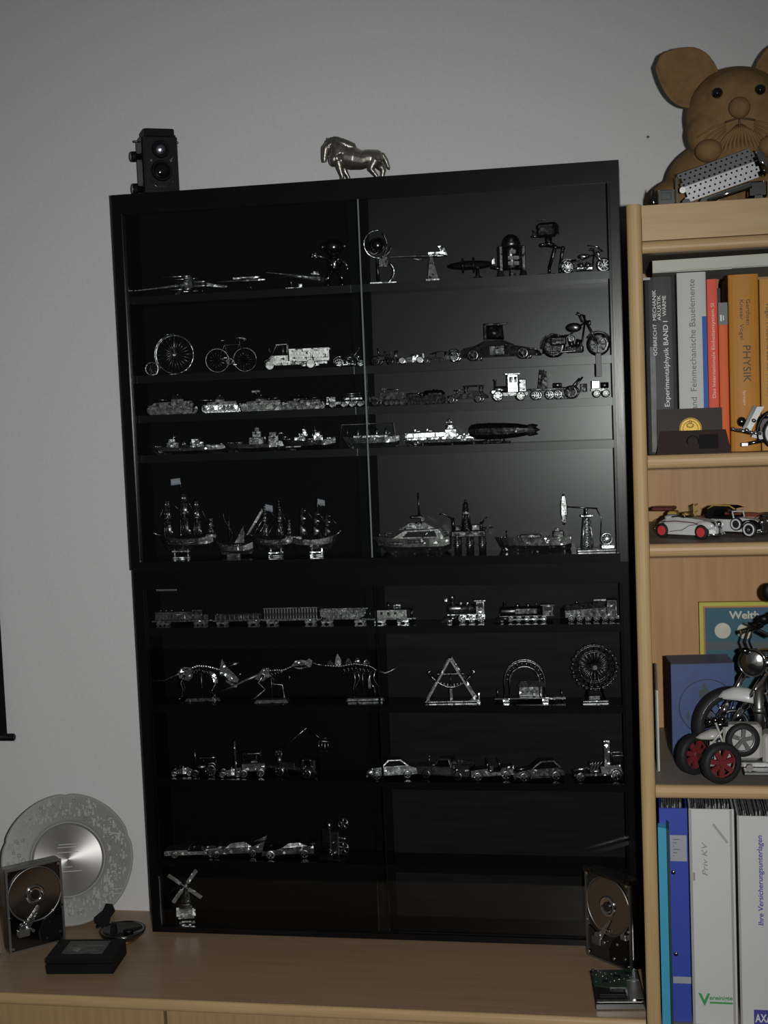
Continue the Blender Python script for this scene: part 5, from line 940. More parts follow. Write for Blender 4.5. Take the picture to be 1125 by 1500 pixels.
sk = part('skull', MB().p([(-84, 68), (-74, 76), (-68, 72), (-70, 64), (-80, 64)], -4, 4, 'y', .8), STEEL, t); part('jaw', MB().p([(-84, 66), (-70, 62), (-74, 60)], -3, 3, 'y', .8), STEEL, sk)
for x, h_ in ((-38, 10), (-24, 21), (-6, 13), (10, 14), (26, 10)): part('back_plate', MB().p([(x - 6, 62), (x - 4, 62 + h_ * .6), (x, 62 + h_), (x + 6, 62 + h_ * .4), (x + 5, 62)], -.7, .7, 'y'), STEEL if h_ > 20 else DARK, t)
for x, d, y in ((4, 2, -8), (8, 4, 8)): part('fore_leg', MB().t([(x, y, 54), (x + d, y, 36), (x - d, y, 22), (x, y, 6)], [2.4, 1.8, 1.6, 1.4], 7), DUSK, t)
for x, d, y in ((34, 5, -8), (40, 4, 8)): part('hind_leg', MB().t([(x, y, 52), (x - d, y, 36), (x + d, y, 22), (x + d, y, 6)], [2.8, 2, 1.8, 1.6], 7), STEEL, t)
part('hanging_plate', MB().rb(28, 33, -11, -10, 22, 40, .6), PALE, t); plinth(t, 22, 34, 60, 18, STEEL)
part('front_edge', MB().b(-8, 52, -12.8, -11.6, 1, 4), PALE, t)

H3_ = 'metal fairground rides in the lower case'
t = put('swing_ship_ride', 'swinging boat ride model hung in a triangular frame', 'model ride', 'l2', 549, 6, H3_, y=-46)
part('base', MB().rb(-46, 42, -16, 16, 0, 4, 1), STEEL, t)
for y, m_ in ((-14, PALE), (14, DUSK)): part('frame_leg', MB().b(-1.6, 1.6, y - 1.2, y + 1.2, 0, 86).tr((-46, 0, 1), ry=30.0), m_, t); part('frame_leg', MB().b(-1.6, 1.6, y - 1.2, y + 1.2, 0, 86).tr((40, 0, 1), ry=-30.0), m_, t)
part('axle', MB().c((-3, -16, 75), (-3, 16, 75), 2.4, n=10), STEEL, t)
bt = part('boat', MB().sheet(lambda u, v: (-38 + 72 * u, -9 + 18 * v, 24 + 22 * (2 * abs(u - .5)) ** 2), 14, 2, 3), STEEL, t); part('prow', MB().t([(-38, 0, 46), (-42, 0, 50), (-36, 0, 54)], 2.2), STEEL, bt); part('prow', MB().t([(34, 0, 46), (38, 0, 50), (32, 0, 54)], 2.2), STEEL, bt); part('canopy', MB().rb(-26, 20, -7, 7, 47, 49.5, .6), STEEL, bt); part('canopy_post', MB().c((-24, -7, 32), (-24, -7, 48), .7, n=5).c((-3, -7, 26), (-3, -7, 48), .7, n=5).c((18, -7, 32), (18, -7, 48), .7, n=5), DUSK, bt); part('hanger', MB().c((-3, -11, 75), (-30, -10, 36), .9, n=6).c((-3, -11, 75), (24, -10, 36), .9, n=6), STEEL, bt)
repeat('passenger', MB().e((0, 0, 0), 1.7, 8, 6).c((0, 0, -4), (0, 0, -1), 1.4, n=6), BRIGHT, bt, [(-20 + 5.6 * i, -5, 33 - 3 * math.sin(PI * i / 7)) for i in range(8)]); part('drive_post', MB().rb(-6, 0, -10, -6, 4, 24, .8), STEEL, t); part('ticket_sign', MB().rb(43, 46, -14, -10, 4, 16, .6).b(41, 46, -15, -9, 0, 4), BRIGHT, t)
t = put('loop_ride', 'arched loop ride model with a stall and low track', 'model ride', 'l2', 680, 6, H3_, y=-46)
part('outer_arch', MB().o((-8, -4, 36), (0, 1, 0), 34, 1.6, 30, 6, -10, 190).tr(frm=0), STEEL, t)
m = MB()
for R_, y in ((34, -8), (25, -8), (34, 6)):
    P = [(-8 + R_ * math.cos(PI * i / 24), y, 36 + R_ * math.sin(PI * i / 24)) for i in range(25)]; m.t([(-8 + R_, y, 6)] + P + [(-8 - R_, y, 6)], 1.3, 6)
for i in range(1, 24, 2): a = PI * i / 24; m.c((-8 + 25 * math.cos(a), -8, 36 + 25 * math.sin(a)), (-8 + 34 * math.cos(a), -8, 36 + 34 * math.sin(a)), .8, n=5).c((-8 + 34 * math.cos(a), -8, 36 + 34 * math.sin(a)), (-8 + 34 * math.cos(a), 6, 36 + 34 * math.sin(a)), .7, n=5)
part('loop_track', m, STEEL, t); bpy.data.objects.remove([o for o in t.children if o.name.startswith('outer_arch')][0])
sl = part('stall', MB().rb(-18, 22, -2, 12, 8, 26, 1), STEEL, t); part('stall_roof', MB().loft([[(-20, -6, 25), (26, -6, 25), (26, 14, 25), (-20, 14, 25)], [(-14, 2, 34), (24, 2, 34), (24, 8, 34), (-14, 8, 34)]]), BRIGHT, sl); repeat('window', MB().b(-2, 2, -.6, 0, -2, 2), DARK, sl, [(x, -2, 17) for x in (-12, -4, 4, 12)])
part('platform', MB().rb(-60, 40, -10, 12, 5, 8, .8), STEEL, t); part('ramp_track', MB().b(24, 60, -14, -11, 5, 7).b(24, 60, -6, -3, 5, 7).b(26, 28, -14, -3, 4, 5).b(40, 42, -14, -3, 4, 5).b(54, 56, -14, -3, 4, 5), PALE, t); repeat('foot_block', MB().rb(-6, 6, -5, 5, 0, 6, 1), BRIGHT, t, [(-40, -6, 0), (26, -6, 0)]); part('far_post', MB().c((-54, 0, 8), (-54, 0, 22), 1.4, n=6).c((54, -8, 7), (54, -8, 20), 1.4, n=6), DUSK, t)
t = put('ferris_wheel', 'dark round ferris wheel model studded with bright gondolas', 'model ride', 'l2', 790, 6, H3_, y=-44)
ZC, RW = 58, 36
for y in (-7, 7):
    w_ = part('wheel_rim', MB().o((0, y, ZC), (0, 1, 0), RW, 1.3, 48, 6).tr(frm=0).o((0, y, ZC), (0, 1, 0), RW * .72, .9, 40, 5), DARK, t); sp = MB()
    for i in range(20): a = 2 * PI * i / 20; sp.c((0, y, ZC), (RW * math.cos(a), y, ZC + RW * math.sin(a)), .6, n=4)
    part('spokes', sp, DUSK, w_)
part('hub', MB().c((0, -11, ZC), (0, 11, ZC), 4, n=14), DUSK, t); repeat('gondola', MB().rb(-3.4, 3.4, -4, 4, -4, 3, 1).c((0, -4.2, 1.4), (0, 4.2, 1.4), 1.1, n=6), DARK, t, [((RW + 1) * math.cos(2 * PI * i / 16), 0, ZC + (RW + 1) * math.sin(2 * PI * i / 16)) for i in range(16)])
repeat('stud', MB().e((0, 0, 0), 1.5, 8, 6), BRIGHT, t, [((RW + .5) * math.cos(2 * PI * i / 16 + .2), -8.5, ZC + (RW + .5) * math.sin(2 * PI * i / 16 + .2)) for i in range(16)])
part('support', MB().c((0, -9, ZC), (-16, -12, 4), 1.6, n=6).c((0, -9, ZC), (16, -12, 4), 1.6, n=6).c((0, 9, ZC), (-16, 12, 4), 1.6, n=6).c((0, 9, ZC), (16, 12, 4), 1.6, n=6), DARK, t); part('base', MB().rb(-22, 22, -15, 15, 0, 4, 1).rb(-12, 8, -14, -4, 4, 12, 1), STEEL, t)

# ---- lower case, third and fourth rows: cars and trucks
H4_ = 'metal cars and trucks on the third row of the lower case'
t = put('small_roadster', 'tiny dark metal roadster, first on the car row', 'model car', 'l3', 56, 12, H4_, y=-50)
racer(t, 42, DUSK, STEEL, 5, 20, False); part('windshield', MB().b(-3, -2.4, -6, 6, 13, 19), STEEL, t)
t = put('veteran_tractor', 'dark traction engine model with an upright post, second on the car row', 'model tractor', 'l3', 99, 12, H4_, y=-54)
part('boiler', MB().c((-18, 0, 16), (8, 0, 16), 6, n=14), DUSK, t); part('chimney', MB().c((-15, 0, 20), (-15, 0, 48), 1.6, 1.3, 8), DUSK, t); repeat('wheel', wheel_mb(11, 4, 20, 10), DARK, t, [(12, -9, 11), (12, 9, 11)]); repeat('wheel', wheel_mb(7, 4, 18, 8), DARK, t, [(-16, -8, 7), (-16, 8, 7)]); part('platform', MB().b(6, 24, -7, 7, 10, 13), DUSK, t); part('roof', MB().b(-6, 24, -8, 8, 33, 34.5).c((22, -6, 13), (22, -6, 33), .8, n=5).c((0, -6, 21), (0, -6, 33), .8, n=5), DARK, t)
t = put('small_racer', 'tiny dark racing car with bright nose, third on the car row', 'model car', 'l3', 147, 12, H4_, y=-54)
racer(t, 42, STEEL, DUSK, 6, 22)
t = put('forklift_truck', 'dark metal loader with two tall mast rails on the car row', 'model truck', 'l3', 186, 12, H4_, y=-52)
part('body', MB().rb(-18, 26, -11, 11, 9, 26, 2), DUSK, t); part('mast', MB().b(-29, -27, -9, -7, 2, 66).b(-29, -27, 7, 9, 2, 66).b(-29, -27, -9, 9, 64, 66).b(-29, -27, -9, 9, 30, 32), DARK, t); part('fork', MB().b(-44, -28, -7, -4, 3, 4.4).b(-44, -28, 4, 7, 3, 4.4).b(-29.4, -27.4, -8, 8, 3, 14), STEEL, t); part('cage', MB().t([(-14, -10, 26), (-14, -10, 42), (16, -10, 42), (20, -10, 26)], 1, 6).t([(-14, 10, 26), (-14, 10, 42), (16, 10, 42), (20, 10, 26)], 1, 6).b(-15, 17, -10, 10, 42, 43), DUSK, t); part('seat', MB().b(0, 9, -5, 5, 26, 29).b(8, 10, -5, 5, 26, 37), DARK, t); wheels(t, STEEL, 7.5, 5, (-14, 16), 11)
t = put('bucket_truck', 'metal lift truck model with a jointed boom and hanging basket', 'model truck', 'l3', 262, -14, H4_, y=-48)
part('chassis', MB().b(-48, 42, -8, 8, 9, 13), DARK, t); part('cab', MB().rb(20, 48, -13, 13, 10, 36, 2.5), DUSK, t); repeat('cab_window', MB().rb(-6, 6, -.8, .2, -5, 5, .3), GUN, t, [(34, -13, 28)]); repeat('bolt', MB().e((0, 0, 0), 1.3, 8, 6), BRIGHT, t, [(26, -13.4, 32), (40, -13.4, 33), (30, -13.4, 22), (44, -13.4, 22), (38, -13.4, 14)])
part('bed', MB().rb(-48, 18, -12, 12, 13, 19, 1), STEEL, t); part('tool_box', MB().rb(-20, 8, -12.5, -4, 19, 27, 1), STEEL, t); wheels(t, STEEL, 9, 6, (-22, 32), 12)
tr_ = part('turntable', MB().c((-28, 0, 19), (-28, 0, 34), 8, 6, 14).rb(-36, -20, -7, 7, 32, 46, 2), DUSK, t); repeat('bolt', MB().e((0, 0, 0), 1.2, 8, 6), BRIGHT, tr_, [(-30, -7.6, 42), (-26, -7.6, 38), (-24, -7.4, 44)])
part('lower_boom', MB().c((-28, -2, 42), (30, -2, 88), 2.2, 1.8, 8), DUSK, t); part('upper_boom', MB().c((30, -2, 88), (62, -2, 66), 1.8, 1.4, 8), DARK, t); bk = part('basket', MB().b(56, 74, -9, 9, 50, 51.5), DUSK, t); part('basket_rail', MB().t([(56, -9, 68), (74, -9, 68), (74, 9, 68), (56, 9, 68)], .8, 5, True).c((56, -9, 51), (56, -9, 68), .8, n=5).c((62, -9, 51), (62, -9, 68), .8, n=5).c((74, -9, 51), (74, -9, 68), .8, n=5).c((68, -9, 51), (68, -9, 68), .8, n=5), STEEL, bk)
def car(t, L, W_, H, prof, cab, m1, m2, r, wx, ktop=.85, hood=True, lamps=1, glassm=None):
    part('body', MB().pw(prof, W_, ktop=.92), m1, t)
    if cab:
        cb_ = part('cabin', MB().pw(cab, W_ * .86, ktop=ktop), m1, t); zs = [q[1] for q in cab]; x0, x1 = cab[0][0], cab[-1][0]; zt, zb = max(zs), min(zs)
        part('side_window', MB().p([(q[0] * .86 + (x0 + x1) * .07, zb + (q[1] - zb) * .8 + 1) for q in cab], -W_ * .43 - .2, -W_ * .40, 'y'), glassm or GUN, cb_)
    wheels(t, m2, r, 5, wx, W_ * .46)
    d = lamps
    part('headlamp', MB().e((d * L * .47, -W_ * .32, H * .42), 2.4, 10, 6), BRIGHT, t); part('headlamp', MB().e((d * L * .47, W_ * .32, H * .42), 2.4, 10, 6), BRIGHT, t); part('bumper', MB().rb(d * L * .49 - 1.4, d * L * .49 + 1.4, -W_ * .46, W_ * .46, r * .6, r * .6 + 3, .6), m2, t)
t = put('sedan_model', 'round nosed metal sedan, fifth along the car row at the door overlap', 'model car', 'l3', 437, 12, H4_, y=-50)
car(t, 88, 32, 32, [(-44, 7), (-43, 14), (-34, 20), (-16, 22), (30, 22), (42, 18), (44, 8)], [(-18, 21), (-6, 33), (16, 33), (30, 22)], DUSK, STEEL, 7.5, (-26, 27), lamps=-1)
part('front_wing', MB().e((-36, -13, 12), (10, 5, 8)), STEEL, t); part('door_edge', MB().b(-15, -13.6, -17, -15.4, 8, 21), CHROME, t)
t = put('pickup_truck', 'metal pickup truck model with open bed on the car row', 'model truck', 'l3', 531, -12, H4_, y=-48)
car(t, 98, 33, 34, [(-49, 7), (-49, 20), (-14, 22), (16, 22), (49, 23), (49, 8)], [(-16, 21), (-8, 35), (13, 36), (17, 22)], DUSK, DUSK, 8, (-30, 28), lamps=-1); part('door_panel', MB().rb(-14, 15, -17, -16, 9, 21, .4), PALE, t); part('bed_wall', MB().rb(18, 49, -16.4, -14, 20, 29, .6), DUSK, t); part('bed_wall', MB().rb(18, 49, 14, 16.4, 20, 29, .6), DUSK, t); part('mirror_antenna', MB().c((-26, -8, 21), (-26, -8, 37), .6, n=6).e((-26, -8, 38), 1.4).e((-16, -17, 25), (3, 1.2, 1.5)), BRIGHT, t)
t = put('open_jeep', 'small open metal jeep with shiny wheels on the car row', 'model car', 'l3', 610, 14, H4_, y=-50)
part('body', MB().pw([(-36, 7), (-36, 18), (-8, 20), (-6, 14), (14, 14), (18, 21), (36, 20), (36, 8)], 30, ktop=.9), DARK, t); wheels(t, STEEL, 8, 6, (-24, 24), 14); part('roll_bar', MB().t([(-8, -12, 18), (-6, -11, 33), (-6, 11, 33), (-8, 12, 18)], 1, 6).t([(16, -12, 18), (12, -11, 33), (12, 11, 33), (16, 12, 18)], 1, 6), STEEL, t); part('spare_wheel', MB().c((36, 0, 18), (40, 0, 18), 8, n=18), BRIGHT, t); part('seat', MB().rb(-4, 4, -10, -2, 14, 25, 1), DUSK, t); part('seat', MB().rb(-4, 4, 2, 10, 14, 25, 1), DUSK, t); part('headlamp', MB().e((30, -12, 20), (5, 3, 4)), BRIGHT, t)
t = put('vintage_coupe', 'dark metal coupe with big bright headlamp on the car row', 'model car', 'l3', 691, 14, H4_, y=-50)
car(t, 86, 32, 33, [(-43, 8), (-41, 16), (-18, 20), (30, 21), (42, 15), (43, 8)], [(-16, 19), (2, 33), (26, 33), (38, 20)], DARK, STEEL, 8, (-27, 28), lamps=-1); part('front_wing', MB().sheet(lambda u, v: (-27 + 11 * math.cos(R(10 + 160 * u)), -18 + 7 * v, 8 + 11 * math.sin(R(10 + 160 * u))), 12, 1, .8), STEEL, t); part('running_board', MB().b(-16, 18, -18, -13, 6, 7.4), DUSK, t); part('hood_trim', MB().c((-38, -8, 19), (-20, -8, 22), 1.2, n=8), BRIGHT, t)
t = put('hot_rod', 'open metal hot rod with tall flat plate, last on the car row', 'model car', 'l3', 790, 10, H4_, y=-48)
part('frame', MB().b(-40, 42, -9, 9, 8, 12), DUSK, t); part('cab', MB().pw([(6, 12), (4, 24), (38, 26), (40, 12)], 26, ktop=.9), DUSK, t); part('nose', MB().c((-42, 0, 16), (-14, -2, 20), 3, 4, 10), BRIGHT, t); repeat('exhaust_pipe', MB().t([(0, -6, 18), (3, -9, 26), (7, -10, 34)], 1.1), STEEL, t, [(-14 + 5 * i, 0, 0) for i in range(4)]); part('engine', MB().rb(-14, 4, -7, 7, 12, 30, 1.5), DUSK, t); part('tall_plate', MB().rb(12, 22, -2, 0, 24, 66, .5), STEEL, t); part('cage', MB().t([(26, -11, 24), (26, -11, 42), (44, -11, 42), (44, -11, 14)], .9, 6).t([(26, 11, 24), (26, 11, 42), (44, 11, 42), (44, 11, 14)], .9, 6).c((44, -11, 42), (44, 11, 42), .9, n=6), STEEL, t); repeat('wheel', wheel_mb(10, 8, 20, 5), STEEL, t, [(30, -14, 10), (30, 14, 10)]); repeat('wheel', wheel_mb(8, 5, 18, 8), DUSK, t, [(-30, -13, 8), (-30, 13, 8)])

H5_ = 'metal cars on the fourth row of the lower case'
t = put('open_convertible', 'long pale metal convertible, first on the fourth row', 'model car', 'l4', 72, 9, H5_, y=-54)
part('body', MB().pw([(-50, 6), (-50, 14), (-10, 15), (-8, 12), (20, 12), (24, 16), (52, 17), (53, 7)], 34, ktop=.94), PALE, t); part('seat', MB().rb(14, 22, -13, 13, 12, 21, 1.4), DUSK, t); part('windshield', MB().p([(-9, 14), (-2, 26), (-1, 26), (-7, 14)], -14, 14, 'y'), DUSK, t); part('folded_roof', MB().rb(24, 44, -14, 14, 16, 22, 2), DUSK, t); part('side_strip', MB().b(-48, 50, -17.6, -16.4, 9, 11), BRIGHT, t); wheels(t, DUSK, 7, 5, (-32, 33), 15, solid=True); part('steering_wheel', MB().o((2, -7, 18), (1, 0, .5), 3.4, .6, 14, 5), STEEL, t)
t = put('tail_fin_car', 'dark metal tail fin car, second on the fourth row', 'model car', 'l4', 147, 9, H5_, y=-46)
part('body', MB().pw([(-54, 7), (-53, 13), (-20, 17), (30, 18), (54, 24), (50, 14), (52, 8)], 34, ktop=.95), DUSK, t); part('cabin', MB().pw([(-16, 17), (-6, 25), (18, 27), (32, 18)], 28, ktop=.85), DUSK, t); part('hood_trim', MB().rb(-30, -14, -9, -5, 16.6, 18.6, .5), BRIGHT, t); part('fin', MB().p([(28, 17), (56, 29), (50, 17)], -17, -15.6, 'y'), STEEL, t); part('fin', MB().p([(28, 17), (56, 29), (50, 17)], 15.6, 17, 'y'), STEEL, t); wheels(t, DUSK, 7, 5, (-33, 32), 15); part('headlamp', MB().e((-51, -12, 13), 2.4, 10, 6), BRIGHT, t); part('headlamp', MB().e((-51, 12, 13), 2.4, 10, 6), BRIGHT, t); part('bumper', MB().rb(-56, -53, -17, 17, 6, 10, .8), STEEL, t)
t = put('sports_coupe', 'dark metal sports car with a rear bumper glint, third on the fourth row', 'model car', 'l4', 244, 9, H5_, y=-46)
part('body', MB().pw([(-46, 7), (-44, 13), (-14, 18), (24, 20), (46, 22), (47, 9)], 33, ktop=.92), DARK, t); part('cabin', MB().pw([(-12, 17), (2, 26), (20, 27), (38, 20)], 27, ktop=.8), DUSK, t); part('door_panel', MB().rb(-8, 12, -17, -15.6, 9, 18, .6), STEEL, t); wheels(t, GLITTER, 8, 5, (-30, ), 15); wheels(t, DUSK, 8, 5, (30, ), 15); part('bumper', MB().rb(34, 50, -18, -15, 6, 9.4, .8), CHROME, t); part('rear_spoiler', MB().b(40, 50, -15, 15, 25, 26.4).c((44, -10, 20), (44, -10, 25), .8, n=5), DUSK, t)
t = put('film_projector', 'boxy metal film projector model with a round reel', 'model projector', 'l4', 332, -20, None, y=-46)
part('base', MB().p([(-24, -18), (18, -18), (24, 0), (18, 14), (-24, 14)], 0, 2.4, 'z'), STEEL, t); part('lamp_house', MB().rb(-22, -4, -12, 10, 12, 52, 1), DUSK, t); part('louvre', MB().b(-19, -7, -12.8, -11.8, 16, 18).b(-19, -7, -12.8, -11.8, 21, 23).b(-19, -7, -12.8, -11.8, 26, 28), DARK, t); part('body', MB().rb(-4, 12, -12, 8, 8, 50, 1.5), STEEL, t); part('leg', MB().c((-14, 0, 2), (-12, 0, 12), 2, n=8).c((4, 0, 2), (4, 0, 9), 2, n=8), DUSK, t); part('chimney', MB().c((-13, 0, 52), (-13, 0, 58), 3, n=12).c((-13, 0, 58), (-13, 0, 60), 6, 4, 12), BRIGHT, t)
def reel(x, z, r):
    rl = part('reel', MB().o((x, -6, z), (0, 1, 0), r, 1.1, 28, 6).tr(frm=0).c((x, -8, z), (x, -4, z), r * .25, n=12), STEEL, t); sp = MB()
    for i in range(5): a = 2 * PI * i / 5 + .3; sp.c((x, -6, z), (x + r * math.cos(a), -6, z + r * math.sin(a)), 1.7, 2.2, 6)
    part('spokes', sp, STEEL, rl)
reel(20, 64, 10); reel(18, 20, 11); part('reel_arm', MB().c((6, -2, 48), (20, -4, 64), 1.5, n=6).c((8, -2, 20), (18, -4, 20), 1.5, n=6), STEEL, t); part('lens', MB().c((12, -2, 36), (22, -2, 36), 2.6, n=12), BRIGHT, t); part('knob', MB().e((4, -13, 12), 2.4).e((-2, -13, 8), 2).e((2, -13, 30), 1.6), BRIGHT, t)
t = put('windmill_model', 'metal windmill model with four sails, alone on the bottom shelf', 'model windmill', 'l5', 56, 14, None, y=-64)
part('base', MB().p([(-13, -13), (15, -13), (19, 10), (-13, 13)], 0, 2, 'z'), STEEL, t); part('house', MB().rb(-15, 15, -13, 13, 6, 26, 1), STEEL, t); part('door_plate', MB().b(-9, 9, -14, -13, 8, 14).b(-9, 9, -14.2, -13, 18, 20), PALE, t); part('corner_brace', MB().b(-17, -12, -15, -13, 12, 28).b(12, 17, -15, -13, 12, 24), BRIGHT, t); part('front_step', MB().b(-8, 8, -17, -13, 2, 4), BRIGHT, t); part('gallery', MB().c((0, 0, 34), (0, 0, 35.4), 21, n=12), DUSK, t)
part('roof_skirt', MB().l([(17, 26), (12, 34)], n=8, sm=False), DUSK, t); part('tower', MB().l([(12, 35), (8, 60)], n=8, sm=False), DUSK, t); repeat('window', MB().b(-2, 2, -.6, 0, -3, 3), BLACK, t, [(-4, -11.2, 42), (3, -10.4, 48)]); part('cap', MB().l([(9, 60), (9.5, 63), (6, 70), (.1, 72)], n=12), DUSK, t); part('shaft', MB().c((0, 0, 66), (0, -13, 66), 1.6, n=8), STEEL, t)
for a in (38, 128, 218, 308): b_ = part('sail', MB().b(-3.4, 3.4, -13.4, -12.4, 8, 36).b(-.9, .9, -14, -12.6, 0, 36).tr((0, 0, 66), ry=a, frm=0), PALE if a != 308 else STEEL, t)
part('tail_pole', MB().c((0, 8, 62), (-30, 14, 48), .8, n=6), DUSK, t)

# ------------------------------------------------------------------ things on the sideboard
def up(x, y, z=0.15): return (x * .001, y * .001, Z0 + z * .001)
pl = thing('relief_plate', 'pewter relief plate with a turned centre leaning on a black stand', 'plate', up(-166, -62, 115.4), 16, rx=-15)
NS = 96
def scallop(a):
    d = min(abs(((a - 90 - 72 * k + 180) % 360) - 180) for k in range(5)); return 118 * (1 - .022 * math.exp(-(d / 3.2) ** 2) - .006 * (d / 36) ** 2)
def ring(f, y): return [(f(360 * i / NS) * math.cos(2 * PI * i / NS), y, f(360 * i / NS) * math.sin(2 * PI * i / NS)) for i in range(NS)]
part('rim', MB().loft([ring(lambda a: 67, 1), ring(lambda a: 72, -2), ring(lambda a: scallop(a) - 4, -6), ring(lambda a: scallop(a) - 1, -7.4), ring(scallop, -6), ring(lambda a: scallop(a) - 3, -3), ring(lambda a: 66, 4)], True, False), PEWTER, pl)
part('rim_edge', MB().t(ring(lambda a: scallop(a) - 1.2, -7), 1.2, 5, True), PEWTER, pl)
part('turned_centre', MB().c((0, 4, 0), (0, 3.2, 0), 61, n=72), TURNED, pl)
part('well', MB().l([(60.5, 3.6), (61, 3.2), (63, 1), (64.5, -1.5), (66.5, -2.4), (68, -.8)], (0, 0, 0), 'y', 72, False), PEWTER, pl)
rl = MB(); random.seed(3)
for k in range(420):
    a = random.uniform(0, 2 * PI); r0 = random.uniform(74, 107); w = random.uniform(1.2, 5); h_ = random.uniform(2, 11)
    if r0 + h_ > 112: h_ = 112 - r0
    if h_ < 1: continue
    x, z = r0 * math.cos(a), r0 * math.sin(a); yb = -2 - 4 * (r0 - 72) / 42
    rl.b(x - w / 2, x + w / 2, yb - random.uniform(.6, 2), yb + 1.6, z, z + h_ * (.9 if random.random() < .7 else .3))
    if random.random() < .35: rl.p([(x - w / 2, z + h_), (x + w / 2, z + h_), (x, z + h_ + w)], yb - 1.2, yb + 1.6, 'y')
for k in range(46):
    a = random.uniform(0, 2 * PI); r0 = random.uniform(76, 106); rl.o((r0 * math.cos(a), -3.4 - 4 * (r0 - 72) / 42, r0 * math.sin(a)), (0, 1, 0), random.uniform(1.6, 4), .6, 10, 4)
for zz in (-58, -66, 40): 
    for s_ in (-1, 1): rl.b(*sorted((s_ * 78, s_ * 98)), -7.2, -3.4, zz, zz + 1.6)
part('relief', rl, PEWTER, pl, kind='stuff')
en = MB()
for z, w in ((26, 16), (21, 18), (12, 19), (-14, 7), (-22, 24)): en.b(-w, w, 1.9, 2.6, z, z + 1.4)
part('engraving', en, mat('engraved_line', (.25, .25, .24), .5, 1.), pl, kind='stuff')
es = thing('plate_stand', 'black wooden easel foot holding up the pewter plate', 'plate stand', up(-166, -62), 16)
for s_ in (-1, 1):
    part('side_arm', MB().p([(-2, 0), (36, 0), (36, 6), (22, 12), (16, 40), (18, 90), (12, 92), (7, 60), (0, 12)], s_ * 50 - 4, s_ * 50 + 4, 'x'), BLACKM, es)
part('cross_bar', MB().b(-50, 50, 22, 28, 6, 14).b(49, 55, -46, 30, 0, 3).b(-55, -49, -46, 30, 0, 3), BLACKM, es)
part('front_leaf', MB().p([(48, 10), (60, 0), (72, 2), (76, 18), (84, 28), (80, 40), (68, 42), (62, 30), (46, 18)], -46, -38, 'y'), BLACKM, es)

def hard_disk(t, big=1):
    part('casing', MB().rb(-50.5, 50.5, 2, 26, 0, 147, 2), GUN, t)
    part('rim_frame', MB().b(-50.5, -46.5, -1.5, 2, 0, 147).b(46.5, 50.5, -1.5, 2, 0, 147).b(-46.5, 46.5, -1.5, 2, 143.5, 147).b(-46.5, 46.5, -1.5, 2, 0, 3), ALU, t)
    part('bay_wall', MB().o((0, 0, 95), (0, 1, 0), 47.5, 1.6, 56, 6), ALU, t)
    part('base_plate', MB().p([(-46, 3), (46, 3), (46, 60), (20, 52), (-20, 40), (-46, 52)], .2, 2, 'y'), GUN, t)
    p_ = part('platter', MB().c((0, 1.9, 95), (0, -.2, 95), 45.5, n=64), PLATTER, t)
    hb = part('spindle_hub', MB().l([(17, -.2), (17, -2.4), (15, -3), (11, -3), (10.4, -1.2), (9, -1)], (0, 0, 95), 'y', 32).c((0, -.2, 95), (0, -1.4, 95), 10.5, n=24), CHROME, t); part('clamp', MB().c((0, -1.4, 95), (0, -3.4, 95), 8, n=20), GUN, hb)
    arm = part('actuator_arm', MB().loft([[(-22, -3, 44), (-14, -3, 36), (-14, -1, 36), (-22, -1, 44)], [(4, -3, 74), (7, -3, 72), (7, -1.6, 72), (4, -1.6, 74)]]).c((-22, -4, 40), (-22, 2, 40), 7, n=16), BRIGHT, t); part('arm_lines', MB().b(-15, 5, -3.5, -3, 55, 56.2).tr((0, 0, 0), frm=None), CHROME, arm)
    part('head_stack', MB().rb(-34, -14, -6, 1, 26, 38, 1).c((-8, -5, 33), (-8, 1, 33), 3, n=10), ALU, t)
    part('magnet_block', MB().p([(6, 8), (44, 8), (44, 48), (30, 56), (14, 46), (4, 26)], -4.5, 1, 'y'), BLACK, t)
    part('ramp', MB().rb(30, 42, -5, 1, 50, 60, 1), BRIGHT if big else GUN, t)
    repeat('screw', MB().c((0, 0, 0), (0, -1.6, 0), 2.4, n=12).b(-1.6, 1.6, -1.8, -1.5, -.3, .3), CHROME, t, [(-44, -1.4, 140), (44, -1.4, 140), (-44, -1.4, 8), (44, -1.4, 8), (-46, -1.4, 62), (46, -1.4, 66), (40, -4.4, 20), (16, -4.4, 14), (24, -4.4, 40)])
    part('side_teeth', MB().b(47, 51.5, 4, 8, 120, 124).b(47, 51.5, 4, 8, 112, 116).b(47, 51.5, 4, 8, 104, 108).b(47, 51.5, 4, 8, 96, 100), BLACK, t)
h1 = thing('open_hard_drive', 'opened hard drive standing upright in front of the pewter plate', 'hard drive', up(-175.5, -184.5), 45)
hard_disk(h1, 0)
dc = thing('drive_casing', 'dark upright drive casing cut off by the left edge beside the opened hard drive', 'hard drive', up(-262, -252), 38)
part('casing', MB().rb(-58, 46, 0, 20, 0, 143, 2), GUN, dc); part('side_rail', MB().b(40, 46.4, -1, 2, 4, 140), ALU, dc); repeat('screw', MB().c((0, 0, 0), (0, -1.4, 0), 2.2, n=10), CHROME, dc, [(36, -.2, 136), (36, -.2, 8)])
bx = thing('medal_case', 'flat black box with an engraved metal plate in its lid', 'box', up(-59, -247), 6)
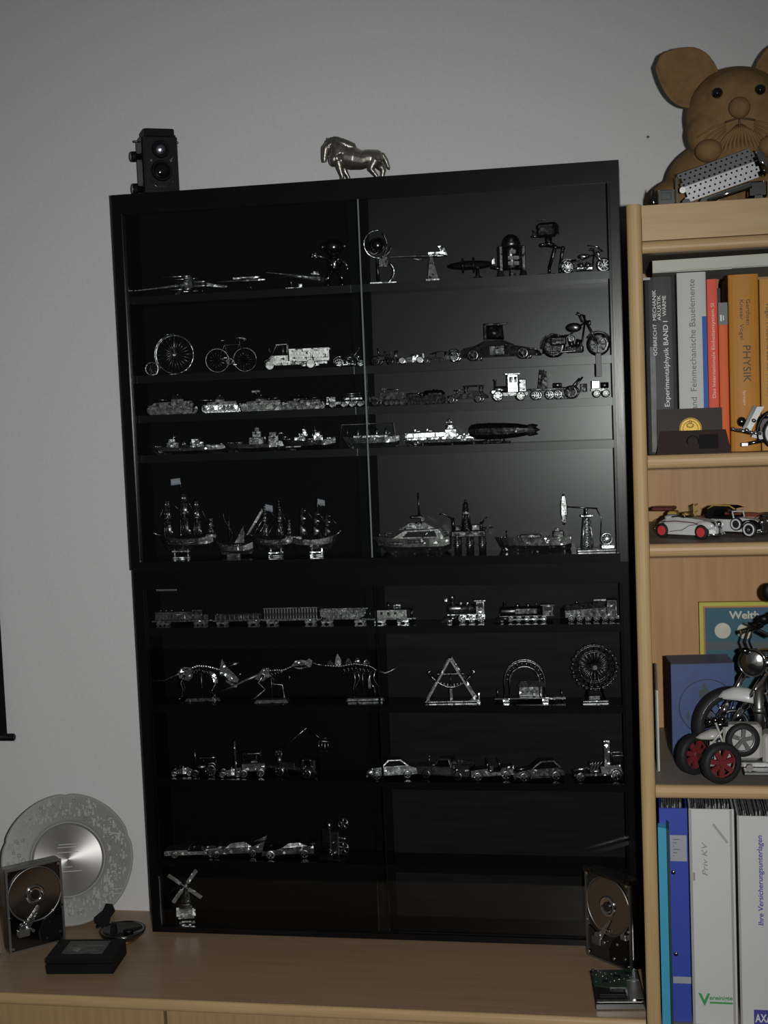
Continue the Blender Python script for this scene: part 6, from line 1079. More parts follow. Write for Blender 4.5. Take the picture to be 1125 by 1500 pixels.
part('box_body', MB().rb(-57, 57, -42, 42, 0, 17, 1.2), BLACKM, bx); part('lid', MB().rb(-57, 57, -42, 42, 17.4, 27, 1.5), BLACKM, bx); ip = part('inlay_plate', MB().b(-36, 34, -24, 30, 27, 27.8), mat('inlay_pewter', (.22, .22, .22), .45, 1., bump=.6, bscale=150., var=.5), bx); part('relief_lines', MB().b(-28, -6, 0, 2, 27.7, 28.3).b(0, 26, 8, 10, 27.7, 28.3).b(4, 20, -12, -10, 27.7, 28.3).c((-14, -8, 27.6), (-14, -8, 28.3), 7, n=14), ALU, ip, kind='stuff')
cm = thing('paperweight_bowl', 'round dark bowl with a brass base ring beside the black display case', 'bowl', up(-36, -140), 10)
part('bowl', MB().l([(22, 3), (30, 6), (38, 13), (39.5, 18), (37, 20), (33, 18), (20, 15), (.1, 14)], n=40), GUN, cm); part('brass_ring', MB().l([(20, 0), (24, 0), (27, 3), (26, 5), (20, 5)], n=36), BRASS, cm); part('rim_band', MB().o((0, 0, 19), (0, 0, 1), 38.5, 1.3, 40, 6), DARK, cm); part('handle', MB().p([(-22, 15), (-10, 15), (-12, 30), (-16, 33), (-20, 28)], -4, 4, 'y'), BLACK, cm); part('inner_knob', MB().e((10, -4, 17), (9, 7, 5)), BLACK, cm); repeat('stud', MB().e((0, 0, 0), 1.6, 8, 6), CHROME, cm, [(34, -14, 18), (-8, -36, 16)])
h2 = thing('open_hard_drive', 'opened hard drive standing upright between the display case and the bookcase', 'hard drive', up(806, -168), -43)
hard_disk(h2, 1)
part('top_bracket', MB().rb(-52, 52, -6, 3, 143, 150, 1).b(-40, -30, -7, -5, 146, 152).b(20, 44, -7, -5, 145, 150), DARK, h2)
h3 = thing('small_hard_drive', 'small bare hard drive lying with circuit board up on the sideboard', 'hard drive', up(821, -279), 6)
part('casing', MB().rb(-38, 38, -62, 62, 0, 11, 1.5), GUN, h3); cb = part('circuit_board', MB().p([(-35, 0), (-12, -8), (12, -8), (16, 20), (35, 20), (35, 58), (-35, 58)], 11, 12.4, 'z'), PCB, h3); part('front_bar', MB().rb(-36, 36, -60, -52, 10.5, 13, .8), CHROME, h3); part('cover_plate', MB().rb(14, 36, -48, 14, 11, 12, .6), ALU, h3)
repeat('chip', MB().rb(-5, 5, -4, 4, 0, 1.6, .4), BLACK, cb, [(-18, 12, 12.4), (2, 30, 12.4), (20, 42, 12.4)]); repeat('solder_joint', MB().e((0, 0, 0), 1.4, 8, 6), CHROME, cb, [(random.uniform(-32, 32), random.uniform(0 if random.random() < .5 else 20, 54), 12.6) for i in range(22)]); repeat('screw', MB().c((0, 0, 10.8), (0, 0, 12), 2.2, n=10), CHROME, h3, [(-33, -57, 2), (33, -57, 2), (-33, 56, 2), (33, 56, 2)]); part('connector', MB().rb(-30, 10, -36, -28, 11, 14, .6), BLACK, h3)
part('disc_edge', MB().c((0, -20, 11), (0, -20, 11.6), 9, n=24), ALU, h3)

# ------------------------------------------------------------------ things in and on the bookcase
class AT:                      # builds in absolute millimetres above the sideboard top, parented to an Empty at the base
    def __init__(s, name, label, cat, o, group=None): s.o = o; s.t = thing(name, label, cat, up(*o), 0, group)
    def p(s, name, m, material, parent=None, label=None):
        m.tr([-q for q in s.o], frm=0); return part(name, m, material, parent or s.t, label)
    def r(s, name, m, material, places, parent=None): return repeat(name, m, material, parent or s.t, [tuple(q[i] - s.o[i] for i in range(3)) + tuple(q[3:]) for q in places])
# clay rabbit on the bookcase top
ra = AT('clay_rabbit', 'brown clay rabbit figure with a big ear sitting on the bookcase', 'rabbit', (1035, -160, 1181.6))
X = 1031
m = MB()
m.e((X, -180, 1328), (76, 62, 74), 24, 16).e((X - 40, -205, 1300), (36, 34, 34), 18, 12).e((X + 40, -205, 1300), (36, 34, 34), 18, 12).e((X, -205, 1345), (55, 40, 48), 18, 12)
m.e((X + 4, -150, 1238), (112, 88, 70), 24, 16).e((X - 60, -165, 1210), (78, 70, 40), 20, 12).e((X + 66, -165, 1210), (78, 70, 40), 20, 12).e((X, -225, 1248), (46, 30, 40), 18, 12)
m.v = [(x, y, max(z, 1182.0)) for x, y, z in m.v]
m.tr([-q for q in ra.o], frm=0); remesh('body', m, CLAY, ra.t, 4, 6)
def ear(s):
    e_ = MB()
    def Q(u, v):   # leaf: u along, v across
        cx = -38 - 78 * u; cz = 1369 + 47 * u; w = 44 * math.sin(PI * (.20 + .755 * u)) ** .8; a = (v - .5) * 2
        return (X + s * (cx - w * a * .42), -190 + 16 * (1 - a * a) * (1 - u * .5) - 4 * u, cz - w * a * .90)
    e_.sheet(Q, 12, 10, 9); e_.tr([-q for q in ra.o], frm=0); return remesh('ear', e_, CLAY, ra.t, 2.6, 6)
ear(1); ear(-1)
ra.p('nose', MB().e((1030, -256, 1327), (15.5, 14, 15.5), 18, 12), CLAY); ra.p('eye', MB().e((1000, -237, 1354), (8.6, 8, 8), 18, 12), EYE, None, 'glossy black eye'); ra.p('eye', MB().e((1061, -237, 1354), (8.6, 8, 8), 18, 12), EYE, None, 'glossy black eye')
ra.p('paw', MB().e((986, -240, 1271), (20, 18, 17), 18, 12), CLAY); ra.p('paw', MB().e((1076, -240, 1271), (20, 18, 17), 18, 12), CLAY)
ra.p('mouth_line', MB().t([(1010, -249, 1309), (1030, -254, 1313), (1052, -249, 1309)], 1.6).t([(1030, -254, 1313), (1030, -252, 1300)], 1.5), mat('dark_clay', (.12, .07, .03), .8))
m = MB(); ra.r('beard_strand', MB().t([(0, 5, 9), (1, 0, 0), (0, 0, -18), (1.5, 4, -34), (0, 10, -48)], [.8, 2.6, 2.4, 2, .6], 7), CLAY, [(1012 + 3.4 * i, -250 + .15 * (i - 5.5) ** 2, 1297 - .2 * (i - 5.5) ** 2, (0, -(i - 5.5) * 7, (i - 5.5) * 4)) for i in range(12)])
for s in (-1, 1): ra.r('whisker', MB().t([(0, 0, 0), (s * -18, 0, -9), (s * -38, 7, -24)], [1.3, 1.5, .7], 5), CLAY, [(X - s * 20, -246, 1309 - 4 * k, (0, s * (10 - 9 * k), 0)) for k in range(4)])
# shiny perforated metal model
pm = AT('perforated_model', 'shiny metal model with perforated plates tilted before the clay rabbit', 'model vehicle', (985, -305, 1181.6))
def perf(nx, nz, cell, r, th=1.2):
    m = MB()
    for i in range(nx):
        for j in range(nz):
            cx, cz = (i + .5 + (.5 if j % 2 else 0)) * cell, (j + .5) * cell; rr = r if (i + j) % 1 == 0 else 0
            O = [(cx + cell / 2 * q[0], cz + cell / 2 * q[1]) for q in ((1, 0), (1, 1), (0, 1), (-1, 1), (-1, 0), (-1, -1), (0, -1), (1, -1))]; I = [(cx + r * math.cos(PI * k / 4), cz + r * math.sin(PI * k / 4)) for k in range(8)]
            vs = [(x, 0, z) for x, z in O] + [(x, 0, z) for x, z in I] + [(x, th, z) for x, z in I]; fs = []
            for k in range(8): l_ = (k + 1) % 8; fs += [(k, l_, 8 + l_, 8 + k), (8 + k, 8 + l_, 16 + l_, 16 + k)]
            m.add(vs, fs)
    return m
PERF = mat('perforated_chrome', (.24, .245, .26), .45, .35, bump=.3, bscale=200.)
b1 = MB().b(0, 112, 1.3, 2, 0, 22.6); 
up_ = pm.p('upper_plate', perf(14, 3, 7.5, 1.7).tr((0, 0, 0), rx=-16, frm=0).tr((944, -314, 1209), ry=-16.5, frm=0), PERF)
lo_ = pm.p('lower_plate', perf(14, 3, 7.5, 1.5).tr((0, 0, -22), rx=9, frm=0).tr((944, -314, 1209), ry=-16.5, frm=0), PERF)
pm.p('inner_tube', MB().c((950, -288, 1207), (1054, -288, 1238), 15, n=16), BLACK); pm.p('fold_rail', MB().c((975, -312.5, 1219), (1050, -312.5, 1241), .9, n=8), CHROME)
pm.p('end_cap', MB().c((1052, -300, 1238), (1061, -300, 1241), 20, 18, 20), CHROME); pm.p('exhaust_pipe', MB().c((978, -318, 1189), (1040, -316, 1207), 4.5, 5, 14), CHROME)
pm.p('chassis', MB().b(935, 1060, -312, -288, 1184, 1189).rb(1036, 1062, -318, -290, 1190, 1212, 2), GUN); pm.r('wheel', MB().c((0, -4, 0), (0, 4, 0), 6, n=16).c((0, -5, 0), (0, -4, 0), 3, n=10), CHROME, [(950, -312, 1188), (975, -311, 1188), (1050, -314, 1188), (950, -288, 1188), (1050, -288, 1188)])
cb_ = pm.p('cab', MB().rb(910, 934, -318, -290, 1184, 1208, 1.5), CHROME); pm.p('cab_window', MB().rb(914, 929, -318.8, -317.6, 1194, 1204, .4), GLASS if False else GUN, cb_); pm.p('grille_plate', MB().b(936, 938, -320, -290, 1184, 1224), CHROME); pm.p('front_horn', MB().t([(906, -306, 1184), (903, -306, 1197), (904, -306, 1212)], [5, 4, .6], 8), GUN)
pm.p('hub_bolt', MB().c((945, -314, 1206), (945, -318, 1206), 4.5, n=12), ALU)

# books on the top compartment
BG = 'books standing in the top compartment'
def book(name, label, x0, x1, y0, h, m, rnd=1.5, depth=170):
    b_ = AT(name, label, 'book', ((x0 + x1) / 2, y0 + depth / 2, 830.8), BG); w = (x1 - x0) / 2 - .3; xc = (x0 + x1) / 2
    n = 8; sp_ = [(xc - w * math.cos(PI * i / n), y0 + rnd - rnd * math.sin(PI * i / n)) for i in range(n + 1)]
    b_.p('cover', MB().p(sp_ + [(xc + w, y0 + depth), (xc + w - 2.4, y0 + depth), (xc + w - 2.4, y0 + 6), (xc - w + 2.4, y0 + 6), (xc - w + 2.4, y0 + depth), (xc - w, y0 + depth)], 831, 831 + h, 'z'), m)
    b_.p('page_block', MB().b(xc - w + 2.5, xc + w - 2.5, y0 + 6.2, y0 + depth - 4, 833.5, 831 + h - 3), PAPER); return b_
def tx(b_, body, x, y, z, L, H, way, m, **k): o = b_.o; text(b_.t, body, x - o[0], y - o[1], z - o[2], L, H, way, m, **k)
bk = book('textbook', 'thick black physics textbook, first book at the left of the shelf', 887, 932, -332, 253, BKGREY, 2)
bk.p('painted_sheen', MB().b(893.5, 901, -334.3, -333.2, 834, 985), mat('sheen_grey', (.10, .10, .115), .5, var=.7, bscale=60.), bk.t.children[0])  # sheen on the black spine, painted as a mottled lighter grey strip
tx(bk, 'Experimentalphysik BAND I', 919.5, -334.4, 898, 122, 7, 'up', WTXT); tx(bk, 'GOBRECHT', 903.5, -334.4, 972, 45, 5, 'up', WTXT); tx(bk, 'MECHANIK', 903.5, -334.4, 1022, 43, 5, 'up', WTXT); tx(bk, 'AKUSTIK', 910, -334.4, 1022, 36, 5, 'up', WTXT); tx(bk, 'WÄRME', 917.5, -334.4, 1028, 29, 5.2, 'up', WTXT)
bk = book('textbook', 'white engineering textbook with a blue stripe beside the black one', 933, 974, -332, 257, BKWHITE, 2)
bk.p('blue_stripe', MB().b(967.5, 973.4, -333.6, -331, 834, 1025), BKBLUE, bk.t.children[0]); tx(bk, 'Hildebrand  Feinmechanische Bauelemente', 958, -334.2, 853, 224, 8.6, 'up', GREYTXT)
bk = book('paperback', 'thin salmon red paperback with pale spine lettering', 974.4, 989.6, -330, 246, BKRED, 1)
tx(bk, 'Das Internationale Einheitensystem SI', 984.5, -331.3, 908, 134, 4.6, 'up', SALTXT)
bk = book('paperback', 'thin orange paperback with a dark band at its top', 990, 1003.4, -328, 212, BKORANGE, 1)
bk.p('dark_band', MB().b(990.2, 1003.2, -329.6, -327, 1012, 1043.2), mat('dark_band', (.035, .038, .042), .45), bk.t.children[0]); bk.p('band_mark', MB().b(993, 995, -330, -329.5, 1017, 1026).b(996.6, 998, -330, -329.5, 1018, 1025), WTXT, bk.t.children[0])
bk.p('faint_line', MB().b(995.2, 996, -329.6, -328.8, 880, 1000), mat('rust_ink', (.34, .08, .02), .5), bk.t.children[0])
d_ = AT('dark_book', 'dark book set back behind the red and orange paperbacks', 'book', (990, -240, 830.8), BG); d_.p('cover', MB().b(976, 1003, -150, -16, 831, 1076), BKGREY)
d_.p('page_block', MB().b(978, 1001, -150.6, -150, 834, 1073), BKGREY)
bk = book('textbook', 'thick ochre physics book with large dark title', 1004, 1046, -336, 250, BKOCHRE, 4)
tx(bk, 'PHYSIK', 1023, -340.3, 982, 52, 10.5, 'down', DTXT); tx(bk, 'Kneser  Vogel', 1019.5, -340.3, 1046, 56, 5.4, 'down', DTXT); tx(bk, 'Gerthsen', 1028.5, -340.3, 1046, 36, 5.4, 'down', DTXT); tx(bk, 'Springer', 1022, -340.3, 918, 22, 4, 'down', SALTXT)
bk = book('textbook', 'lighter ochre problem book cut off by the right edge of the photo', 1047, 1072, -334, 242, BKOCHRE2, 2)
tx(bk, 'Vogel  Probleme aus der PHYSIK', 1056, -336.3, 1040, 132, 6.6, 'down', DTXT)
mg = AT('paper_stack', 'thick pale paper stack lying flat on top of the standing books', 'papers', (1010, -250, 1089.2))
mg.p('page_block', MB().sheet(lambda u, v: (900 + 230 * u, -333 + 190 * v, 1090.6 + 1.2 * math.sin(PI * u)), 10, 2, -.4).loft([[(900 + 230 * u, y, z) for y, z in ((-333, 1090.4), (-143, 1090.4), (-143, 1107 + 2 * u), (-333, 1107 + 2 * u))] for u in (0, .1, .3, 1)]), PAPER)
mg.p('loose_sheet', MB().loft([[(900 + 110 * u, y, z) for y, z in ((-334, 1089.6 - 0 * u), (-200, 1089.6), (-200, 1090.4), (-334, 1090.4))] for u in (0, 1)]), PAPER)
# medal case in front of the books
mc = AT('medal_holder', 'brown leather medal case standing open with a gold medal', 'medal case', (948, -355, 830.8))
mc.p('back_flap', MB().loft([[(901, -352, 831), (992, -352, 831), (992, -348, 831), (901, -348, 831)], [(901, -346, 895), (992, -346, 895), (992, -342, 895), (901, -342, 895)]]), LEATHER); mc.p('front_flap', MB().loft([[(899, -368, 831), (1003, -368, 831), (1003, -364, 831), (899, -364, 831)], [(905, -358, 864), (996, -358, 864), (996, -354, 864), (905, -354, 864)]]), LEATHER); mc.p('ring_emboss', MB().o((950, -364.6, 849), (0, 1, .25), 8, .8, 24, 5), BLACKM); mc.p('snap_patch', MB().loft([[(958, -367.4, 838), (985, -367.4, 838), (985, -366, 838), (958, -366, 838)], [(959, -361, 858), (985, -361, 858), (985, -359.6, 858), (959, -359.6, 858)]]), BLACKM)
co = mc.p('gold_medal', MB().c((947.5, -353.6, 866.5), (947.5, -350.8, 866.5), 15.5, n=36), GOLD, None, 'gold medal in relief'); mc.p('medal_relief', MB().o((947.5, -354, 866.5), (0, 1, 0), 14.4, .8, 32, 5).o((947.5, -354, 866.5), (0, 1, 0), 10.5, .5, 28, 4).e((947, -353.2, 871), (6, 1.0, 4)).e((947.5, -353.2, 876), (3, .9, 2.5)), GOLD, co)

def classic(t, L, W_, body, trim, tyre, rim, r, wx, top=None, white=False, cover=WHITE):
    """old-style open car heading +x; returns body object"""
    h = r * 1.1
    bd = part('body', MB().loft([[(x, -w, z0), (x, w, z0), (x, w, z1 * .8), (x, w * .7, z1), (x, -w * .7, z1), (x, -w, z1 * .8)] for x, w, z0, z1 in ((-L * .5, W_ * .16, r * .9, r * 1.5), (-L * .42, W_ * .30, r * .6, r * 2.0), (-L * .25, W_ * .38, r * .5, r * 2.35), (-L * .05, W_ * .38, r * .5, r * 2.3), (L * .1, W_ * .34, r * .5, r * 2.35), (L * .3, W_ * .24, r * .5, r * 2.2), (L * .42, W_ * .2, r * .55, r * 1.9))]), body, t)
    for x in wx:
        for s in (-1, 1):
            w_ = part('wheel', MB().l([(r * .66, -2.6), (r * .9, -3), (r, -1.6), (r, 1.6), (r * .9, 3), (r * .66, 2.6)], (x, s * W_ * .42, r), 'y', 24), tyre, t)
            part('wheel_disc', MB().c((x, s * W_ * .42 - 3.0, r), (x, s * W_ * .42 + 3.0, r), r * .62, n=20), DARK, w_); part('rim', MB().o((x, s * (W_ * .42 + 3), r), (0, 1, 0), r * .70, r * .13, 24, 5), rim, w_)
            hubm = MB().e((x, s * (W_ * .42 + 3.4), r), (r * .2, 1.2, r * .2), 10, 6); part('hub_cap', hubm, CHROME, w_)
            part('fender', MB().sheet(lambda u, v: (x + (r + 3) * math.cos(R(8 + 168 * u)) * 1.12, s * W_ * .42 + (v - .5) * 10, r + (r + 2.6) * math.sin(R(8 + 168 * u))), 14, 2, 1.2), trim, t)
    for s in (-1, 1): part('running_board', MB().b(wx[0] + r, wx[1] - r, s * W_ * .42 - 4, s * W_ * .42 + 4, r * .5, r * .5 + 1.6), trim, t)
    return bd
t = thing('white_roadster', 'white open model roadster with red wheels on the car shelf', 'model car', up(944, -286, 703.8), -36)
LW = 104
bd = part('body', MB().loft([[(x, -w, z0), (x, w, z0), (x, w, z1 * .72), (x, w * .6, z1), (x, -w * .6, z1), (x, -w, z1 * .72)] for x, w, z0, z1 in ((-54, 6, 9, 12), (-46, 15, 7, 22), (-30, 19, 6, 30), (-12, 19.5, 6, 31), (8, 19, 6, 30), (28, 18, 6, 28), (44, 15, 6, 24), (52, 9, 8, 17))]), WHITE, t)
part('red_stripe', MB().t([(-34, -20, 24), (-10, -20.4, 26), (20, -19.6, 24.5), (40, -17, 20)], .7, 5), MAROON, bd); part('wing_line', MB().t([(-20, -20, 10), (2, -20.4, 13), (14, -20, 20), (34, -18.6, 23)], .5, 5), DUSK, bd); part('cockpit', MB().rb(-24, 2, -12, 12, 26, 31.8, 1.5), LEATHER, bd); part('folded_hood', MB().e((-30, 0, 30), (9, 14, 4)), IVORY, bd)
part('windshield', MB().t([(2, -12, 30), (-2, -10, 38), (-2, 10, 38), (2, 12, 30)], .7, 5), CHROME, t)
for x in (-34, 34):
    for s in (-1, 1):
        w_ = part('wheel', MB().l([(7, -3), (9.6, -3.4), (11, -2), (11, 2), (9.6, 3.4), (7, 3)], (x, s * 17.5, 11), 'y', 24), RUBBER, t); part('rim', MB().c((x, s * 17.5 - 3.6, 11), (x, s * 17.5 + 3.6, 11), 7, n=20), RED, w_)
for s in (-1, 1):
    hl = part('headlamp', MB().e((46, s * 8, 21), (5, 4.6, 4.6), 12, 8), CHROME, t); part('front_fender', MB().e((36, s * 14, 20), (17, 5.5, 7), 16, 10), WHITE, t)
part('grille', MB().rb(50, 55, -4, 4, 8, 19, 1.5), CHROME, t); part('bumper', MB().t([(47, -18, 8), (56, -8, 7), (56, 8, 7), (47, 18, 8)], 1.5, 6), CHROME, t); part('tail_lamp', MB().e((-54, -9, 12), 2, 8, 6), CHROME, t)
t = thing('maroon_tourer', 'maroon open model tourer with ochre seats behind the white roadster', 'model car', up(942, -206, 703.8), -12)
classic(t, 84, 40, MAROON, BLACK, RUBBER, BRASS, 11, (-28, 27)); part('folded_roof', MB().rb(-50, -16, -15, 15, 34, 40, 2), MAROON, t); part('seat', MB().rb(-26, -12, -13, 13, 24, 33, 2), YELLOW, t); part('seat', MB().rb(-4, 6, -13, 13, 24, 31, 2), YELLOW, t)
ws = MB()
for y in (-14, -7, 0, 7, 14): ws.b(14.4, 15.4, y - .6, y + .6, 24, 42)
part('windscreen_frame', ws.b(14, 16, -15, 15, 41, 43).b(14, 16, -15, 15, 31, 32), BRASS, t)
t = thing('white_cabriolet', 'white and black model cabriolet with whitewall tyres on the car shelf', 'model car', up(1011, -266, 703.8), -34)
classic(t, 112, 46, WHITE, BLACK, RUBBER, WHITE, 11.5, (-36, 36)); part('door_panel', MB().rb(-30, 8, -18.4, -16.4, 7, 25, .8), WHITE, t); rf = part('soft_top', MB().pw([(-40, 24), (-36, 40), (-28, 44), (-2, 44), (8, 41), (-4, 40), (-24, 38), (-28, 25)], 34, ktop=.84), BLACKM, t); part('roof_bow', MB().t([(-36, -15, 40), (-26, -14, 45), (0, -14, 45), (9, -14, 40)], 1.1, 6), YELLOW, rf); part('window_band', MB().rb(-28, 4, -17.2, 17.2, 25, 29, 1), BLACKM, t)
part('windshield', MB().t([(8, -15, 25), (5, -15, 36), (5, 15, 36), (8, 15, 25)], 1.3, 6, True), WHITE, t); part('radiator', MB().rb(46, 51, -8, 8, 8, 27, 1.5), CHROME, t)
for s in (-1, 1): part('headlamp', MB().e((52, s * 12, 22), (5, 5.4, 5.4), 12, 8), CHROME, t)
sw = part('spare_wheel', MB().c((16, -20, 19), (16, -24, 19), 9.5, n=22), RUBBER, t); part('spare_rim', MB().o((16, -24.2, 19), (0, 1, 0), 6.8, 1.4, 22, 6), WHITE, sw); part('horn', MB().l([(1, 0), (1.6, 6), (3.6, 9)], (50, -6, 31), 'x', 12), CHROME, t); part('bumper', MB().t([(50, -20, 9), (58, -10, 8), (58, 10, 8), (50, 20, 9)], 1.4, 6), CHROME, t)
t = thing('brown_tourer', 'reddish brown model car mostly hidden behind the white cabriolet', 'model car', up(1030, -180, 703.8), -10)
classic(t, 96, 40, mat('russet_paint', (.22, .06, .03), .4), BLACK, RUBBER, BRASS, 11, (-31, 31)); part('seat', MB().rb(-24, -12, -12, 12, 24, 34, 2), LEATHER, t); part('dark_hood', MB().rb(44, 60, -9, 9, 24, 44, 1.5), BLACKM, t)
# toy vehicle at the right edge of the book shelf
tv = AT('toy_car', 'toy car with whitewall wheel and chrome bumper cut off in front of the ochre books', 'model car', (1050, -350, 830.8))
tv.p('sloped_hood', MB().loft([[(1022, -364, 861), (1030, -364, 861), (1030, -340, 861), (1022, -340, 861)], [(1039, -360, 894), (1049, -360, 894), (1049, -338, 894), (1039, -338, 894)]]), WHITE); tv.p('hood_edge', MB().loft([[(1017, -362, 861), (1022.5, -362, 861), (1022.5, -340, 861), (1017, -340, 861)], [(1035, -358, 896), (1039.5, -358, 896), (1039.5, -338, 896), (1035, -338, 896)]]), GUN)
tv.p('fender', MB().sheet(lambda u, v: (1068 + 31 * math.cos(R(70 + 130 * u)), -366 + 24 * v, 858 + 33 * math.sin(R(70 + 130 * u))), 14, 2, 4), BLACK); tv.p('body', MB().rb(1040, 1110, -356, -330, 846, 880, 3), BLACK); tv.p('headlamp', MB().e((1018, -358, 874), (6, 6, 7), 14, 8), GUN); tv.p('front_wedge', MB().p([(1030, 852), (1052, 846), (1048, 858), (1036, 860)], -366, -340, 'y'), IVORY)
w_ = tv.p('wheel', MB().l([(15, -4), (20, -5), (23, -2), (23, 2), (20, 5), (15, 4)], (1068, -366, 856.5), 'y', 36), RUBBER); tv.p('whitewall', MB().o((1068, -371, 856.5), (0, 1, 0), 17.4, 2.4, 36, 6), WHITE, w_); tv.p('hub_disc', MB().c((1068, -366, 856.5), (1068, -370.4, 856.5), 15.5, n=30), IVORY, w_); w2_ = tv.p('wheel', MB().l([(15, -4), (20, -5), (23, -2), (23, 2), (20, 5), (15, 4)], (1068, -332, 855), 'y', 30), RUBBER)
tv.p('bumper', MB().c((1006, -362, 864), (1030, -366, 858), 3, n=10).c((1030, -366, 858), (1044, -366, 856), 2.4, n=10).e((1006, -362, 864), 3.2), CHROME); tv.p('chrome_joint', MB().e((1024, -367, 862), 3.4).e((1031, -367, 858), 3).e((1034, -366, 875), 3.2), CHROME); tv.p('tow_bar', MB().c((1020, -368, 842), (1050, -366, 847), 2.6, n=8).rb(1016, 1026, -371, -365, 839, 845, .8), GUN)

# third compartment: coin box, blue carton, motorcycle, red-wheeled car kit
wb = AT('coin_frame', 'lime edged teal display card with pale discs leaning at the back', 'framed card', (1024, -40, 352.7))
wb.p('border', MB().b(964, 1130, -52, -40, 353, 571), LIME); ib = wb.p('rust_line', MB().b(970, 1124, -52.5, -51.8, 360, 564.5), ORANGEL); wb.p('print_panel', MB().b(973, 1121, -52.9, -52.4, 363, 562), TEAL, ib)
wb.r('coin_disc', MB().c((0, -53.6, 0), (0, -52.6, 0), 13, n=32), COINW, [(1001, 0, 524), (1037, 0, 523)], None); wb.p('grey_strip', MB().b(973, 1121, -53.3, -52.8, 492, 506), DUSK if False else mat('dim_strip', (.06, .08, .10), .5), ib); tx(wb, 'Welth', 1012.5, -53.4, 544, 48, 12, 'flat', COINW, bold=.03); 
tx(wb, 'Peso 1', 996, -53.5, 499, 13, 3, 'flat', COINW) if False else None
bb = AT('blue_carton', 'blue square carton with a printed round emblem standing on the shelf', 'box', (945, -150, 352.7))
c_ = math.cos(R(-5)); 
bm_ = MB().b(-48, 48, 0, 70, 0, 147); bm_.tr((962, -205, 353), rz=6, frm=0); bb.p('carton', bm_, BLUEBOX)
bb.p('left_side', MB().b(-.6, .0, 0.4, 69.6, .5, 146.5).tr((914.1, -210, 353), rz=6, frm=0), NAVY); bb.p('lid_edge', MB().b(-48.3, 48.3, -.4, .2, 145.6, 147.2).tr((962, -205, 353), rz=6, frm=0), NAVY)
def bt(m): return m.tr((962, -205, 353), rz=6, frm=0)
EM = mat('dark_emblem', (.045, .06, .075), .5)
bb.p('emblem_ring', bt(MB().o((6, -.3, 78), (0, 1, 0), 43, .7, 48, 4)), EM); bb.p('emblem', bt(MB().c((2, -.6, 98), (2, 0, 98), 9, n=20).p([(-2, 108), (6, 108), (4, 115), (0, 115)], -.6, 0, 'y').p([(-27, 62), (-23, 74), (-20, 62), (-23, 56)], -.6, 0, 'y').p([(-14, 70), (10, 76), (16, 60), (-4, 52)], -.6, 0, 'y')), EM)
mt = AT('model_motorcycle', 'large chrome and black model motorcycle facing left beside the blue carton', 'model motorcycle', (1030, -240, 352.7))
def rot(m, piv, rz): m.tr((-piv[0], -piv[1], -piv[2]), frm=0); m.tr(piv, rz=rz, frm=0); return m
WC = (1000, -238, 411.5); YW = 16
w_ = mt.p('front_wheel', rot(MB().l([(42, -10), (50, -13), (56, -10), (58.5, -4), (58.5, 4), (56, 10), (50, 13), (42, 10), (42, -10)], WC, 'y', 48, False), WC, YW), RUBBER); mt.p('wheel_rim', rot(MB().o(WC, (0, 1, 0), 43, 4, 44, 8), WC, YW), CHROME, w_)
sp = MB()
for i in range(18): a = 2 * PI * i / 18; sp.c(WC, (WC[0] + 42 * math.cos(a), WC[1] - 2, WC[2] + 42 * math.sin(a)), .7, n=5)
mt.p('spokes', rot(sp, WC, YW), CHROME, w_); mt.p('brake_disc', rot(MB().o((1000, -250, 411.5), (0, 1, 0), 24, 3, 32, 4).c((1000, -254, 411.5), (1000, -222, 411.5), 8, n=16), WC, YW), ALU, w_); mt.p('tread_line', rot(MB().o((1000, -250.5, 411.5), (0, 1, 0), 51, .7, 44, 4), WC, YW), DUSK, w_)
mt.p('fork', MB().c((986, -262, 432), (1026, -270, 505), 4.2, n=12).c((982, -260, 424), (996, -264, 450), 5.2, n=12), CHROME); mt.p('fork', MB().c((1004, -276, 425), (1052, -286, 502), 4.2, n=12).c((1000, -275, 418), (1016, -278, 445), 5.4, n=12), CHROME)
fe = mt.p('front_fender', MB().loft([[(982 + 50 * u, -262 + q[0] * w - 10 * u, 459 + 4 * math.sin(PI * u) + q[1] * h_) for q in [(math.cos(PI * i / 8), math.sin(PI * i / 8)) for i in range(9)] + [(-1, -.35), (1, -.35)]] for u, w, h_ in ((0, 1, 1), (.15, 9, 8), (.5, 15, 13), (.85, 15, 14), (1, 14, 13))], True), WHITE, None, 'white fender'); mt.p('fender_line', MB().t([(984, -268, 458), (1000, -277, 463), (1026, -284, 465)], .8, 5), DUSK, fe)
hl = mt.p('headlamp', rot(MB().l([(4, 26), (14, 20), (20, 8), (21, 0), (20, -2)], (1031, -292, 517), 'y', 32), (1031, -292, 517), -22), BLACK); mt.p('lamp_glass', rot(MB().l([(.1, -6), (8, -5), (15, -3), (19.4, -.6)], (1031, -292, 517), 'y', 32, False), (1031, -292, 517), -22), mat('lamp_chrome', (.62, .62, .62), .22, 1., bump=.7, bscale=160.), hl); mt.p('lamp_ring', rot(MB().o((1031, -293, 517), (0, 1, 0), 20, 1.6, 36, 6), (1031, -292, 517), -22), CHROME, hl)
mt.p('fork_yoke', MB().rb(1030, 1064, -284, -262, 496, 506, 2).rb(1040, 1070, -284, -262, 520, 534, 2).e((1052, -290, 516), (9, 8, 10)), CHROME)
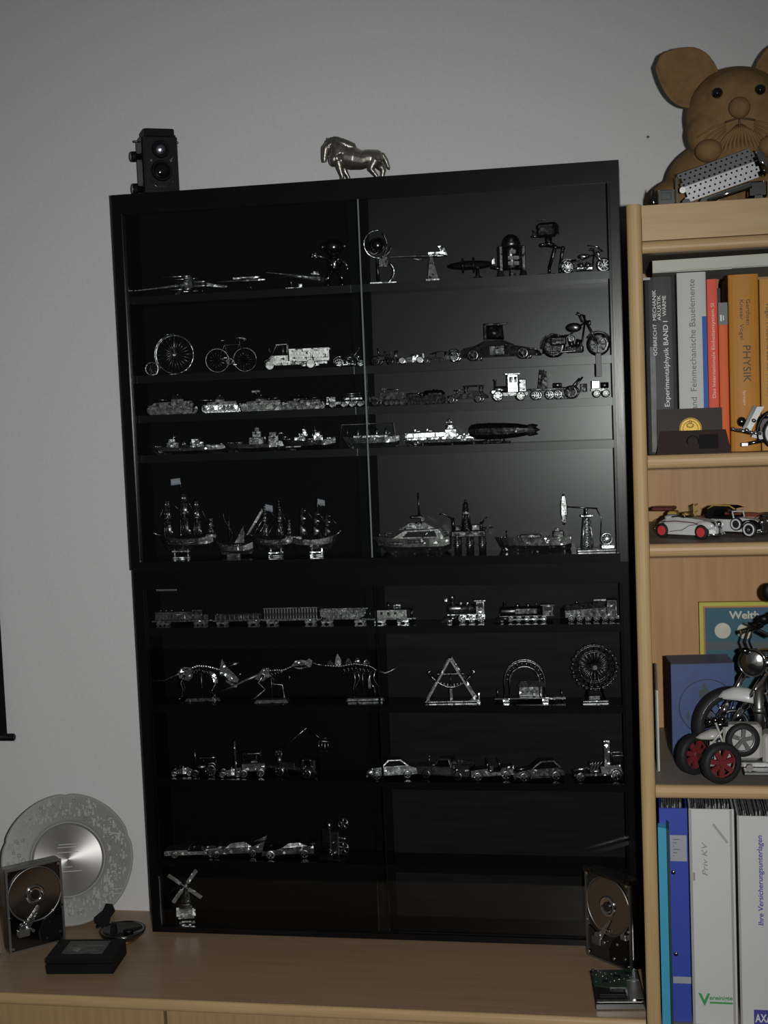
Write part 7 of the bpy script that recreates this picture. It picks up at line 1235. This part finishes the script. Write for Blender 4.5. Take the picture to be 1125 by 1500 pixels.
mt.p('handlebar', MB().t([(1016, -280, 560), (1036, -276, 566), (1058, -266, 552), (1090, -256, 566), (1120, -250, 560)], 3.4, 8), CHROME); mt.p('grip', MB().c((1036, -277, 567), (1066, -262, 585), 5.5, 4.5, 12), BLACK); mt.p('brake_lever', MB().t([(1026, -284, 575), (1040, -286, 570), (1060, -282, 578)], [1.6, 3, 2.4], 8).e((1050, -282, 580), (9, 6, 7)), BLACK); mt.p('cable', MB().t([(1044, -286, 572), (1026, -290, 566), (1020, -292, 548), (1026, -290, 532), (1040, -288, 528)], 2.2, 8), BLACK); mt.p('cable', MB().t([(1048, -282, 570), (1032, -286, 562), (1027, -287, 548), (1032, -286, 534)], 1.8, 8), BLACK); mt.p('turn_signal', MB().e((1021, -292, 535), (8, 6, 5)), GUN)
mr = mt.p('mirror', MB().e((1064, -246, 615), (14, 5, 15), 16, 10), BLACK); mt.p('mirror_stalk', MB().t([(1068, -250, 602), (1074, -254, 580), (1066, -260, 562)], 1.8, 8), BLACK, mr)
mt.p('fuel_tank', MB().e((1100, -240, 500), (44, 22, 24), 20, 12), BLACK); mt.p('engine', MB().rb(1056, 1120, -262, -216, 380, 450, 4).c((1070, -238, 440), (1056, -238, 480), 16, n=16), ALU); mt.p('engine_fin', MB().o((1066, -238, 452), (-.3, 0, 1), 17, 2, 20, 5).tr(frm=0).o((1062, -238, 464), (-.3, 0, 1), 17, 2, 20, 5), GUN); mt.p('shock_pipe', MB().c((1040, -280, 400), (1040, -284, 476), 6.5, 7.5, 14).c((1040, -282, 440), (1040, -282.5, 448), 9, n=14), ALU); mt.p('frame', MB().t([(1050, -262, 500), (1062, -250, 400), (1120, -240, 372), (1150, -240, 420)], 4, 8), GUN); mt.p('crash_bar', MB().t([(1050, -286, 470), (1060, -284, 440), (1066, -280, 400)], 2.6, 8), CHROME)
mt.p('rear_wheel', MB().l([(42, -12), (52, -15), (58, -8), (58, 8), (52, 15), (42, 12), (42, -12)], (1185, -232, 411), 'y', 40, False).c((1185, -240, 411), (1185, -224, 411), 42, n=30), RUBBER); mt.p('seat', MB().loft([[(x, -255, z), (x, -225, z), (x, -228, z + 12), (x, -252, z + 12)] for x, z in ((1130, 470), (1160, 464), (1200, 480))]), BLACKM)
# car kit with red wheels
ck = AT('red_wheeled_car', 'cream vintage model car with dark red wheels in front of the motorcycle', 'model car', (1010, -305, 352.7)); ck.t.location.y = -.317
def cwheel(c, r, w, yaw, m, nsp, nm='wheel'):
    w_ = ck.p(nm, rot(MB().l([(r * .70, -w), (r * .9, -w * 1.15), (r, -w * .6), (r, w * .6), (r * .9, w * 1.15), (r * .70, w), (r * .70, -w)], c, 'y', 36, False), c, yaw), RUBBER)
    sp = MB().o(c, (0, 1, 0), r * .70, r * .07, 32, 6).c((c[0], c[1] - w, c[2]), (c[0], c[1] + w * .6, c[2]), r * .17, n=12)
    for i in range(nsp):
        a = 2 * PI * i / nsp + .2; d = (math.cos(a), math.sin(a)); n_ = (-d[1], d[0])
        sp.loft([[(c[0] + d[0] * q + n_[0] * k, c[1] + yy, c[2] + d[1] * q + n_[1] * k) for k, yy in ((-hw, -w * .5), (hw, -w * .5), (hw, w * .1), (-hw, w * .1))] for q, hw in ((r * .12, r * .10), (r * .70, r * .13))])
    ck.p('rim', rot(sp, c, yaw), m, w_); return w_
cwheel((980, -345, 383.2), 30, 8, 24, DRED, 7); cwheel((944, -298, 384.0), 30.5, 8, 38, DRED, 7); sp_ = cwheel((1012, -328, 413), 24.5, 5, 12, ALU, 5, 'spare_wheel'); cwheel((1076, -340, 377), 24, 7, 20, ALU, 6); cwheel((1076, -290, 377), 24, 7, 20, ALU, 6)
ck.p('front_axle', MB().c((980, -345, 383), (944, -298, 384), 3, n=10), ALU); ck.p('fender', MB().loft([[(946 + 34 * u, -320 + q[0] * w, 414 + 6 * u + q[1] * h_) for q in [(math.cos(PI * i / 8), math.sin(PI * i / 8)) for i in range(9)] + [(-1, -.4), (1, -.4)]] for u, w, h_ in ((0, 1, 1), (.2, 8, 5), (.6, 12, 9), (1, 12, 8))], True), CREAM); ck.p('spring_strut', MB().b(965, 969, -336, -332, 388, 412).b(971, 974, -336, -332, 386, 412).b(977, 980, -336, -332, 388, 414), CREAM); ck.p('steering_rod', MB().c((960, -330, 398), (984, -338, 430), 1.6, n=8).c((974, -336, 440), (990, -340, 392), 1.6, n=8), CREAM)
ck.p('frame', MB().rb(962, 1110, -322, -296, 370, 380, 2), ALU); ck.p('hood', MB().rb(985, 1040, -318, -290, 380, 432, 4), CREAM); ck.p('body', MB().rb(1040, 1120, -326, -284, 376, 420, 4), CREAM); ck.p('engine_detail', MB().e((966, -322, 438), 5).e((974, -324, 441), 5).e((984, -326, 443), 5).c((964, -320, 432), (992, -326, 436), 4, n=10), GUN); ck.p('running_board', MB().rb(1012, 1060, -348, -322, 366, 371, 1), ALU); ck.p('side_lamp', MB().c((1020, -346, 376), (1020, -340, 376), 5, n=12).c((1020, -344, 370), (1034, -344, 368), 2.6, n=8), ALU)
tw = AT('thin_folder', 'thin grey folder standing against the left side of the bookcase', 'folder', (891, -200, 352.7)); tw.p('cover', MB().b(889, 891, -300, -90, 353, 478), mat('grey_folder', (.10, .13, .13), .5)); tw.p('page_block', MB().b(891, 893.4, -298, -90, 354, 477), PAPER)

# bottom compartment: binders
BB = 'ring binders in the bottom compartment'
def binder(label, x0, x1, y0, ztop, m, depth=270, group=BB, lean=0):
    b_ = AT('ring_binder', label, 'binder', ((x0 + x1) / 2, y0 + depth / 2, -11.8), group)
    b_.p('spine', MB().rb(x0, x1, y0, y0 + 3, -11.6, ztop, .8), m); b_.p('cover', MB().b(x0 + .4, x0 + 3, y0 + 3, y0 + depth, -11.6, ztop), m); b_.p('cover', MB().b(x1 - 3, x1 - .4, y0 + 3, y0 + depth, -11.6, ztop), m)
    pg = MB(); n = int((x1 - x0 - 8) / 2.6)
    for i in range(n): pg.b(x0 + 4 + i * 2.6, x0 + 5.4 + i * 2.6, y0 + 8, y0 + depth - 10, 0, ztop - 6 + random.uniform(-1, 13))
    o = b_.p('plastic_sleeves', pg, FOIL); o['kind'] = 'stuff'; return b_
b_ = binder('blue ring binder with grey labels and two rivets at the left', 890, 931, -346, 312, BINDB)
b_.p('label_plate', MB().b(905, 929, -346.8, -346, 233, 272), LABELG, b_.t.children[0]); b_.p('label_plate', MB().b(905, 931, -346.8, -346, 48, 58), LABELG, b_.t.children[0]); b_.r('rivet', MB().e((0, 0, 0), (3.6, 2, 3.6), 14, 8), CHROME, [(909, -346.4, 216), (910, -346.4, 92)])
lm = MB(); [lm.b(909 + 0 * i, 911 + i % 3 * 4, -347.1, -346.7, 240 + 5 * i, 241.4 + 5 * i) for i in range(6)]
b_.p('label_print', lm, mat('dim_ink', (.16, .17, .22), .6), b_.t.children[0])
cf = AT('cyan_folder', 'slim bright cyan folder with dark edge in front of the blue binder', 'folder', (896, -250, -11.8))
cf.p('cyan_cover', MB().loft([[(888, -361, -11.6), (900, -361, -11.6), (900, -347.5, -11.6), (888, -347.5, -11.6)], [(888, -361, 288), (900, -361, 286), (900, -347.5, 288), (888, -347.5, 290)]]), CYAN); cf.p('dark_cover', MB().loft([[(900.4, -362, -11.6), (904, -362, -11.6), (904, -347.5, -11.6), (900.4, -347.5, -11.6)], [(900.4, -362, 288), (904, -362, 284), (904, -347.5, 292), (900.4, -347.5, 296)]]), DGREEN)
b_ = binder('white ring binder with pencilled note and green printed mark', 932.5, 997, -351, 313, BINDW)
b_.p('spine_edge', MB().b(932.6, 936.4, -351.6, -350.6, -11, 312), BINDG, b_.t.children[0]); b_.p('spine_edge', MB().b(990.4, 994, -351.6, -350.6, -11, 312), BINDG, b_.t.children[0]); b_.p('tape_scrap', MB().b(-1.8, 1.8, -.5, 0, -17, 17).tr((977, -350.6, 277), ry=-36, frm=0), BINDG, b_.t.children[0]); b_.p('scuff', MB().b(937, 940, -351.6, -350.8, 206, 218), PENCIL, b_.t.children[0])
tx(b_, 'Priv KV', 958, -351.7, 213, 50, 8, 'up', PENCIL, shear=.25); tx(b_, 'V', 942, -351.7, 19, 17, 17, 'flat', GREEN, bold=.03); tx(b_, 'ereinigte', 956, -351.7, 27, 33, 6.4, 'flat', GREEN, shear=.2, bold=.02); b_.p('green_rule', MB().b(957, 990, -351.5, -350.8, 21, 23.6), GREEN, b_.t.children[0])
b_ = binder('white ring binder with blue insurance title cut off at the right edge', 1001, 1076, -346, 302, BINDW)
tx(b_, 'Ihre Versicherungsunterlagen', 1036, -346.7, 139, 134, 7.4, 'up', INKB, shear=.12, bold=.01); lg = b_.p('logo_square', MB().b(1020, 1048, -346.8, -345.9, -10, 12), INKB, b_.t.children[0]); tx(b_, 'AXA', 1022, -347.3, -6, 24, 12, 'flat', WTXT, bold=.02); b_.p('spine_edge', MB().b(1001.2, 1004, -346.6, -345.6, -11, 301), BINDG, b_.t.children[0])
bg = AT('ring_binder', 'dark ring binder gap divider behind the two white binders', 'binder', (999, -180, -11.8)) if False else None
finish_text()
bpy.context.view_layer.update()
for o, *_ in TXT:                 # lettering becomes plain meshes
    me = bpy.data.meshes.new_from_object(o.evaluated_get(bpy.context.evaluated_depsgraph_get())); n = bpy.data.objects.new('lettering', me)
    COL.objects.link(n); n.parent = o.parent; n.matrix_parent_inverse = o.matrix_parent_inverse.copy(); n.matrix_local = o.matrix_local.copy()
    bpy.data.objects.remove(o)
